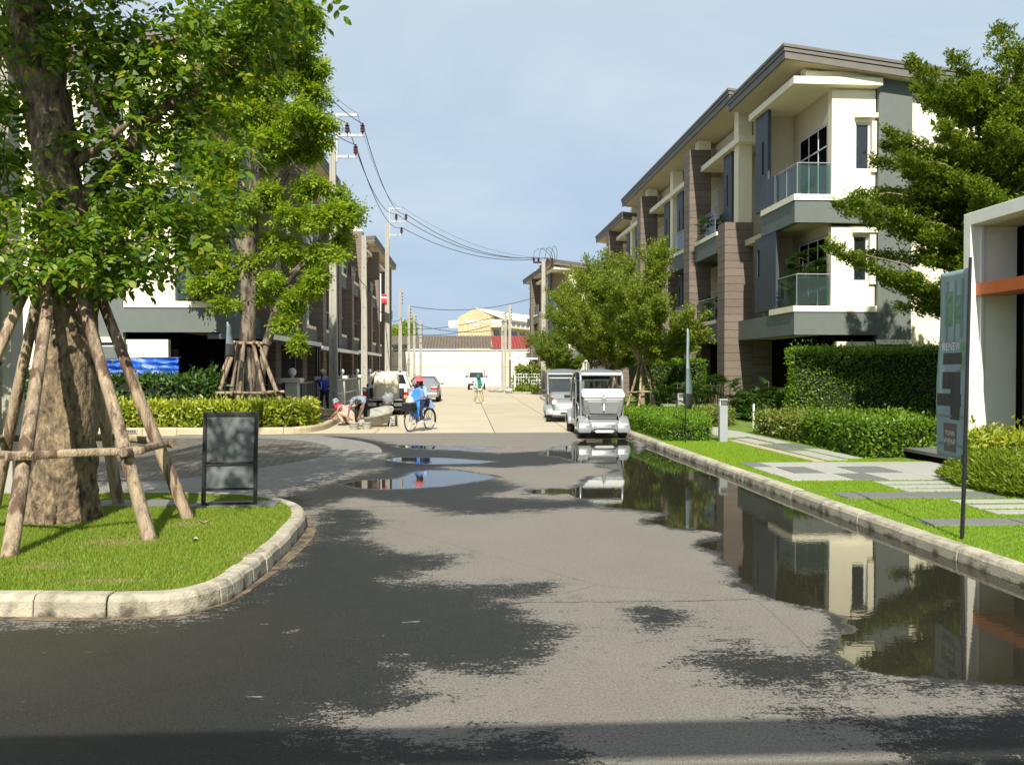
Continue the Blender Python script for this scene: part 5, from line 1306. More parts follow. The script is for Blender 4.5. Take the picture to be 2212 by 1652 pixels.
# ------------------------------------------------------------------ poles and wires
def ut_pole(label, x, y, h, w0, w1, arms=False, brackets=True):
    t = thing('utility_pole', label, 'utility pole', (x,y,0), 0, 'concrete utility poles')
    b = MB()
    def sec(w, z):
        a = w/2; g = w*.16; k = w*.13
        return [(-a,-a,z),(-g,-a,z),(-g,-a+k,z),(g,-a+k,z),(g,-a,z),(a,-a,z),(a,a,z),(-a,a,z)]
    n = 8
    b.loft([sec(w0+(w1-w0)*i/n, h*i/n) for i in range(n+1)]); b.build('shaft', M['concpole'], t)
    for i in range(int(h/1.1)):
        MB().box(-.018,.018,-.2*0-(w0+(w1-w0)*(i*1.1/h))/2+.02, -(w0+(w1-w0)*(i*1.1/h))/2+.028+.02, .8+i*1.1,.85+i*1.1).build('bolt_hole', M['ink'], t) if i < 9 else None
    ins = []
    if arms:
        MB().box(w1/2,w1/2+.10,-.05,.05,h-1.05,h+1.05).build('bracket', M['galv'], t)
        MB().box(w1/2+.101,w1/2+.95,-.04,.04,h+.93,h+1.05).build('crossarm', M['galv'], t)
        MB().box(w1/2+.101,w1/2+1.22,-.04,.04,h+.05,h+.17).build('crossarm', M['galv'], t)
        MB().box(w1/2+.101,w1/2+.92,-.04,.04,h-.87,h-.75).build('crossarm', M['galv'], t)
        MB().tube([(w1/2+.1,0,h+.75),(w1/2+.25,0,h+.93)], .02, 6).build('brace', M['galv'], t)
        for dx, dz in [(.50,.17),(1.16,.17),(.86,-.75)]:
            q = (w1/2+dx, 0, h+dz)
            MB().lathe(q, [(.035,0),(.04,.08),(.10,.10),(.085,.20),(.105,.22),(.09,.30),(.06,.31),(.11,.36),(.05,.40),(.045,.48)], 10).build('insulator', M['insul'], t, smooth=40)
            ins.append(Vector((x+q[0], y, q[2]+.46)))
        ins.append(Vector((x+w1/2+.93, y, h+1.08)))
    elif brackets:
        for k in range(4): MB().lathe((w1/2+.06,0,h-.5-k*.28), [(.03,0),(.05,.04),(.05,.10),(.03,.14)], 8).build('insulator', M['insul'], t)
        MB().box(w1/2,w1/2+.03,-.02,.02,h-1.5,h-.3).build('bracket', M['galv'], t)
    return t, ins
_, I0 = ut_pole('thick concrete pole at the picture edge behind the leaning trunk of the big tree', -6.93, 13.5, 11.8, .40, .26, True)
t0 = bpy.data.objects.get('utility_pole')
MB().tube([(.0,-.235,.1),(-.02,-.20,6.5)], .022, 8).build('conduit', M['yellow'], t0)
_, I1 = ut_pole('tall concrete pole with insulator arms rising just behind the pollarded tree', -5.68, 38.0, 11.8, .36, .24, True)
_, I2 = ut_pole('shorter bare concrete pole between the two armed poles of the shaded row', -5.55, 48.5, 9.2, .36, .25)
_, I3 = ut_pole('tall concrete pole with insulator arms beside the red flag', -5.3, 60.0, 11.8, .36, .24, True)
ut_pole('concrete pole hung with small insulators at the far corner of the shaded row', -5.6, 76.0, 8.8, .34, .24)
ut_pole('tallest of the three thin far poles beside the shaded row', -5.05, 79, 7.6, .28, .2)
ut_pole('middle of the three thin far poles beside the shaded row', -4.65, 80.5, 7.05, .28, .2)
ut_pole('shortest of the three thin far poles, standing before the cream wall', -4.15, 82, 6.4, .30, .2)
ut_pole('shortest far pole before the cream wall beside the far townhouses', 3.42, 79, 5.8, .26, .2)
ut_pole('middle far pole before the cream wall beside the far townhouses', 3.65, 78, 6.9, .26, .2)
ut_pole('tallest far pole before the cream wall beside the far townhouses', 3.98, 77, 7.5, .28, .2)
tR, _ = ut_pole('concrete pole with a tangle of cables at its head beside the bushy vase-shaped trees', 5.75, 63.5, 9.7, .34, .26, brackets=False)
MB().box(-.75,.75,-.04,.04,9.55,9.68).build('crossarm', M['insul'], tR)
RI = []
for k, dx in enumerate((-.7,-.35,.3,.65)):
    MB().lathe((dx,0,9.68), [(.05,0),(.09,.06),(.09,.2),(.05,.28)], 8).build('insulator', M['insul'], tR); RI.append(Vector((5.75+dx,63.5,9.95)))
for k in range(4):
    a = rnd.uniform(-1,1); MB().tube([tuple(p) for p in smooth([(-.7+k*.4,0,9.8),(-.6+k*.45,.1,10.5+.1*k),(.1+k*.3,.15,10.55),(.6+k*.12,.1,9.9),(.5,.1,9.2)], 5)], .018, 5).build('jumper_cable', M['cable'], tR)
def wire(label, a, b, sag, r=.014, name='power_cable', grp='overhead cables'):
    a, b = Vector(a), Vector(b); n = 22; c = a.lerp(b,.5)
    pts = [a.lerp(b, i/n)-c+Vector((0,0,-sag*4*(i/n)*(1-i/n))) for i in range(n+1)]
    o = MB().tube(pts, r, 5).build(name, M['cable']); o.location = c
    tag(o, label, 'cable', grp); return o
lv = ['inner upper','outer upper','lower','topmost thin']
for k in range(4):
    wire(f'{lv[k]} overhead cable from the leafy big tree to the first armed pole', I0[k], I1[k], 1.25, .017 if k < 3 else .008)
    wire(f'{lv[k]} overhead cable between the two armed poles', I1[k], I3[k], 1.1, .018 if k < 3 else .009)
    wire(f'{lv[k]} overhead cable crossing the street from the second armed pole to the cable-tangled pole', I3[k], RI[k], .9, .022 if k < 3 else .010)
wire('slack cable drooping along the shaded row from the first armed pole to the bare pole', (-5.55,38,8.3), (-5.45,48.5,6.4), .5, .02)
wire('slack cable drooping from the bare pole past the red flag to the far corner pole', (-5.45,48.5,6.35), (-5.5,75.8,6.2), .9, .025)
wire('long low cable crossing the far street at the height of the apartment roof', (-5.05,79,7.5), (6.4,80,8.4), .7, .03)
wire('far cable sagging in front of the ochre gable, highest of three', (-5.6,76,5.3), (4.0,77.2,6.9), .5, .028)
wire('far cable sagging in front of the ochre gable, middle of three', (-5.6,76,4.9), (3.65,78,6.2), .6, .028)
wire('far cable sagging in front of the ochre gable, lowest of three', (-4.65,80.2,6.0), (3.42,79,5.5), .55, .028)
# red flag on a white rod
t = thing('red_flag', 'small red flag with a white band hung on a white rod by the armed pole', 'flag', (-5.62,58.6,5.0))
MB().tube([(0,0,0),(0,0,3.2)], .045, 6).build('rod', M['frame'], t)
def fl(z0,z1,m,name):
    b = MB(); vs=[]; fs=[]
    for i in range(6):
        x = .06+i*.07; y = .05*math.sin(i*1.1); dz = -.05*i/5
        vs += [(x,y,z0+dz),(x,y,z1+dz)]
    for i in range(5): fs.append((2*i,2*i+2,2*i+3,2*i+1))
    o = b.add(vs, fs).build(name, m, t, smooth=60); s = o.modifiers.new('th','SOLIDIFY'); s.thickness=.006
fl(1.15,1.55,M['flagred'],'cloth'); fl(1.552,1.68,M['white_print'],'band'); fl(1.682,1.85,M['flagred'],'cloth')

# ------------------------------------------------------------------ fence of the shaded row
def fence_pillar(label, x, y, w, h, ball=.13, cap=.62):
    t = thing('gate_pillar', label, 'gate pillar', (x,y,0), 0, 'white gate pillars topped with balls')
    MB().box(-w/2,w/2,-w/2,w/2,0,h).build('pillar', M['fence'], t, bevel=.01)
    MB().box(-cap/2,cap/2,-cap/2,cap/2,h+.002,h+.16).build('cap', M['fence'], t, bevel=.015)
    MB().lathe((0,0,h+.162), [(.07,0),(.05,.06),(.05,.09)], 12).build('neck', M['fence'], t)
    MB().ball((0,0,h+.25+ball*.9), ball, 14).build('ball', M['fence'], t, smooth=60)
fence_pillar('broad white gate pillar with ball finial at the corner behind the yellow hedge', -6.25, 31.9, .44, 1.34, .15, .72)
fence_pillar('white gate pillar with ball finial just behind the person in blue', -6.2, 38.3, .32, 1.34)
fence_pillar('white gate pillar with ball finial next past the tall armed pole', -6.2, 44.3, .30, 1.34)
fence_pillar('white gate pillar with ball finial between the tall armed pole and the bare pole', -6.2, 50.5, .30, 1.34)
fence_pillar('white gate pillar with ball finial beyond the bare pole, behind the pickup', -6.2, 57, .30, 1.34)
def gate(label, x, y0, y1, h=1.3, m=None):
    t = thing('sliding_gate', label, 'gate', (x,(y0+y1)/2,0), 0, 'barred sliding gates of the shaded row'); L = y1-y0
    for z in (.12,.62,h): MB().box(-.03,.03,-L/2,L/2,z-.03,z+.03).build('rail', m or M['gategrey'], t)
    n = int(L/.42)
    me = MB().box(-.011,.011,-.03,.03,.153,h-.032).mesh('bar', m or M['gategrey'])
    for i in range(n): link('bar', me, t, (0,-L/2+.1+i*(L-.2)/(n-1),0))
gate('dark barred gate between the broad pillar and the person in blue', -6.22, 32.2, 38.0)
gate('pale barred gate just past the tall armed pole', -6.2, 38.6, 44.1, 1.3, M['fence'])
gate('pale barred gate between the tall armed pole and the bare pole', -6.2, 44.5, 50.3, 1.3, M['fence'])
gate('pale barred gate beyond the bare pole behind the pickup', -6.2, 50.7, 56.8, 1.3, M['fence'])
t = thing('slat_fence', 'grey fence of horizontal slats beside the broad white pillar', 'fence', (-7.2,32.0,0))
for k in range(8): MB().box(-.72,.70,-.02,.02,.12+k*.15,.23+k*.15).build('slat', M['gategrey'], t)
for x in (-.7,0,.68): MB().box(x-.03,x+.03,.022,.07,0,1.34).build('post', M['gategrey'], t)
# low white boundary wall and blue tarpaulin before the shaded end house
t = thing('boundary_wall', 'low white boundary wall with a stepped cap below the blue tarpaulin', 'wall', (-11,27.55,0))
MB().box(-3,2.3,-.08,.08,0,1.22).build('wall', M['white'], t); MB().box(-.2,.9,-.14,.14,1.223,1.42).build('cap', M['white'], t)
t = thing('tarpaulin', 'rumpled blue tarpaulin strung along the white wall before the dark opening', 'tarpaulin', (-10.3,27.9,1.2))
vs=[]; fs=[]; nx, nz_ = 70, 26
for j in range(nz_+1):
    for i in range(nx+1):
        x = -1.7+3.0*i/nx; z = (.98-.14*max(0,-x-.4)*.5)*j/nz_+.03*math.sin(x*2.3)
        y = .055*math.sin(z*34+.8*math.sin(x*2.1)+x*.7)*(.6+.4*math.sin(x*3.1+z*5))+.03*math.sin(x*9+z*13)
        vs.append((x,y,z))
for j in range(nz_):
    for i in range(nx): a=j*(nx+1)+i; fs.append((a,a+1,a+nx+2,a+nx+1))
o = MB().add(vs, fs).build('sheet', M['tarp'], t, smooth=60); s = o.modifiers.new('th','SOLIDIFY'); s.thickness=.006
MB().tube([(-1.75,.03,.92),(0,.02,1.0),(1.35,.03,1.0)], .012, 5).build('rope', M['cable'], t)
t = thing('garden_railing', 'thin grey railing behind the strap-leaved plant', 'railing', (-7.9,28.1,0))
MB().box(-1.0,1.6,-.015,.015,1.30,1.34).build('rail', M['rail'], t)
for i in range(9): MB().box(-.95+i*.3,-.93+i*.3,-.012,.012,.2,1.298).build('bar', M['rail'], t)

# ------------------------------------------------------------------ verge before the far townhouses
t = thing('lattice_fence', 'white lattice fence overgrown with shrubs beside the cable-tangled pole', 'fence', (5.0,66,0))
for k in range(12): MB().box(-1.15+k*.2,-1.09+k*.2,-.02,.02,.1,1.5).build('slat', M['fence'], t)
for k in range(6): MB().box(-1.18,1.12,-.045,-.022,.2+k*.24,.26+k*.24).build('slat', M['fence'], t)
for x in (-1.2,1.15): MB().box(x-.06,x+.06,-.06,.06,0,1.65).build('post', M['fence'], t)
hedge('overgrown_shrub', 'loose shrubs growing through the white lattice fence', [(3.9,66.1),(6.4,66.1),(6.4,67.6),(4.1,67.6)], 0, 1.9, LW, .24, 120, lump=.3, rough=.2, cat='shrub')
hedge('verge_plants', 'low weeds along the kerb below the white lattice fence', [(3.8,64.6),(5.5,64.3),(5.5,65.6),(3.9,65.7)], 0, .4, LF, .2, 130, lump=.15, rough=.1, cat='plants')
t = thing('dark_gate', 'black metal gate under a thin white beam beside the far brown pier', 'gate', (5.3,72,0))
for x in (-1.55,.35): MB().box(x-.05,x+.05,-.05,.05,0,2.6).build('post', M['metal_dark'], t)
MB().box(-1.7,.75,-.08,.08,2.603,2.75).build('beam', M['frame'], t); MB().box(.0,.299,-.03,.03,.1,2.4).build('leaf', M['black'], t)
hk = kerb_run('far_kerb', [(3.3,67),(3.6,64.2),(4.5,63.6),(7,63.4)], .2, .16, [1.2], M['kerb'], -1)
t = thing('rubble_bags', 'torn sacks and broken slabs dumped beside the far poles', 'rubble', (2.7,69,0))
for k in range(7):
    x, y = rnd.uniform(-1,1.2), rnd.uniform(-1.2,1.0); MB().ball((x,y,.13), .28, 8, (1.2,.9,.55), 5).build('sack' if k % 2 else 'broken_slab', M['bag_white'] if k % 2 else M['mortar'], t, smooth=50)
# site clutter round the workers
t = thing('timber_offcut', 'timber offcuts lying on the concrete below the wheelbarrow', 'timber', (-2.7,26.9,.003))
for k in range(4): MB().box(-.5+k*.05,.5-k*.1,-.05,.04,0,.03).build('plank', M['stone'], t, loc=(k*.22-.2,k*.2-.2,.001*k), rot=(0,0,R(12*k-10)))
t = thing('low_step', 'low ochre stone step at the foot of the gate behind the yellow hedge', 'step', (-5.5,33.2,0))
MB().box(-.5,.5,-.3,.3,0,.26).build('base', M['stone'], t); MB().box(-.55,.55,-.34,.34,.262,.32).build('cap', M['stone'], t)
# ------------------------------------------------------------------ vehicles
def wheel(parent, x, y, r, w, spokes=8, dark=False):
    """tyre, rim and hub; axle along x"""
    MX = Matrix.Rotation(R(90), 3, 'Y')
    o = MB().lathe((0,0,0), [(r*.62,-w/2),(r*.92,-w/2),(r,-w*.36),(r,w*.36),(r*.92,w/2),(r*.62,w/2)], 22, MX).build('wheel', M['tyre'], parent, smooth=40, loc=(x,y,r))
    MB().lathe((0,0,0), [(r*.60,-w*.42),(r*.55,-w*.44),(r*.25,-w*.3),(r*.16,-w*.40),(r*.16,w*.40),(r*.25,w*.3),(r*.55,w*.44),(r*.60,w*.42)], 18, MX).build('rim', M['plastic'] if dark else M['rim'], o, smooth=40)
    for k in range(spokes):
        a = 2*PI*k/spokes
        for s in (-1,1): MB().tube([(s*w*.40,math.cos(a)*r*.16,math.sin(a)*r*.16),(s*w*.43,math.cos(a)*r*.57,math.sin(a)*r*.57)], r*.05, 5).build('spoke', M['rim'], o)
    return o
def rbox(x0,x1,y0,y1,z0,z1): return MB().box(x0,x1,y0,y1,z0,z1)
def ring_sec(y, hw, z0, z1, rt=.12, rb=.08, n=4, top_in=0.):
    """rounded section across the car at y: half width hw, from z0 to z1"""
    pts = []
    for cx, cz, a0, rr in [(hw-top_in-rt,z1-rt,0,rt),(-(hw-top_in)+rt,z1-rt,90,rt),(-hw+rb,z0+rb,180,rb),(hw-rb,z0+rb,270,rb)]:
        for k in range(n+1):
            a = R(a0+90*k/n); pts.append((cx+rr*math.cos(a), y, cz+rr*math.sin(a)))
    return pts

def cart(label, loc, rz):
    """open electric passenger cart; front at +y, origin on the ground under the rear bumper"""
    t = thing('electric_cart', label, 'electric cart', loc, rz, 'silver electric carts parked at the kerb')
    # floor pan and nose
    MB().loft([ring_sec(y, hw, z0, z1, .05, .05) for y,hw,z0,z1 in [(.62,.50,.24,.40),(1.0,.56,.22,.36),(2.35,.56,.22,.36),(2.6,.5,.24,.36)]]).build('floor', M['silver'], t, smooth=40)
    MB().loft([ring_sec(y, hw, z0, z1, rt, .06, top_in=ti) for y,hw,z0,z1,rt,ti in [(2.42,.58,.34,1.06,.14,.06),(2.62,.58,.30,1.03,.16,.06),(2.9,.50,.26,.90,.16,.05),(3.15,.45,.24,.72,.14,.04),(3.27,.38,.28,.58,.12,.03)]]).build('nose', M['silver'], t, smooth=50)
    b = MB().loft([ring_sec(y, hw, z0, z1, .05, .05) for y,hw,z0,z1 in [(3.12,.44,.24,.40),(3.30,.42,.25,.40),(3.36,.34,.27,.38)]]); b.build('front_bumper', M['silver2'], t, smooth=40)
    for s in (-1,1):
        MB().lathe((s*.36,3.10,.66), [(.085,0),(.08,.10),(.03,.14)], 14, Matrix.Rotation(R(-70),3,'X')).build('headlight', M['lens'], t, smooth=40)
        MB().lathe((s*.43,2.93,.86), [(.035,0),(.03,.05)], 10, Matrix.Rotation(R(-60),3,'X')).build('indicator', M['amber'], t, smooth=40)
        # fenders
        for yc, xo in [(.36,.535),(2.83,.535)]:
            rings = []
            for k in range(9):
                a = R(-8+196*k/8); yy = yc-math.cos(a)*.36; zz = .30+math.sin(a)*.30
                y2, z2 = yc-math.cos(a)*.30, .30+math.sin(a)*.24
                rings.append([(s*(xo-.13),yy,zz),(s*(xo+.10),yy,zz),(s*(xo+.13),yc-math.cos(a)*.34,.30+math.sin(a)*.28),(s*(xo+.125),y2,z2),(s*(xo-.13),y2,z2)])
            MB().loft(rings).build('fender', M['silver'], t, smooth=50)
            wheel(t, s*.54, yc, .27, .19, 6)
        # side hoop: one bent tube from the nose over the roof to the tail
        pts = smooth([(s*.56,2.62,.92),(s*.565,2.36,1.30),(s*.565,2.02,1.66),(s*.565,1.6,1.765),(s*.565,1.0,1.78),(s*.565,.62,1.74),(s*.565,.47,1.60),(s*.565,.42,1.2),(s*.56,.40,.55)], 5)
        MB().tube(pts, .036, 10).build('roof_hoop', M['silver'], t, smooth=50)
        MB().tube(smooth([(s*.565,1.36,1.76),(s*.575,1.36,1.2),(s*.575,1.40,.36)], 5), .028, 8).build('door_post', M['silver'], t, smooth=50)
        MB().tube(smooth([(s*.57,1.0,.34),(s*.575,.80,.60),(s*.575,.86,.86),(s*.57,1.3,.92)], 5), .022, 8).build('hip_rail', M['silver'], t, smooth=50)
        MB().box(s*.57-.015,s*.57+.015,.9,2.3,.30,.42).build('side_sill', M['silver2'], t, bevel=.008)
    # roof
    MB().loft([[(x, y, z-.10*(x/.54)**2*.6) for x in np.linspace(-.54,.54,9)]+[(x, y, z-.035-.10*(x/.54)**2*.6) for x in np.linspace(.54,-.54,9)] for y,z in [(.50,1.76),(.62,1.81),(1.2,1.845),(1.8,1.82),(2.06,1.72)]]).build('roof', M['roofgrey'], t, smooth=50)
    MB().tube([(-.54,.47,1.70),(.54,.47,1.70)], .042, 10).build('rear_rail', M['silver2'], t, smooth=50)
    MB().tube([(-.54,2.08,1.655),(.54,2.08,1.655)], .03, 8).build('front_rail', M['silver'], t, smooth=50)
    # windscreen: two panes
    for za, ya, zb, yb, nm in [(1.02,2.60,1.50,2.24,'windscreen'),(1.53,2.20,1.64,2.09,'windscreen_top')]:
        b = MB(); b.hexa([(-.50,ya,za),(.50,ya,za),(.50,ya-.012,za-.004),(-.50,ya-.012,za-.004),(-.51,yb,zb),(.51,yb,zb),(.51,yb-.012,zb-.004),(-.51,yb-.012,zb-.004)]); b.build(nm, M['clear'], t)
    MB().tube([(-.51,2.22,1.515),(.51,2.22,1.515)], .018, 6).build('screen_bar', M['silver2'], t)
    MB().box(-.50,.50,2.30,2.44,.80,.98).build('dashboard', M['plastic'], t, bevel=.02)
    th = [(math.cos(a)*.17, math.sin(a)*.17) for a in np.linspace(0,2*PI,15)]
    MB().tube([(-.26+x, 2.16-z*.35, .98+z*.9) for x,z in th], .016, 6, cap=False).build('steering_wheel', M['plastic'], t)
    MB().tube([(-.26,2.16,.98),(-.26,2.36,.85)], .02, 6).build('steering_column', M['plastic'], t)
    # seats
    for y in (.92,1.72):
        MB().loft([ring_sec(yy, .50, .42, z1, .05, .04) for yy,z1 in [(y-.02,.62),(y+.2,.64),(y+.42,.63)]]).build('seat', M['seat'], t, smooth=40)
        for s in (-1,1):
            MB().loft([[(s*.26+dx*w, y-.12+dz*-.10+dy, .60+dz) for dx,dy in [(-.2,0),(.2,0),(.2,.09),(-.2,.09)]] for dz,w in [(0,1.1),(.3,1.05),(.5,.85)]]).build('seat_back', M['seat'], t, bevel=.02)
            MB().loft([[(s*.26+dx*w, y-.19+dy, 1.13+dz) for dx,dy in [(-.11,0),(.11,0),(.11,.06),(-.11,.06)]] for dz,w in [(0,1),(.14,.9)]]).build('headrest', M['seat'] if y > 1 else M['silver2'], t, bevel=.015)
    # luggage box on the tail
    b = MB(); b.loft([[(x*w, y0_, z) for x, z_ in [(0,0)] for x, z in [(-.54,zz),(.54,zz)]]+[(x*w, y1_, zz) for x in (.54,-.54)] for zz,w,y0_,y1_ in [(.56,.82,.22,.60),(.62,.88,.16,.62),(.86,.97,.10,.64),(1.06,1.0,.08,.66)]]); b.build('luggage_box', M['silver'], t, bevel=.03)
    b = MB(); b.loft([[(-.34,.13,.70),(.34,.13,.70),(.40,.14,.96),(-.40,.14,.96)],[(-.36,.095,.66),(.36,.095,.66),(.43,.075,.99),(-.43,.075,.99)]]); b.build('box_panel', M['silver'], t, bevel=.01)
    b = MB(); b.loft([[(-.57*w,y0_,zz),(.57*w,y0_,zz),(.57*w,y1_,zz),(-.57*w,y1_,zz)] for zz,w,y0_,y1_ in [(1.07,.92,.055,.68),(1.12,1,.06,.68),(1.22,.99,.16,.66),(1.31,.90,.30,.62)]]); b.build('box_lid', M['silver2'], t, bevel=.025)
    MB().box(-.05,.05,.035,.07,.92,1.10).build('latch', M['rim'], t, bevel=.01); MB().box(-.022,.022,.03,.06,.74,.919).build('latch_tongue', M['frame'], t, bevel=.008)
    MB().tube([(0,.07,1.13),(0,.05,1.20)], .012, 6).build('lock', M['ink'], t); MB().box(-.05,.05,.04,.06,1.112,1.128).build('lock_plate', M['ink'], t)
    # tail deck
    MB().loft([ring_sec(y, hw, z0, z1, .06, .06) for y,hw,z0,z1 in [(-.02,.34,.20,.40),(.06,.40,.18,.48),(.30,.41,.18,.52),(.62,.45,.22,.46)]]).build('tail_deck', M['silver'], t, smooth=50)
    MB().box(-.36,.36,.20,.5,.52,.58).build('box_support', M['roofgrey'], t)
    for s in (-1,1):
        MB().loft([ring_sec(y, .17, .17, z1, .07, .05) for y,z1 in [(-.03,.38),(.03,.46),(.2,.48),(.3,.47)]]).build('tail_pod', M['silver'], t, smooth=50, loc=(s*.515,0,0))
        for dx in (-.02,.02):
            for dz in (-.015,.015): MB().box(s*.24+dx-.012,s*.24+dx+.012,-.024,-.012,.33+dz-.009,.33+dz+.009).build('vent', M['ink'], t)
    MB().tube(smooth([(-.31,-.03,.18),(-.29,-.035,.25),(-.2,-.035,.27),(.2,-.035,.27),(.29,-.035,.25),(.31,-.03,.18)], 4), .012, 6).build('bumper_groove', M['ink'], t)
    MB().loft([ring_sec(y, .24, .17, .235, .02, .02) for y in (-.05,-.01)]).build('bumper_step', M['silver2'], t, smooth=40)
    for s in (-1,1):
        MB().box(s*.70-.08,s*.70+.08,2.36,2.44,1.00,1.10).build('mirror', M['plastic'], t, bevel=.02); MB().tube([(s*.57,2.42,1.03),(s*.66,2.41,1.04)], .012, 5).build('mirror_arm', M['plastic'], t)
    for y_, z_, w_ in [(3.05,.80,.34),(3.13,.735,.32),(3.20,.655,.30)]: MB().tube([(-w_,y_-.03,z_-.03),(-w_*.8,y_,z_),(w_*.8,y_,z_),(w_,y_-.03,z_-.03)], .007, 5).build('panel_gap', M['ink'], t)
    MB().box(-.16,.16,3.345,3.375,.29,.36).build('bumper_slot', M['ink'], t, bevel=.01)
    MB().box(-.30,.30,-.012,.0,.405,.41).build('deck_seam', M['ink'], t)
    return t
cart('silver electric cart with luggage box, seen from behind at the edge of the puddle', (3.66,22.65,0), 0)
cart('silver electric cart facing the viewer, parked ahead of the luggage cart', (3.66,32.9,0), R(180-4))

def car_body(t, secs, m, name='body'):
    """secs: (y, lower half width, sill z, belt half width, belt z, top half width, top z)"""
    rings = []
    for y,w0,z0,w1,z1,w2,z2 in secs:
        half = [(w0*.96,z0),(w0,z0+.10),(w1,z0+(z1-z0)*.55),(w1*.985,z1),(w2+.03 if z2 > z1+.05 else w1*.90,z2-.04 if z2 > z1+.05 else z1+.015),(w2*.86 if z2 > z1+.05 else w1*.6,z2 if z2 > z1+.05 else z1+.03)]
        rings.append([(x,y,z) for x,z in half]+[(-x,y,z) for x,z in reversed(half)])
    return MB().loft(rings).build(name, m, t, smooth=35)
def glass_quad(t, pts, name='window', off=.012, m=None):
    P = [Vector(p) for p in pts]; n = (P[1]-P[0]).cross(P[2]-P[0]).normalized()
    return MB().hexa([tuple(p-n*.006) for p in P]+[tuple(p+n*off) for p in P]).build(name, m or M['glass'], t)

# pickup, tail towards us
t = thing('pickup_truck', 'white pickup with open tailgate and red tail lamps parked behind the wheelbarrow', 'pickup', (-3.15,34.7,0))
car_body(t, [(1.55,.84,.42,.88,1.08,.70,1.08),(1.60,.84,.40,.88,1.10,.66,1.66),(1.9,.85,.38,.885,1.10,.68,1.74),(2.7,.85,.36,.885,1.10,.66,1.74),(3.1,.85,.36,.885,1.08,.62,1.62),(3.65,.85,.36,.88,1.04,.8,1.04),(4.6,.82,.38,.84,.98,.7,.98),(4.95,.70,.42,.74,.86,.6,.86)], M['carwhite'], 'cab')
for s in (-1,1):
    MB().box(s*.80 if s > 0 else -.88,.88 if s > 0 else s*.80,.05,1.545,.52,1.05).build('bed_side', M['carwhite'], t, bevel=.02)
    MB().box(min(s*.70,s*.90),max(s*.70,s*.90),-.02,.047,.66,1.10).build('tail_post', M['plastic'], t, bevel=.01)
    MB().box(min(s*.735,s*.88),max(s*.735,s*.88),-.045,-.021,.66,.77).build('tail_lamp', M['amber'], t, bevel=.008)
    MB().box(min(s*.735,s*.88),max(s*.735,s*.88),-.045,-.021,.773,.94).build('tail_lamp', M['red'], t, bevel=.008)
    MB().box(min(s*.745,s*.87),max(s*.745,s*.87),-.045,-.021,.943,1.07).build('tail_lamp', M['lens'], t, bevel=.008)
    wheel(t, s*.76, .85, .36, .24, 6); wheel(t, s*.76, 3.9, .36, .24, 6)
    MB().ball((s*.99,3.0,1.12), .10, 10, (1,.6,.9)).build('mirror', M['plastic'], t, smooth=60)
    glass_quad(t, [(s*.875,1.85,1.14),(s*.875,3.05,1.12),(s*.69,2.85,1.60),(s*.70,1.95,1.62)])
MB().box(-.80,.80,.05,1.5,.50,.56).build('bed_floor', M['plastic'], t); MB().box(-.79,.79,1.50,1.545,.56,1.04).build('bulkhead', M['plastic'], t)
MB().box(-.72,.72,-.50,.02,.60,.66).build('tailgate', M['plastic'], t, bevel=.012); MB().box(-.70,.70,-.52,-.503,.61,.65).build('gate_trim', M['rim'], t)
MB().box(-.88,.88,-.16,.045,.36,.50).build('bumper', M['plastic'], t, bevel=.02)
for s in (-1,1): MB().box(min(s*.34,s*.86),max(s*.34,s*.86),-.185,-.163,.37,.51).build('bumper_step', M['silver2'], t, bevel=.01)
MB().box(-.21,.21,-.187,-.163,.34,.49).build('number_plate', M['plate'], t)
for k in range(6): MB().box(-.16+k*.056,-.125+k*.056,-.191,-.188,.40,.46).build('plate_digit', M['ink'], t)
glass_quad(t, [(-.74,1.57,1.16),(.74,1.57,1.16),(.60,1.585,1.60),(-.60,1.585,1.60)], 'rear_window')
for s in (-1,1): MB().box(s*.45-.05,s*.45+.05,1.66,2.9,1.745,1.775).build('roof_rail', M['rim'], t)
MB().box(-.7,.7,.3,3.9,.25,.34).build('chassis', M['plastic'], t)
# wrapped load on its bed
t = thing('wrapped_load', 'bulky load wrapped in wrinkled cream sheeting on the pickup bed', 'load', (-3.13,34.95,.66))
rings = []
for z, w, d in [(0,.52,.44),(.08,.50,.42),(.3,.49,.40),(.6,.50,.40),(.85,.48,.38),(1.02,.42,.30),(1.08,.25,.18)]:
    rings.append([((w+.03*math.sin(k*2.3+z*7)+rnd.uniform(-.018,.018))*math.copysign(abs(math.cos(2*PI*k/20))**.45, math.cos(2*PI*k/20)), (d+.02*math.sin(k*3.1+z*9))*math.copysign(abs(math.sin(2*PI*k/20))**.5, math.sin(2*PI*k/20)), z+rnd.uniform(-.012,.012)*(z > 0)) for k in range(20)])
MB().loft(rings).build('sheeting', M['wrap'], t, smooth=30)
MB().tube([(.51,-.1,.5),(.30,-.43,.62),(0,-.43,.55),(-.3,-.43,.6),(-.51,-.1,.5)], .012, 5).build('tie', M['bag'], t)
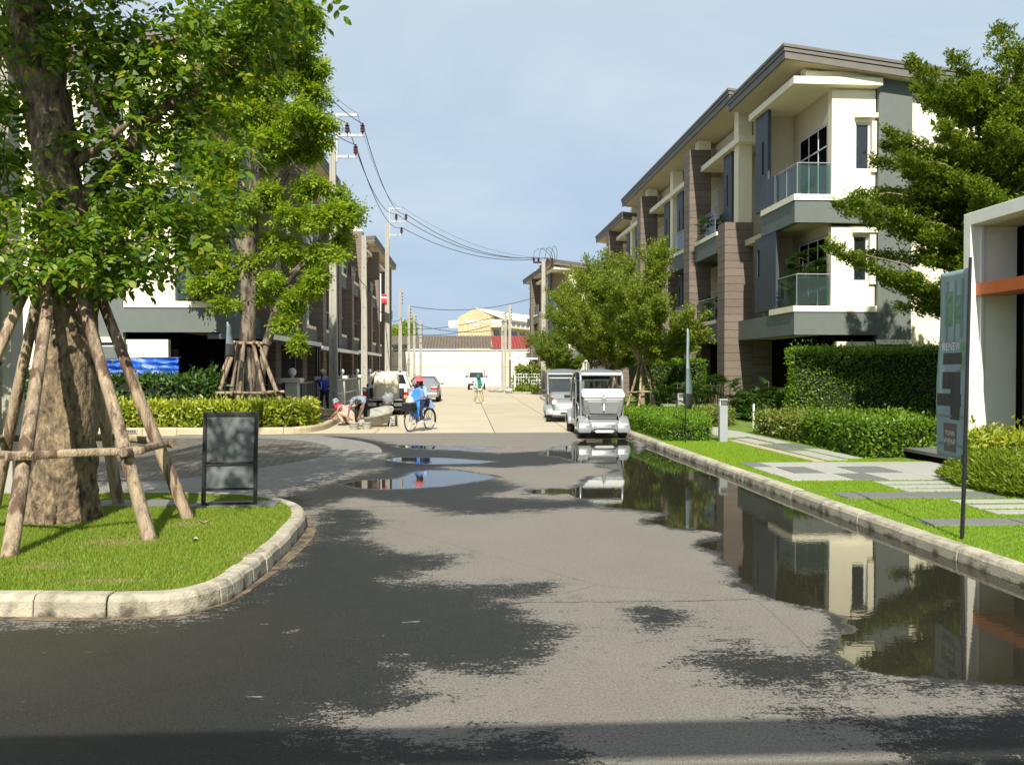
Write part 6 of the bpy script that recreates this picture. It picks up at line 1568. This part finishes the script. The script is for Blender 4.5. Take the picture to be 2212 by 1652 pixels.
# clear bag on the wheelbarrow bar comes later; sedan
t = thing('sedan_car', 'silver sedan parked beyond the pickup, its tail lamp showing past the cyclist', 'car', (-2.28,47.6,0))
car_body(t, [(0,.72,.34,.76,.86,.6,.86),(.12,.80,.30,.84,.95,.7,.95),(.75,.86,.26,.88,.98,.78,.98),(1.05,.87,.25,.885,.98,.64,1.08),(1.75,.87,.25,.89,.96,.60,1.40),(2.6,.87,.25,.89,.95,.60,1.42),(3.25,.87,.25,.885,.92,.66,1.05),(3.45,.86,.25,.88,.90,.75,.90),(4.3,.80,.26,.82,.76,.6,.76),(4.55,.66,.32,.68,.62,.5,.62)], M['silver'])
glass_quad(t, [(-.72,1.06,1.015),(.72,1.06,1.015),(.56,1.72,1.385),(-.56,1.72,1.385)], 'rear_window')
for s in (-1,1):
    MB().box(min(s*.42,s*.80),max(s*.42,s*.80),-.015,.14,.70,.86).build('tail_lamp', M['red'], t, bevel=.03)
    wheel(t, s*.78, .95, .32, .21, 8); wheel(t, s*.78, 3.6, .32, .21, 8)
    MB().ball((s*.98,3.0,1.0), .11, 10, (1,.6,.75)).build('mirror', M['silver'], t, smooth=60)
    glass_quad(t, [(s*.885,1.35,1.0),(s*.885,3.1,.97),(s*.63,2.6,1.37),(s*.63,1.75,1.36)])
MB().box(-.78,.78,-.06,.1,.30,.52).build('bumper', M['silver'], t, bevel=.03); MB().box(-.25,.25,-.068,-.061,.37,.48).build('number_plate', M['plate'], t)
# light truck at the end wall, nose towards us
t = thing('light_truck', 'small white truck with a rear cage frame facing the viewer before the cream wall', 'truck', (1.02,75.4,0))
car_body(t, [(0,.62,.40,.68,.78,.5,.78),(.1,.70,.36,.75,.92,.6,.92),(.95,.72,.34,.77,1.0,.7,1.0),(1.35,.72,.34,.77,1.0,.60,1.30),(1.7,.72,.34,.77,1.0,.60,1.48),(2.3,.72,.34,.77,1.0,.62,1.48),(2.4,.72,.34,.77,1.0,.6,1.02)], M['carwhite'], 'cab')
glass_quad(t, [(-.64,.99,1.07),(.64,.99,1.07),(.56,1.63,1.50),(-.56,1.63,1.50)], 'windscreen')
for s in (-1,1):
    MB().box(min(s*.42,s*.66),max(s*.42,s*.66),-.02,.02,.66,.80).build('headlight', M['lens'], t, bevel=.02)
    wheel(t, s*.66, .6, .33, .2, 6, True); wheel(t, s*.66, 3.1, .33, .2, 6, True)
    MB().tube([(s*.74,2.45,.9),(s*.74,2.45,1.72)], .04, 6).build('cage_post', M['metal_dark'], t)
    MB().box(min(s*.80,s*.95),max(s*.80,s*.95),1.2,1.26,1.05,1.25).build('mirror', M['plastic'], t, bevel=.02)
MB().tube([(-.74,2.45,1.70),(.74,2.45,1.70)], .04, 6).build('cage_bar', M['frame'], t)
MB().box(-.70,.70,-.06,.08,.36,.56).build('bumper', M['plastic'], t, bevel=.02); MB().box(-.38,.38,-.03,.0,.62,.80).build('grille', M['plastic'], t, bevel=.01)
MB().box(-.76,.76,2.5,4.2,.62,1.1).build('truck_bed', M['carwhite'], t, bevel=.02)

# ------------------------------------------------------------------ bicycle
BR = R(150)
t = thing('bicycle', 'bicycle with a black front basket and yellow frame decal under the cyclist', 'bicycle', (-1.32,25.85,.002), BR)
wr = .325
def bwheel(y):
    th = np.linspace(0,2*PI,33)
    o = MB().tube([(0,y+math.cos(a)*wr*.955, wr+math.sin(a)*wr*.955) for a in th], .017, 7, cap=False).build('wheel', M['tyre'], t, smooth=60)
    MB().tube([(0,y+math.cos(a)*wr*.885, wr+math.sin(a)*wr*.885) for a in th], .010, 6, cap=False).build('rim', M['rim'], o, smooth=60)
    for k in range(18):
        a = 2*PI*k/18; s = .025*(-1)**k
        MB().tube([(s,y,wr),(0,y+math.cos(a)*wr*.88,wr+math.sin(a)*wr*.88)], .0028, 4, cap=False).build('spoke', M['rim'], o)
    MB().tube([(-.035,y,wr),(.035,y,wr)], .022, 8).build('hub', M['rim'], o)
bwheel(.52); bwheel(-.50)
def tb_(name, pts, r, m): return MB().tube(pts, r, 7).build(name, M[m], t, smooth=50)
tb_('down_tube', [(0,.36,.72),(0,.02,.30)], .018, 'yellow'); tb_('top_tube', [(0,.36,.74),(0,.1,.52),(0,-.12,.50)], .016, 'bluepaint'); tb_('seat_tube', [(0,.02,.30),(0,-.17,.78)], .016, 'bluepaint')
for s in (-.05,.05):
    tb_('chain_stay', [(s*.4,.02,.29),(s,-.50,wr)], .009, 'bluepaint'); tb_('seat_stay', [(s*.3,-.13,.68),(s,-.50,wr)], .008, 'bluepaint'); tb_('fork_blade', [(s*.5,.39,.66),(s,.52,wr)], .010, 'bluepaint')
    tb_('rack_stay', [(s*1.3,-.62,.72),(s,-.50,wr)], .006, 'metal_dark')
tb_('steerer', [(0,.39,.66),(0,.33,.92)], .015, 'rim')
tb_('handlebar', smooth([(-.27,.16,.97),(-.24,.26,.98),(0,.34,.93),(.24,.26,.98),(.27,.16,.97)], 4), .012, 'rim')
for s in (-1,1): tb_('grip', [(s*.27,.16,.97),(s*.285,.06,.965)], .017, 'plastic')
MB().loft([[(-.02,.06,.80),(.02,.06,.80),(.02,.06,.83),(-.02,.06,.83)],[(-.07,-.15,.79),(.07,-.15,.79),(.07,-.15,.84),(-.07,-.15,.84)],[(-.10,-.26,.80),(.10,-.26,.80),(.09,-.26,.84),(-.09,-.26,.84)]]).build('saddle', M['plastic'], t, bevel=.015)
MB().box(-.07,.07,-.72,-.30,.715,.735).build('rack', M['metal_dark'], t)
MB().lathe((.05,.02,.29), [(.085,-.006),(.09,0),(.085,.006)], 18, Matrix.Rotation(R(90),3,'Y')).build('chainring', M['rim'], t)
for s in (-1,1):
    tb_('crank', [(s*.07,.02,.29),(s*.08,.02+s*.13,.29-s*.08)], .010, 'rim'); MB().box(s*.12-.045,s*.12+.045,.02+s*.13-.03,.02+s*.13+.03,.28-s*.08,.30-s*.08).build('pedal', M['plastic'], t)
b = MB()
for z in (.62,.70,.78,.86): b.tube([(-.17,.45,z),(.17,.45,z),(.17,.72,z),(-.17,.72,z),(-.17,.45,z)], .006, 4)
for x in np.linspace(-.17,.17,8): b.tube([(x,.45,.62),(x,.45,.86)], .004, 4); b.tube([(x,.72,.62),(x,.72,.86)], .004, 4); b.tube([(x,.45,.62),(x,.72,.62)], .004, 4)
for y in np.linspace(.45,.72,7): b.tube([(-.17,y,.62),(-.17,y,.86)], .004, 4); b.tube([(.17,y,.62),(.17,y,.86)], .004, 4)
bk = b.build('basket', M['metal_dark'], t)
MB().loft([[(-.165,.455,z),(.165,.455,z),(.165,.715,z),(-.165,.715,z)] for z in (.625,.84)]).build('basket_liner', M['black_cloth'], bk)
def mudguard(y, a0, a1): 
    rings = []
    for k in range(9):
        a = R(a0+(a1-a0)*k/8); rr = wr*1.06
        rings.append([(x, y+math.cos(a)*r_, wr+math.sin(a)*r_) for x, r_ in [(-.03,rr),(.03,rr),(.03,rr+.006),(-.03,rr+.006)]])
    MB().loft(rings).build('mudguard', M['metal_dark'], t)
mudguard(-.50, 30, 200); mudguard(.52, 20, 150)
def blob_bag(name, label, c, r, sc, m, grp=None):
    b = MB().ball((0,0,0), r, 16, sc, 12); 
    b.v = [tuple(Vector(v)*(1+.13*math.sin(v[0]*31+v[1]*17+v[2]*23)+.07*math.sin(v[0]*57-v[2]*41))) for v in b.v]
    o = b.build(name, M[m], None, smooth=70); o.location = c; return tag(o, label, 'bag', grp)
blob_bag('plastic_bag', 'white plastic shopping bag hanging from the handlebar', (-1.60,25.5,.92), .12, (1.0,.8,1.15), 'bag_white')

# ------------------------------------------------------------------ wheelbarrow and mortar tubs
t = thing('wheelbarrow', 'cement-caked two-wheeled wheelbarrow tipped towards the viewer', 'wheelbarrow', (-2.72,27.9,.0), R(8))
tl = Matrix.Translation((0,0,.12)) @ Matrix.Rotation(R(14), 4, 'X') @ Matrix.Rotation(R(-12), 4, 'Y')
prof = []
def tray(z, wx, wy): return [tuple(tl @ Vector((wx*math.copysign(abs(math.cos(2*PI*k/24))**.7, math.cos(2*PI*k/24)), wy*math.copysign(abs(math.sin(2*PI*k/24))**.7, math.sin(2*PI*k/24)), z))) for k in range(24)]
MB().loft([tray(.0,.30,.22),tray(.12,.40,.31),tray(.34,.50,.42),tray(.36,.53,.45),tray(.385,.53,.45),tray(.38,.49,.41),tray(.15,.38,.29),tray(.05,.28,.2)]).build('tray', M['mortar'], t, smooth=40)
MB().loft([tray(.10,.30,.22),tray(.20,.40,.30),tray(.25,.30,.2)]).build('mortar_heap', M['mortar'], t, smooth=50)
pts = [(-.28,.30,.35),(-.22,.62,.62),(-.20,.78,.88),(.36,.80,.90),(.34,.62,.62),(.30,.30,.40)]
MB().tube(pts, .018, 8).build('handle', M['metal_dark'], t, smooth=40)
for s in (-1,1):
    MB().tube([(s*.36,-.25,.28),(s*.30,-.30,.02)], .018, 7).build('leg', M['galv'], t); wheel(t, .42+.12*s, .15, .17, .06, 5)
MB().tube([(.1,.15,.17),(.6,.15,.17)], .014, 6).build('axle', M['galv'], t)
MB().tube([(-.05,-.42,.42),(.42,-.30,.30)], .022, 7).build('frame_tube', M['fence'], t)
blob_bag('clear_bag', 'crumpled clear plastic bag hanging on the wheelbarrow handle', (-2.52,28.62,.86), .20, (1,.7,1.05), 'bagclear')
def tub(label, x, y):
    t = thing('mortar_tub', label, 'tub', (x,y,.003), 0, 'grey mortar tubs in front of the bending worker')
    MB().lathe((0,0,0), [(.115,0),(.155,.185),(.178,.19),(.178,.205),(.15,.205),(.11,.02)], 20).build('tub', M['mortar'], t, smooth=40)
    MB().lathe((0,0,.12), [(.001,0),(.13,.0),(.13,.02),(.001,.05)], 16).build('mortar', M['mortar'], t, smooth=40)
tub('round grey mortar tub under the worker beside the kerb', -3.36, 26.6); tub('round grey mortar tub beside the wheelbarrow', -2.98, 26.65)
# ------------------------------------------------------------------ people
def skin_mesh(name, V, E, Rr, root=0, sub=1):
    me = bpy.data.meshes.new(name); me.from_pydata([tuple(v) for v in V], E, [])
    o = bpy.data.objects.new(name, me); C.objects.link(o)
    o.modifiers.new('skin', 'SKIN'); sv = me.skin_vertices[0].data
    for i, r in enumerate(Rr): sv[i].radius = (r, r) if not hasattr(r, '__len__') else r; sv[i].use_root = (i == root)
    if sub: s = o.modifiers.new('sub', 'SUBSURF'); s.levels = sub; s.render_levels = sub
    dg = bpy.context.evaluated_depsgraph_get(); dg.update()
    m2 = bpy.data.meshes.new_from_object(o.evaluated_get(dg)); bpy.data.objects.remove(o)
    return m2
def add_mesh(b, me):
    b.add([tuple(v.co) for v in me.vertices], [tuple(p.vertices) for p in me.polygons])
def mids(a, b_, t): return tuple(Vector(a).lerp(Vector(b_), t))
def person(label, loc, rz, J, top, legs, skin='skin', hair='hair', hat=None, face=Vector((0,1,-.1)), s=1., sleeves=.55, shoes='plastic', extras=None, cat='person'):
    """J: joints in metres. One skinned body; clothes are shells that follow the same joints."""
    t = thing('person', label, cat, loc, rz)
    t.scale = (s,)*3
    J = {k: Vector(v) for k, v in J.items()}
    names = ['pelvis','waist','chest','neck','head','shL','elL','wrL','shR','elR','wrR','hipL','knL','anL','toL','hipR','knR','anR','toR']
    J['waist'] = J['pelvis'].lerp(J['chest'], .45)
    rad = dict(pelvis=(.135,.10),waist=(.125,.09),chest=(.15,.10),neck=.052,head=.05,hipL=.085,hipR=.085,knL=.056,knR=.056,anL=.038,anR=.038,toL=.034,toR=.034,shL=.058,shR=.058,elL=.040,elR=.040,wrL=.027,wrR=.027)
    idx = {n: i for i, n in enumerate(names)}
    E = [('pelvis','waist'),('waist','chest'),('chest','neck'),('neck','head'),('chest','shL'),('shL','elL'),('elL','wrL'),('chest','shR'),('shR','elR'),('elR','wrR'),('pelvis','hipL'),('hipL','knL'),('knL','anL'),('anL','toL'),('pelvis','hipR'),('hipR','knR'),('knR','anR'),('anR','toR')]
    b = MB(); add_mesh(b, skin_mesh('b', [J[n] for n in names], [(idx[a],idx[c]) for a,c in E], [rad[n] for n in names]))
    # head with nose, ears, chin
    F = Vector(face).normalized(); U = (J['head']-J['neck']).normalized()
    U = (U-F*(U@F)).normalized() if abs(U@F) < .95 else Vector((0,0,1))
    Rt = F.cross(U); Mh = Matrix((Rt, F, U)).transposed()
    hc = J['head']+U*.055
    hv = []
    n, rings = 16, 12
    for i in range(rings+1):
        ph = PI*i/rings
        for k in range(n):
            th = 2*PI*k/n; x, y, z = math.sin(ph)*math.cos(th), math.sin(ph)*math.sin(th), -math.cos(ph)
            w = .074*(1-.22*max(0,-z)); q = Vector((x*w, y*(.094-.012*max(0,-z)), z*.112))
            if y > .8 and -.35 < z < .25: q.y += .016*(1-abs(z+.15)*2) if abs(x) < .35 else -.004
            hv.append(hc+Mh @ q)
    fs = [(i*n+k, i*n+(k+1)%n, (i+1)*n+(k+1)%n, (i+1)*n+k) for i in range(rings) for k in range(n)]
    b.add(hv, fs)
    for sx in (-1,1): b.ball(hc+Mh @ Vector((sx*.076,0,-.01)), .022, 8, (.5,.8,1.2), 6)
    # hands: palm, four fingers, thumb
    for sd_ in 'LR':
        w, e = J['wr'+sd_], J['el'+sd_]; d = (w-e).normalized(); d = (J.get('hand'+sd_, w+d)-w).normalized()
        a = d.cross(Vector((0,0,1))); a = a.normalized() if a.length > .1 else Vector((1,0,0)); nn = a.cross(d)
        b.loft([[tuple(w+d*z+a*x*wd+nn*y) for x, y in ((-1,-.013),(1,-.013),(1,.013),(-1,.013))] for z, wd in ((-.01,.024),(.04,.036),(.085,.038))])
        for i, L in enumerate((.062,.072,.068,.052)):
            o_ = w+d*.083+a*(-.028+.0187*i); b.tube([o_, o_+d*L*.5-nn*.006, o_+d*L*.85-nn*.026], [.0095,.0085,.007], 6)
        sg = 1 if sd_ == 'R' else -1; o_ = w+d*.025+a*sg*.028; b.tube([o_, o_+a*sg*.028+d*.028, o_+a*sg*.034+d*.060], [.012,.010,.008], 6)
    b.build('body', M[skin], t, smooth=60)
    eb = MB()
    for sx in (-1,1): eb.ball(hc+Mh @ Vector((sx*.03,.085,.012)), .010, 6, (1.2,.6,.7), 5)
    eb.tube([hc+Mh @ Vector((-.024,.088,-.055)), hc+Mh @ Vector((.024,.088,-.055))], .005, 5)
    eb.build('face_features', M['hair'], t)
    # shirt
    def shell(name, seq, edges, rr, m):
        vs = [v for v in seq]; b2 = MB(); add_mesh(b2, skin_mesh(name, vs, edges, rr)); return b2.build(name, M[m], t, smooth=60)
    up = [J['pelvis'].lerp(J['waist'],-.45), J['waist'], J['chest'], J['chest'].lerp(J['neck'],.62)]; rr = [(.182,.150),(.176,.146),(.192,.148),.078]; ed = [(0,1),(1,2),(2,3)]
    for sd_ in 'LR':
        i = len(up); up += [J['sh'+sd_], J['sh'+sd_].lerp(J['el'+sd_], .5)]; rr += [.086,.072]; ed += [(2,i),(i,i+1)]
        if sleeves > .55: up += [J['el'+sd_], J['el'+sd_].lerp(J['wr'+sd_], sleeves)]; rr += [.054,.042]; ed += [(i+1,i+2),(i+2,i+3)]
    shell('shirt', up, ed, rr, top)
    if legs:
        lo = [J['pelvis']]; rr = [(.155,.120)]; ed = []
        for sd_ in 'LR':
            i = len(lo); lo += [J['hip'+sd_], J['hip'+sd_].lerp(J['kn'+sd_],.5), J['kn'+sd_], J['kn'+sd_].lerp(J['an'+sd_],.90)]; rr += [.098,.088,.070,.056]; ed += [(0,i),(i,i+1),(i+1,i+2),(i+2,i+3)]
        shell('trousers', lo, ed, rr, legs)
    for sd_ in 'LR':
        a, c = J['an'+sd_], J['to'+sd_]; d = (c-a); d.z = 0; d = d.normalized() if d.length > .02 else Vector((0,1,0)); sx = Vector((-d.y,d.x,0)); base = Vector((a.x,a.y,min(a.z,c.z)-.045))
        MB().loft([[tuple(base+d*y+sx*x*w+Vector((0,0,z))) for x, z in ((-1,0),(1,0),(.8,h),(-.8,h))] for y, w, h in ((-.07,.036,.09),(.02,.042,.10),(.13,.046,.06),(.19,.034,.04))]).build('shoe', M[shoes], t, bevel=.01)
    if hair:
        hb = MB(); vs = []; 
        for i in range(8):
            ph = PI*.5*i/7
            for k in range(n):
                th = 2*PI*k/n; back = -math.sin(th)
                zz = math.cos(ph)-.55*max(0,back)*math.sin(ph); vs.append(hc+Mh @ Vector((math.sin(ph)*math.cos(th)*.081, math.sin(ph)*math.sin(th)*.101-.004, .012+zz*.112)))
        hb.add(vs, [(i*n+k, i*n+(k+1)%n, (i+1)*n+(k+1)%n, (i+1)*n+k) for i in range(7) for k in range(n)]); hb.build('hair', M[hair], t, smooth=60)
    if extras: extras(t, J, hc, Mh)
    return t
def M4(Mh): return Mh.to_4x4()
# cyclist: sits on the bicycle, coordinates in the bicycle's frame
def cyc_extra(t, J, hc, Mh):
    MB().lathe(hc+Mh @ Vector((0,0,.03)), [(.20,-.035),(.205,-.03),(.105,.025),(.095,.10),(.05,.125),(.001,.128)], 20, Mh).build('hat', M['hatred'], t, smooth=50)
    MB().loft([[tuple(hc+Mh @ Vector((x*w,y-.02,z))) for x,y in ((-1,-.09),(1,-.09),(1,.03),(-1,.03))] for z, w in ((.03,.085),(-.10,.085),(-.19,.13),(-.24,.16))]).build('head_scarf', M['navy_cloth'], t, bevel=.02)
    MB().loft([[tuple(Vector((x*w, y+dy, z))) for x,dy in ((-1,0),(1,0),(1,.018),(-1,.018))] for z, w, y in ((1.25,.10,.20),(1.05,.15,.22),(.90,.17,.26),(.74,.20,.32),(.55,.17,.30),(.42,.13,.24))]).build('apron', M['blue_cloth'], t, bevel=.01)
    MB().loft([[tuple(Vector((x*w, y+dy, z))) for x,dy in ((-1,0),(1,0),(1,.10),(-1,.10))] for z, w, y in ((.98,.17,-.30),(.80,.21,-.40),(.66,.23,-.44))]).build('coat_tail', M['ltblue_cloth'], t, bevel=.02)
person('cyclist in a wide coral hat and bright blue clothes riding towards the viewer', (-1.32,25.85,0), BR,
    dict(pelvis=(0,-.20,.90),chest=(0,-.02,1.20),neck=(0,.06,1.36),head=(0,.08,1.44),shL=(-.17,-.01,1.25),elL=(-.26,.10,1.05),wrL=(-.275,.10,.985),handL=(-.27,.3,.98),shR=(.17,-.01,1.25),elR=(.27,.10,1.06),wrR=(.275,.10,.985),handR=(.27,.3,.98),
         hipL=(-.09,-.18,.87),knL=(-.11,.18,.70),anL=(-.13,.10,.29),toL=(-.13,.22,.27),hipR=(.09,-.18,.87),knR=(.11,.16,.60),anR=(.13,-.02,.42),toR=(.13,.16,.38)),
    'ltblue_cloth', 'navy_cloth', 'skin', 'hair', sleeves=.75, shoes='white_cloth', face=Vector((.05,1,-.05)), extras=cyc_extra)
# squatting worker, facing left of the picture (-x)
def sq_extra(t, J, hc, Mh):
    MB().lathe(hc+Mh @ Vector((0,0,.03)), [(.125,-.05),(.13,-.045),(.10,.0),(.09,.08),(.05,.105),(.001,.108)], 16, Mh).build('hat', M['check_cloth'], t, smooth=50)
    MB().loft([[tuple(hc+Mh @ Vector((x*w,y,z))) for x,y in ((-1,-.105),(1,-.105),(1,.105),(-1,.105))] for z, w in ((-.02,.088),(-.12,.10),(-.20,.12))]).build('face_cloth', M['red_cloth'], t, bevel=.03)
person('squatting worker in a pale pink top, magenta sleeves and checked hat beside the planter kerb', (-3.88,28.55,0), R(82),
    dict(pelvis=(0,-.24,.28),chest=(0,.10,.56),neck=(0,.22,.66),head=(0,.29,.70),shL=(-.16,.12,.58),elL=(-.20,.30,.40),wrL=(-.10,.44,.28),shR=(.16,.12,.58),elR=(.22,.26,.38),wrR=(.14,.42,.26),
         hipL=(-.09,-.22,.28),knL=(-.14,.24,.44),anL=(-.12,.02,.07),toL=(-.13,.16,.05),hipR=(.09,-.22,.28),knR=(.16,.22,.46),anR=(.13,.0,.07),toR=(.14,.14,.05)),
    'pink_cloth', 'beige_cloth', 'skin', 'hair', sleeves=.55, shoes='plastic', face=Vector((0,1,-.55)), extras=sq_extra)
# bending worker, head towards the viewer
person('worker in a checked grey shirt bending over the mortar tubs with both hands down', (-3.30,27.75,0), R(168),
    dict(pelvis=(0,-.22,.86),chest=(0,.18,.92),neck=(0,.36,.80),head=(-.02,.43,.73),shL=(-.18,.22,.86),elL=(-.22,.42,.60),wrL=(-.16,.62,.36),handL=(-.16,.72,.2),shR=(.18,.22,.86),elR=(.24,.38,.58),wrR=(.22,.56,.34),handR=(.2,.64,.2),
         hipL=(-.10,-.20,.82),knL=(-.15,.0,.46),anL=(-.16,-.10,.08),toL=(-.17,.06,.05),hipR=(.10,-.20,.82),knR=(.15,.0,.46),anR=(.16,-.10,.08),toR=(.17,.06,.05)),
    'check_cloth', 'black_cloth', 'skin_d', 'hair', face=Vector((0,.75,-.65)))
# person in blue at the gate, back half turned
def bl_extra(t, J, hc, Mh):
    MB().loft([[tuple(Vector((x, y*w, z))) for x, y in ((-.185,-1),(-.165,-1),(-.165,1),(-.185,1))] for z, w in ((.98,.10),(1.15,.115),(1.30,.09))]).build('shirt_side', M['white_cloth'], t, bevel=.01)
person('person in a royal blue shirt and black trousers leaning on the white gate, back turned', (-5.78,36.2,0), R(32),
    dict(pelvis=(0,0,.92),chest=(-.04,.06,1.28),neck=(-.05,.10,1.45),head=(-.05,.14,1.54),shL=(-.22,.08,1.36),elL=(-.36,.28,1.30),wrL=(-.48,.46,1.36),handL=(-.6,.5,1.36),shR=(.15,.06,1.34),elR=(.24,.10,1.10),wrR=(.20,.24,.98),
         hipL=(-.10,0,.88),knL=(-.12,.06,.48),anL=(-.13,.0,.08),toL=(-.14,.14,.05),hipR=(.10,0,.88),knR=(.13,.03,.48),anR=(.14,-.04,.08),toR=(.16,.10,.05)),
    'royal_cloth', 'black_cloth', 'skin_d', 'hair', face=Vector((-.2,1,-.2)), extras=bl_extra)
# walker in the street
def wk_extra(t, J, hc, Mh):
    MB().ball(hc+Mh @ Vector((0,-.01,.015)), .122, 14, (.88,1,1.08)).build('head_cloth', M['green_cloth'], t, smooth=60)
    MB().loft([[tuple(Vector((x*w, y+dy, z))) for x,dy in ((-1,0),(1,0),(1,.03),(-1,.03))] for z, w, y in ((1.40,.10,.04),(1.25,.11,.16),(1.0,.09,.19),(.86,.06,.18))]).build('scarf', M['green_cloth'], t, bevel=.01)
    MB().loft([[tuple(Vector((x*w, y+dy, z))) for x,dy in ((-1,0),(1,0),(1,.36),(-1,.36))] for z, w, y in ((.78,.27,-.18),(.70,.29,-.19))]).build('overskirt', M['white_cloth'], t, bevel=.02)
person('walker with a green head cloth, pale cyan shirt and beige trousers in mid-street', (.70,45.7,0), R(200),
    dict(pelvis=(0,0,.82),chest=(.03,.06,1.14),neck=(.04,.10,1.28),head=(.05,.14,1.35),shL=(-.16,.06,1.20),elL=(-.24,.14,.98),wrL=(-.14,.28,.86),shR=(.20,.06,1.18),elR=(.26,.12,.94),wrR=(.20,.28,.82),
         hipL=(-.09,0,.78),knL=(-.20,.10,.43),anL=(-.26,.06,.07),toL=(-.28,.20,.05),hipR=(.09,0,.78),knR=(.17,.10,.43),anR=(.20,-.06,.07),toR=(.24,.08,.05)),
    'cyan_cloth', 'beige_cloth', 'skin', None, sleeves=.85, shoes='white_cloth', face=Vector((.15,1,-.35)), extras=wk_extra)
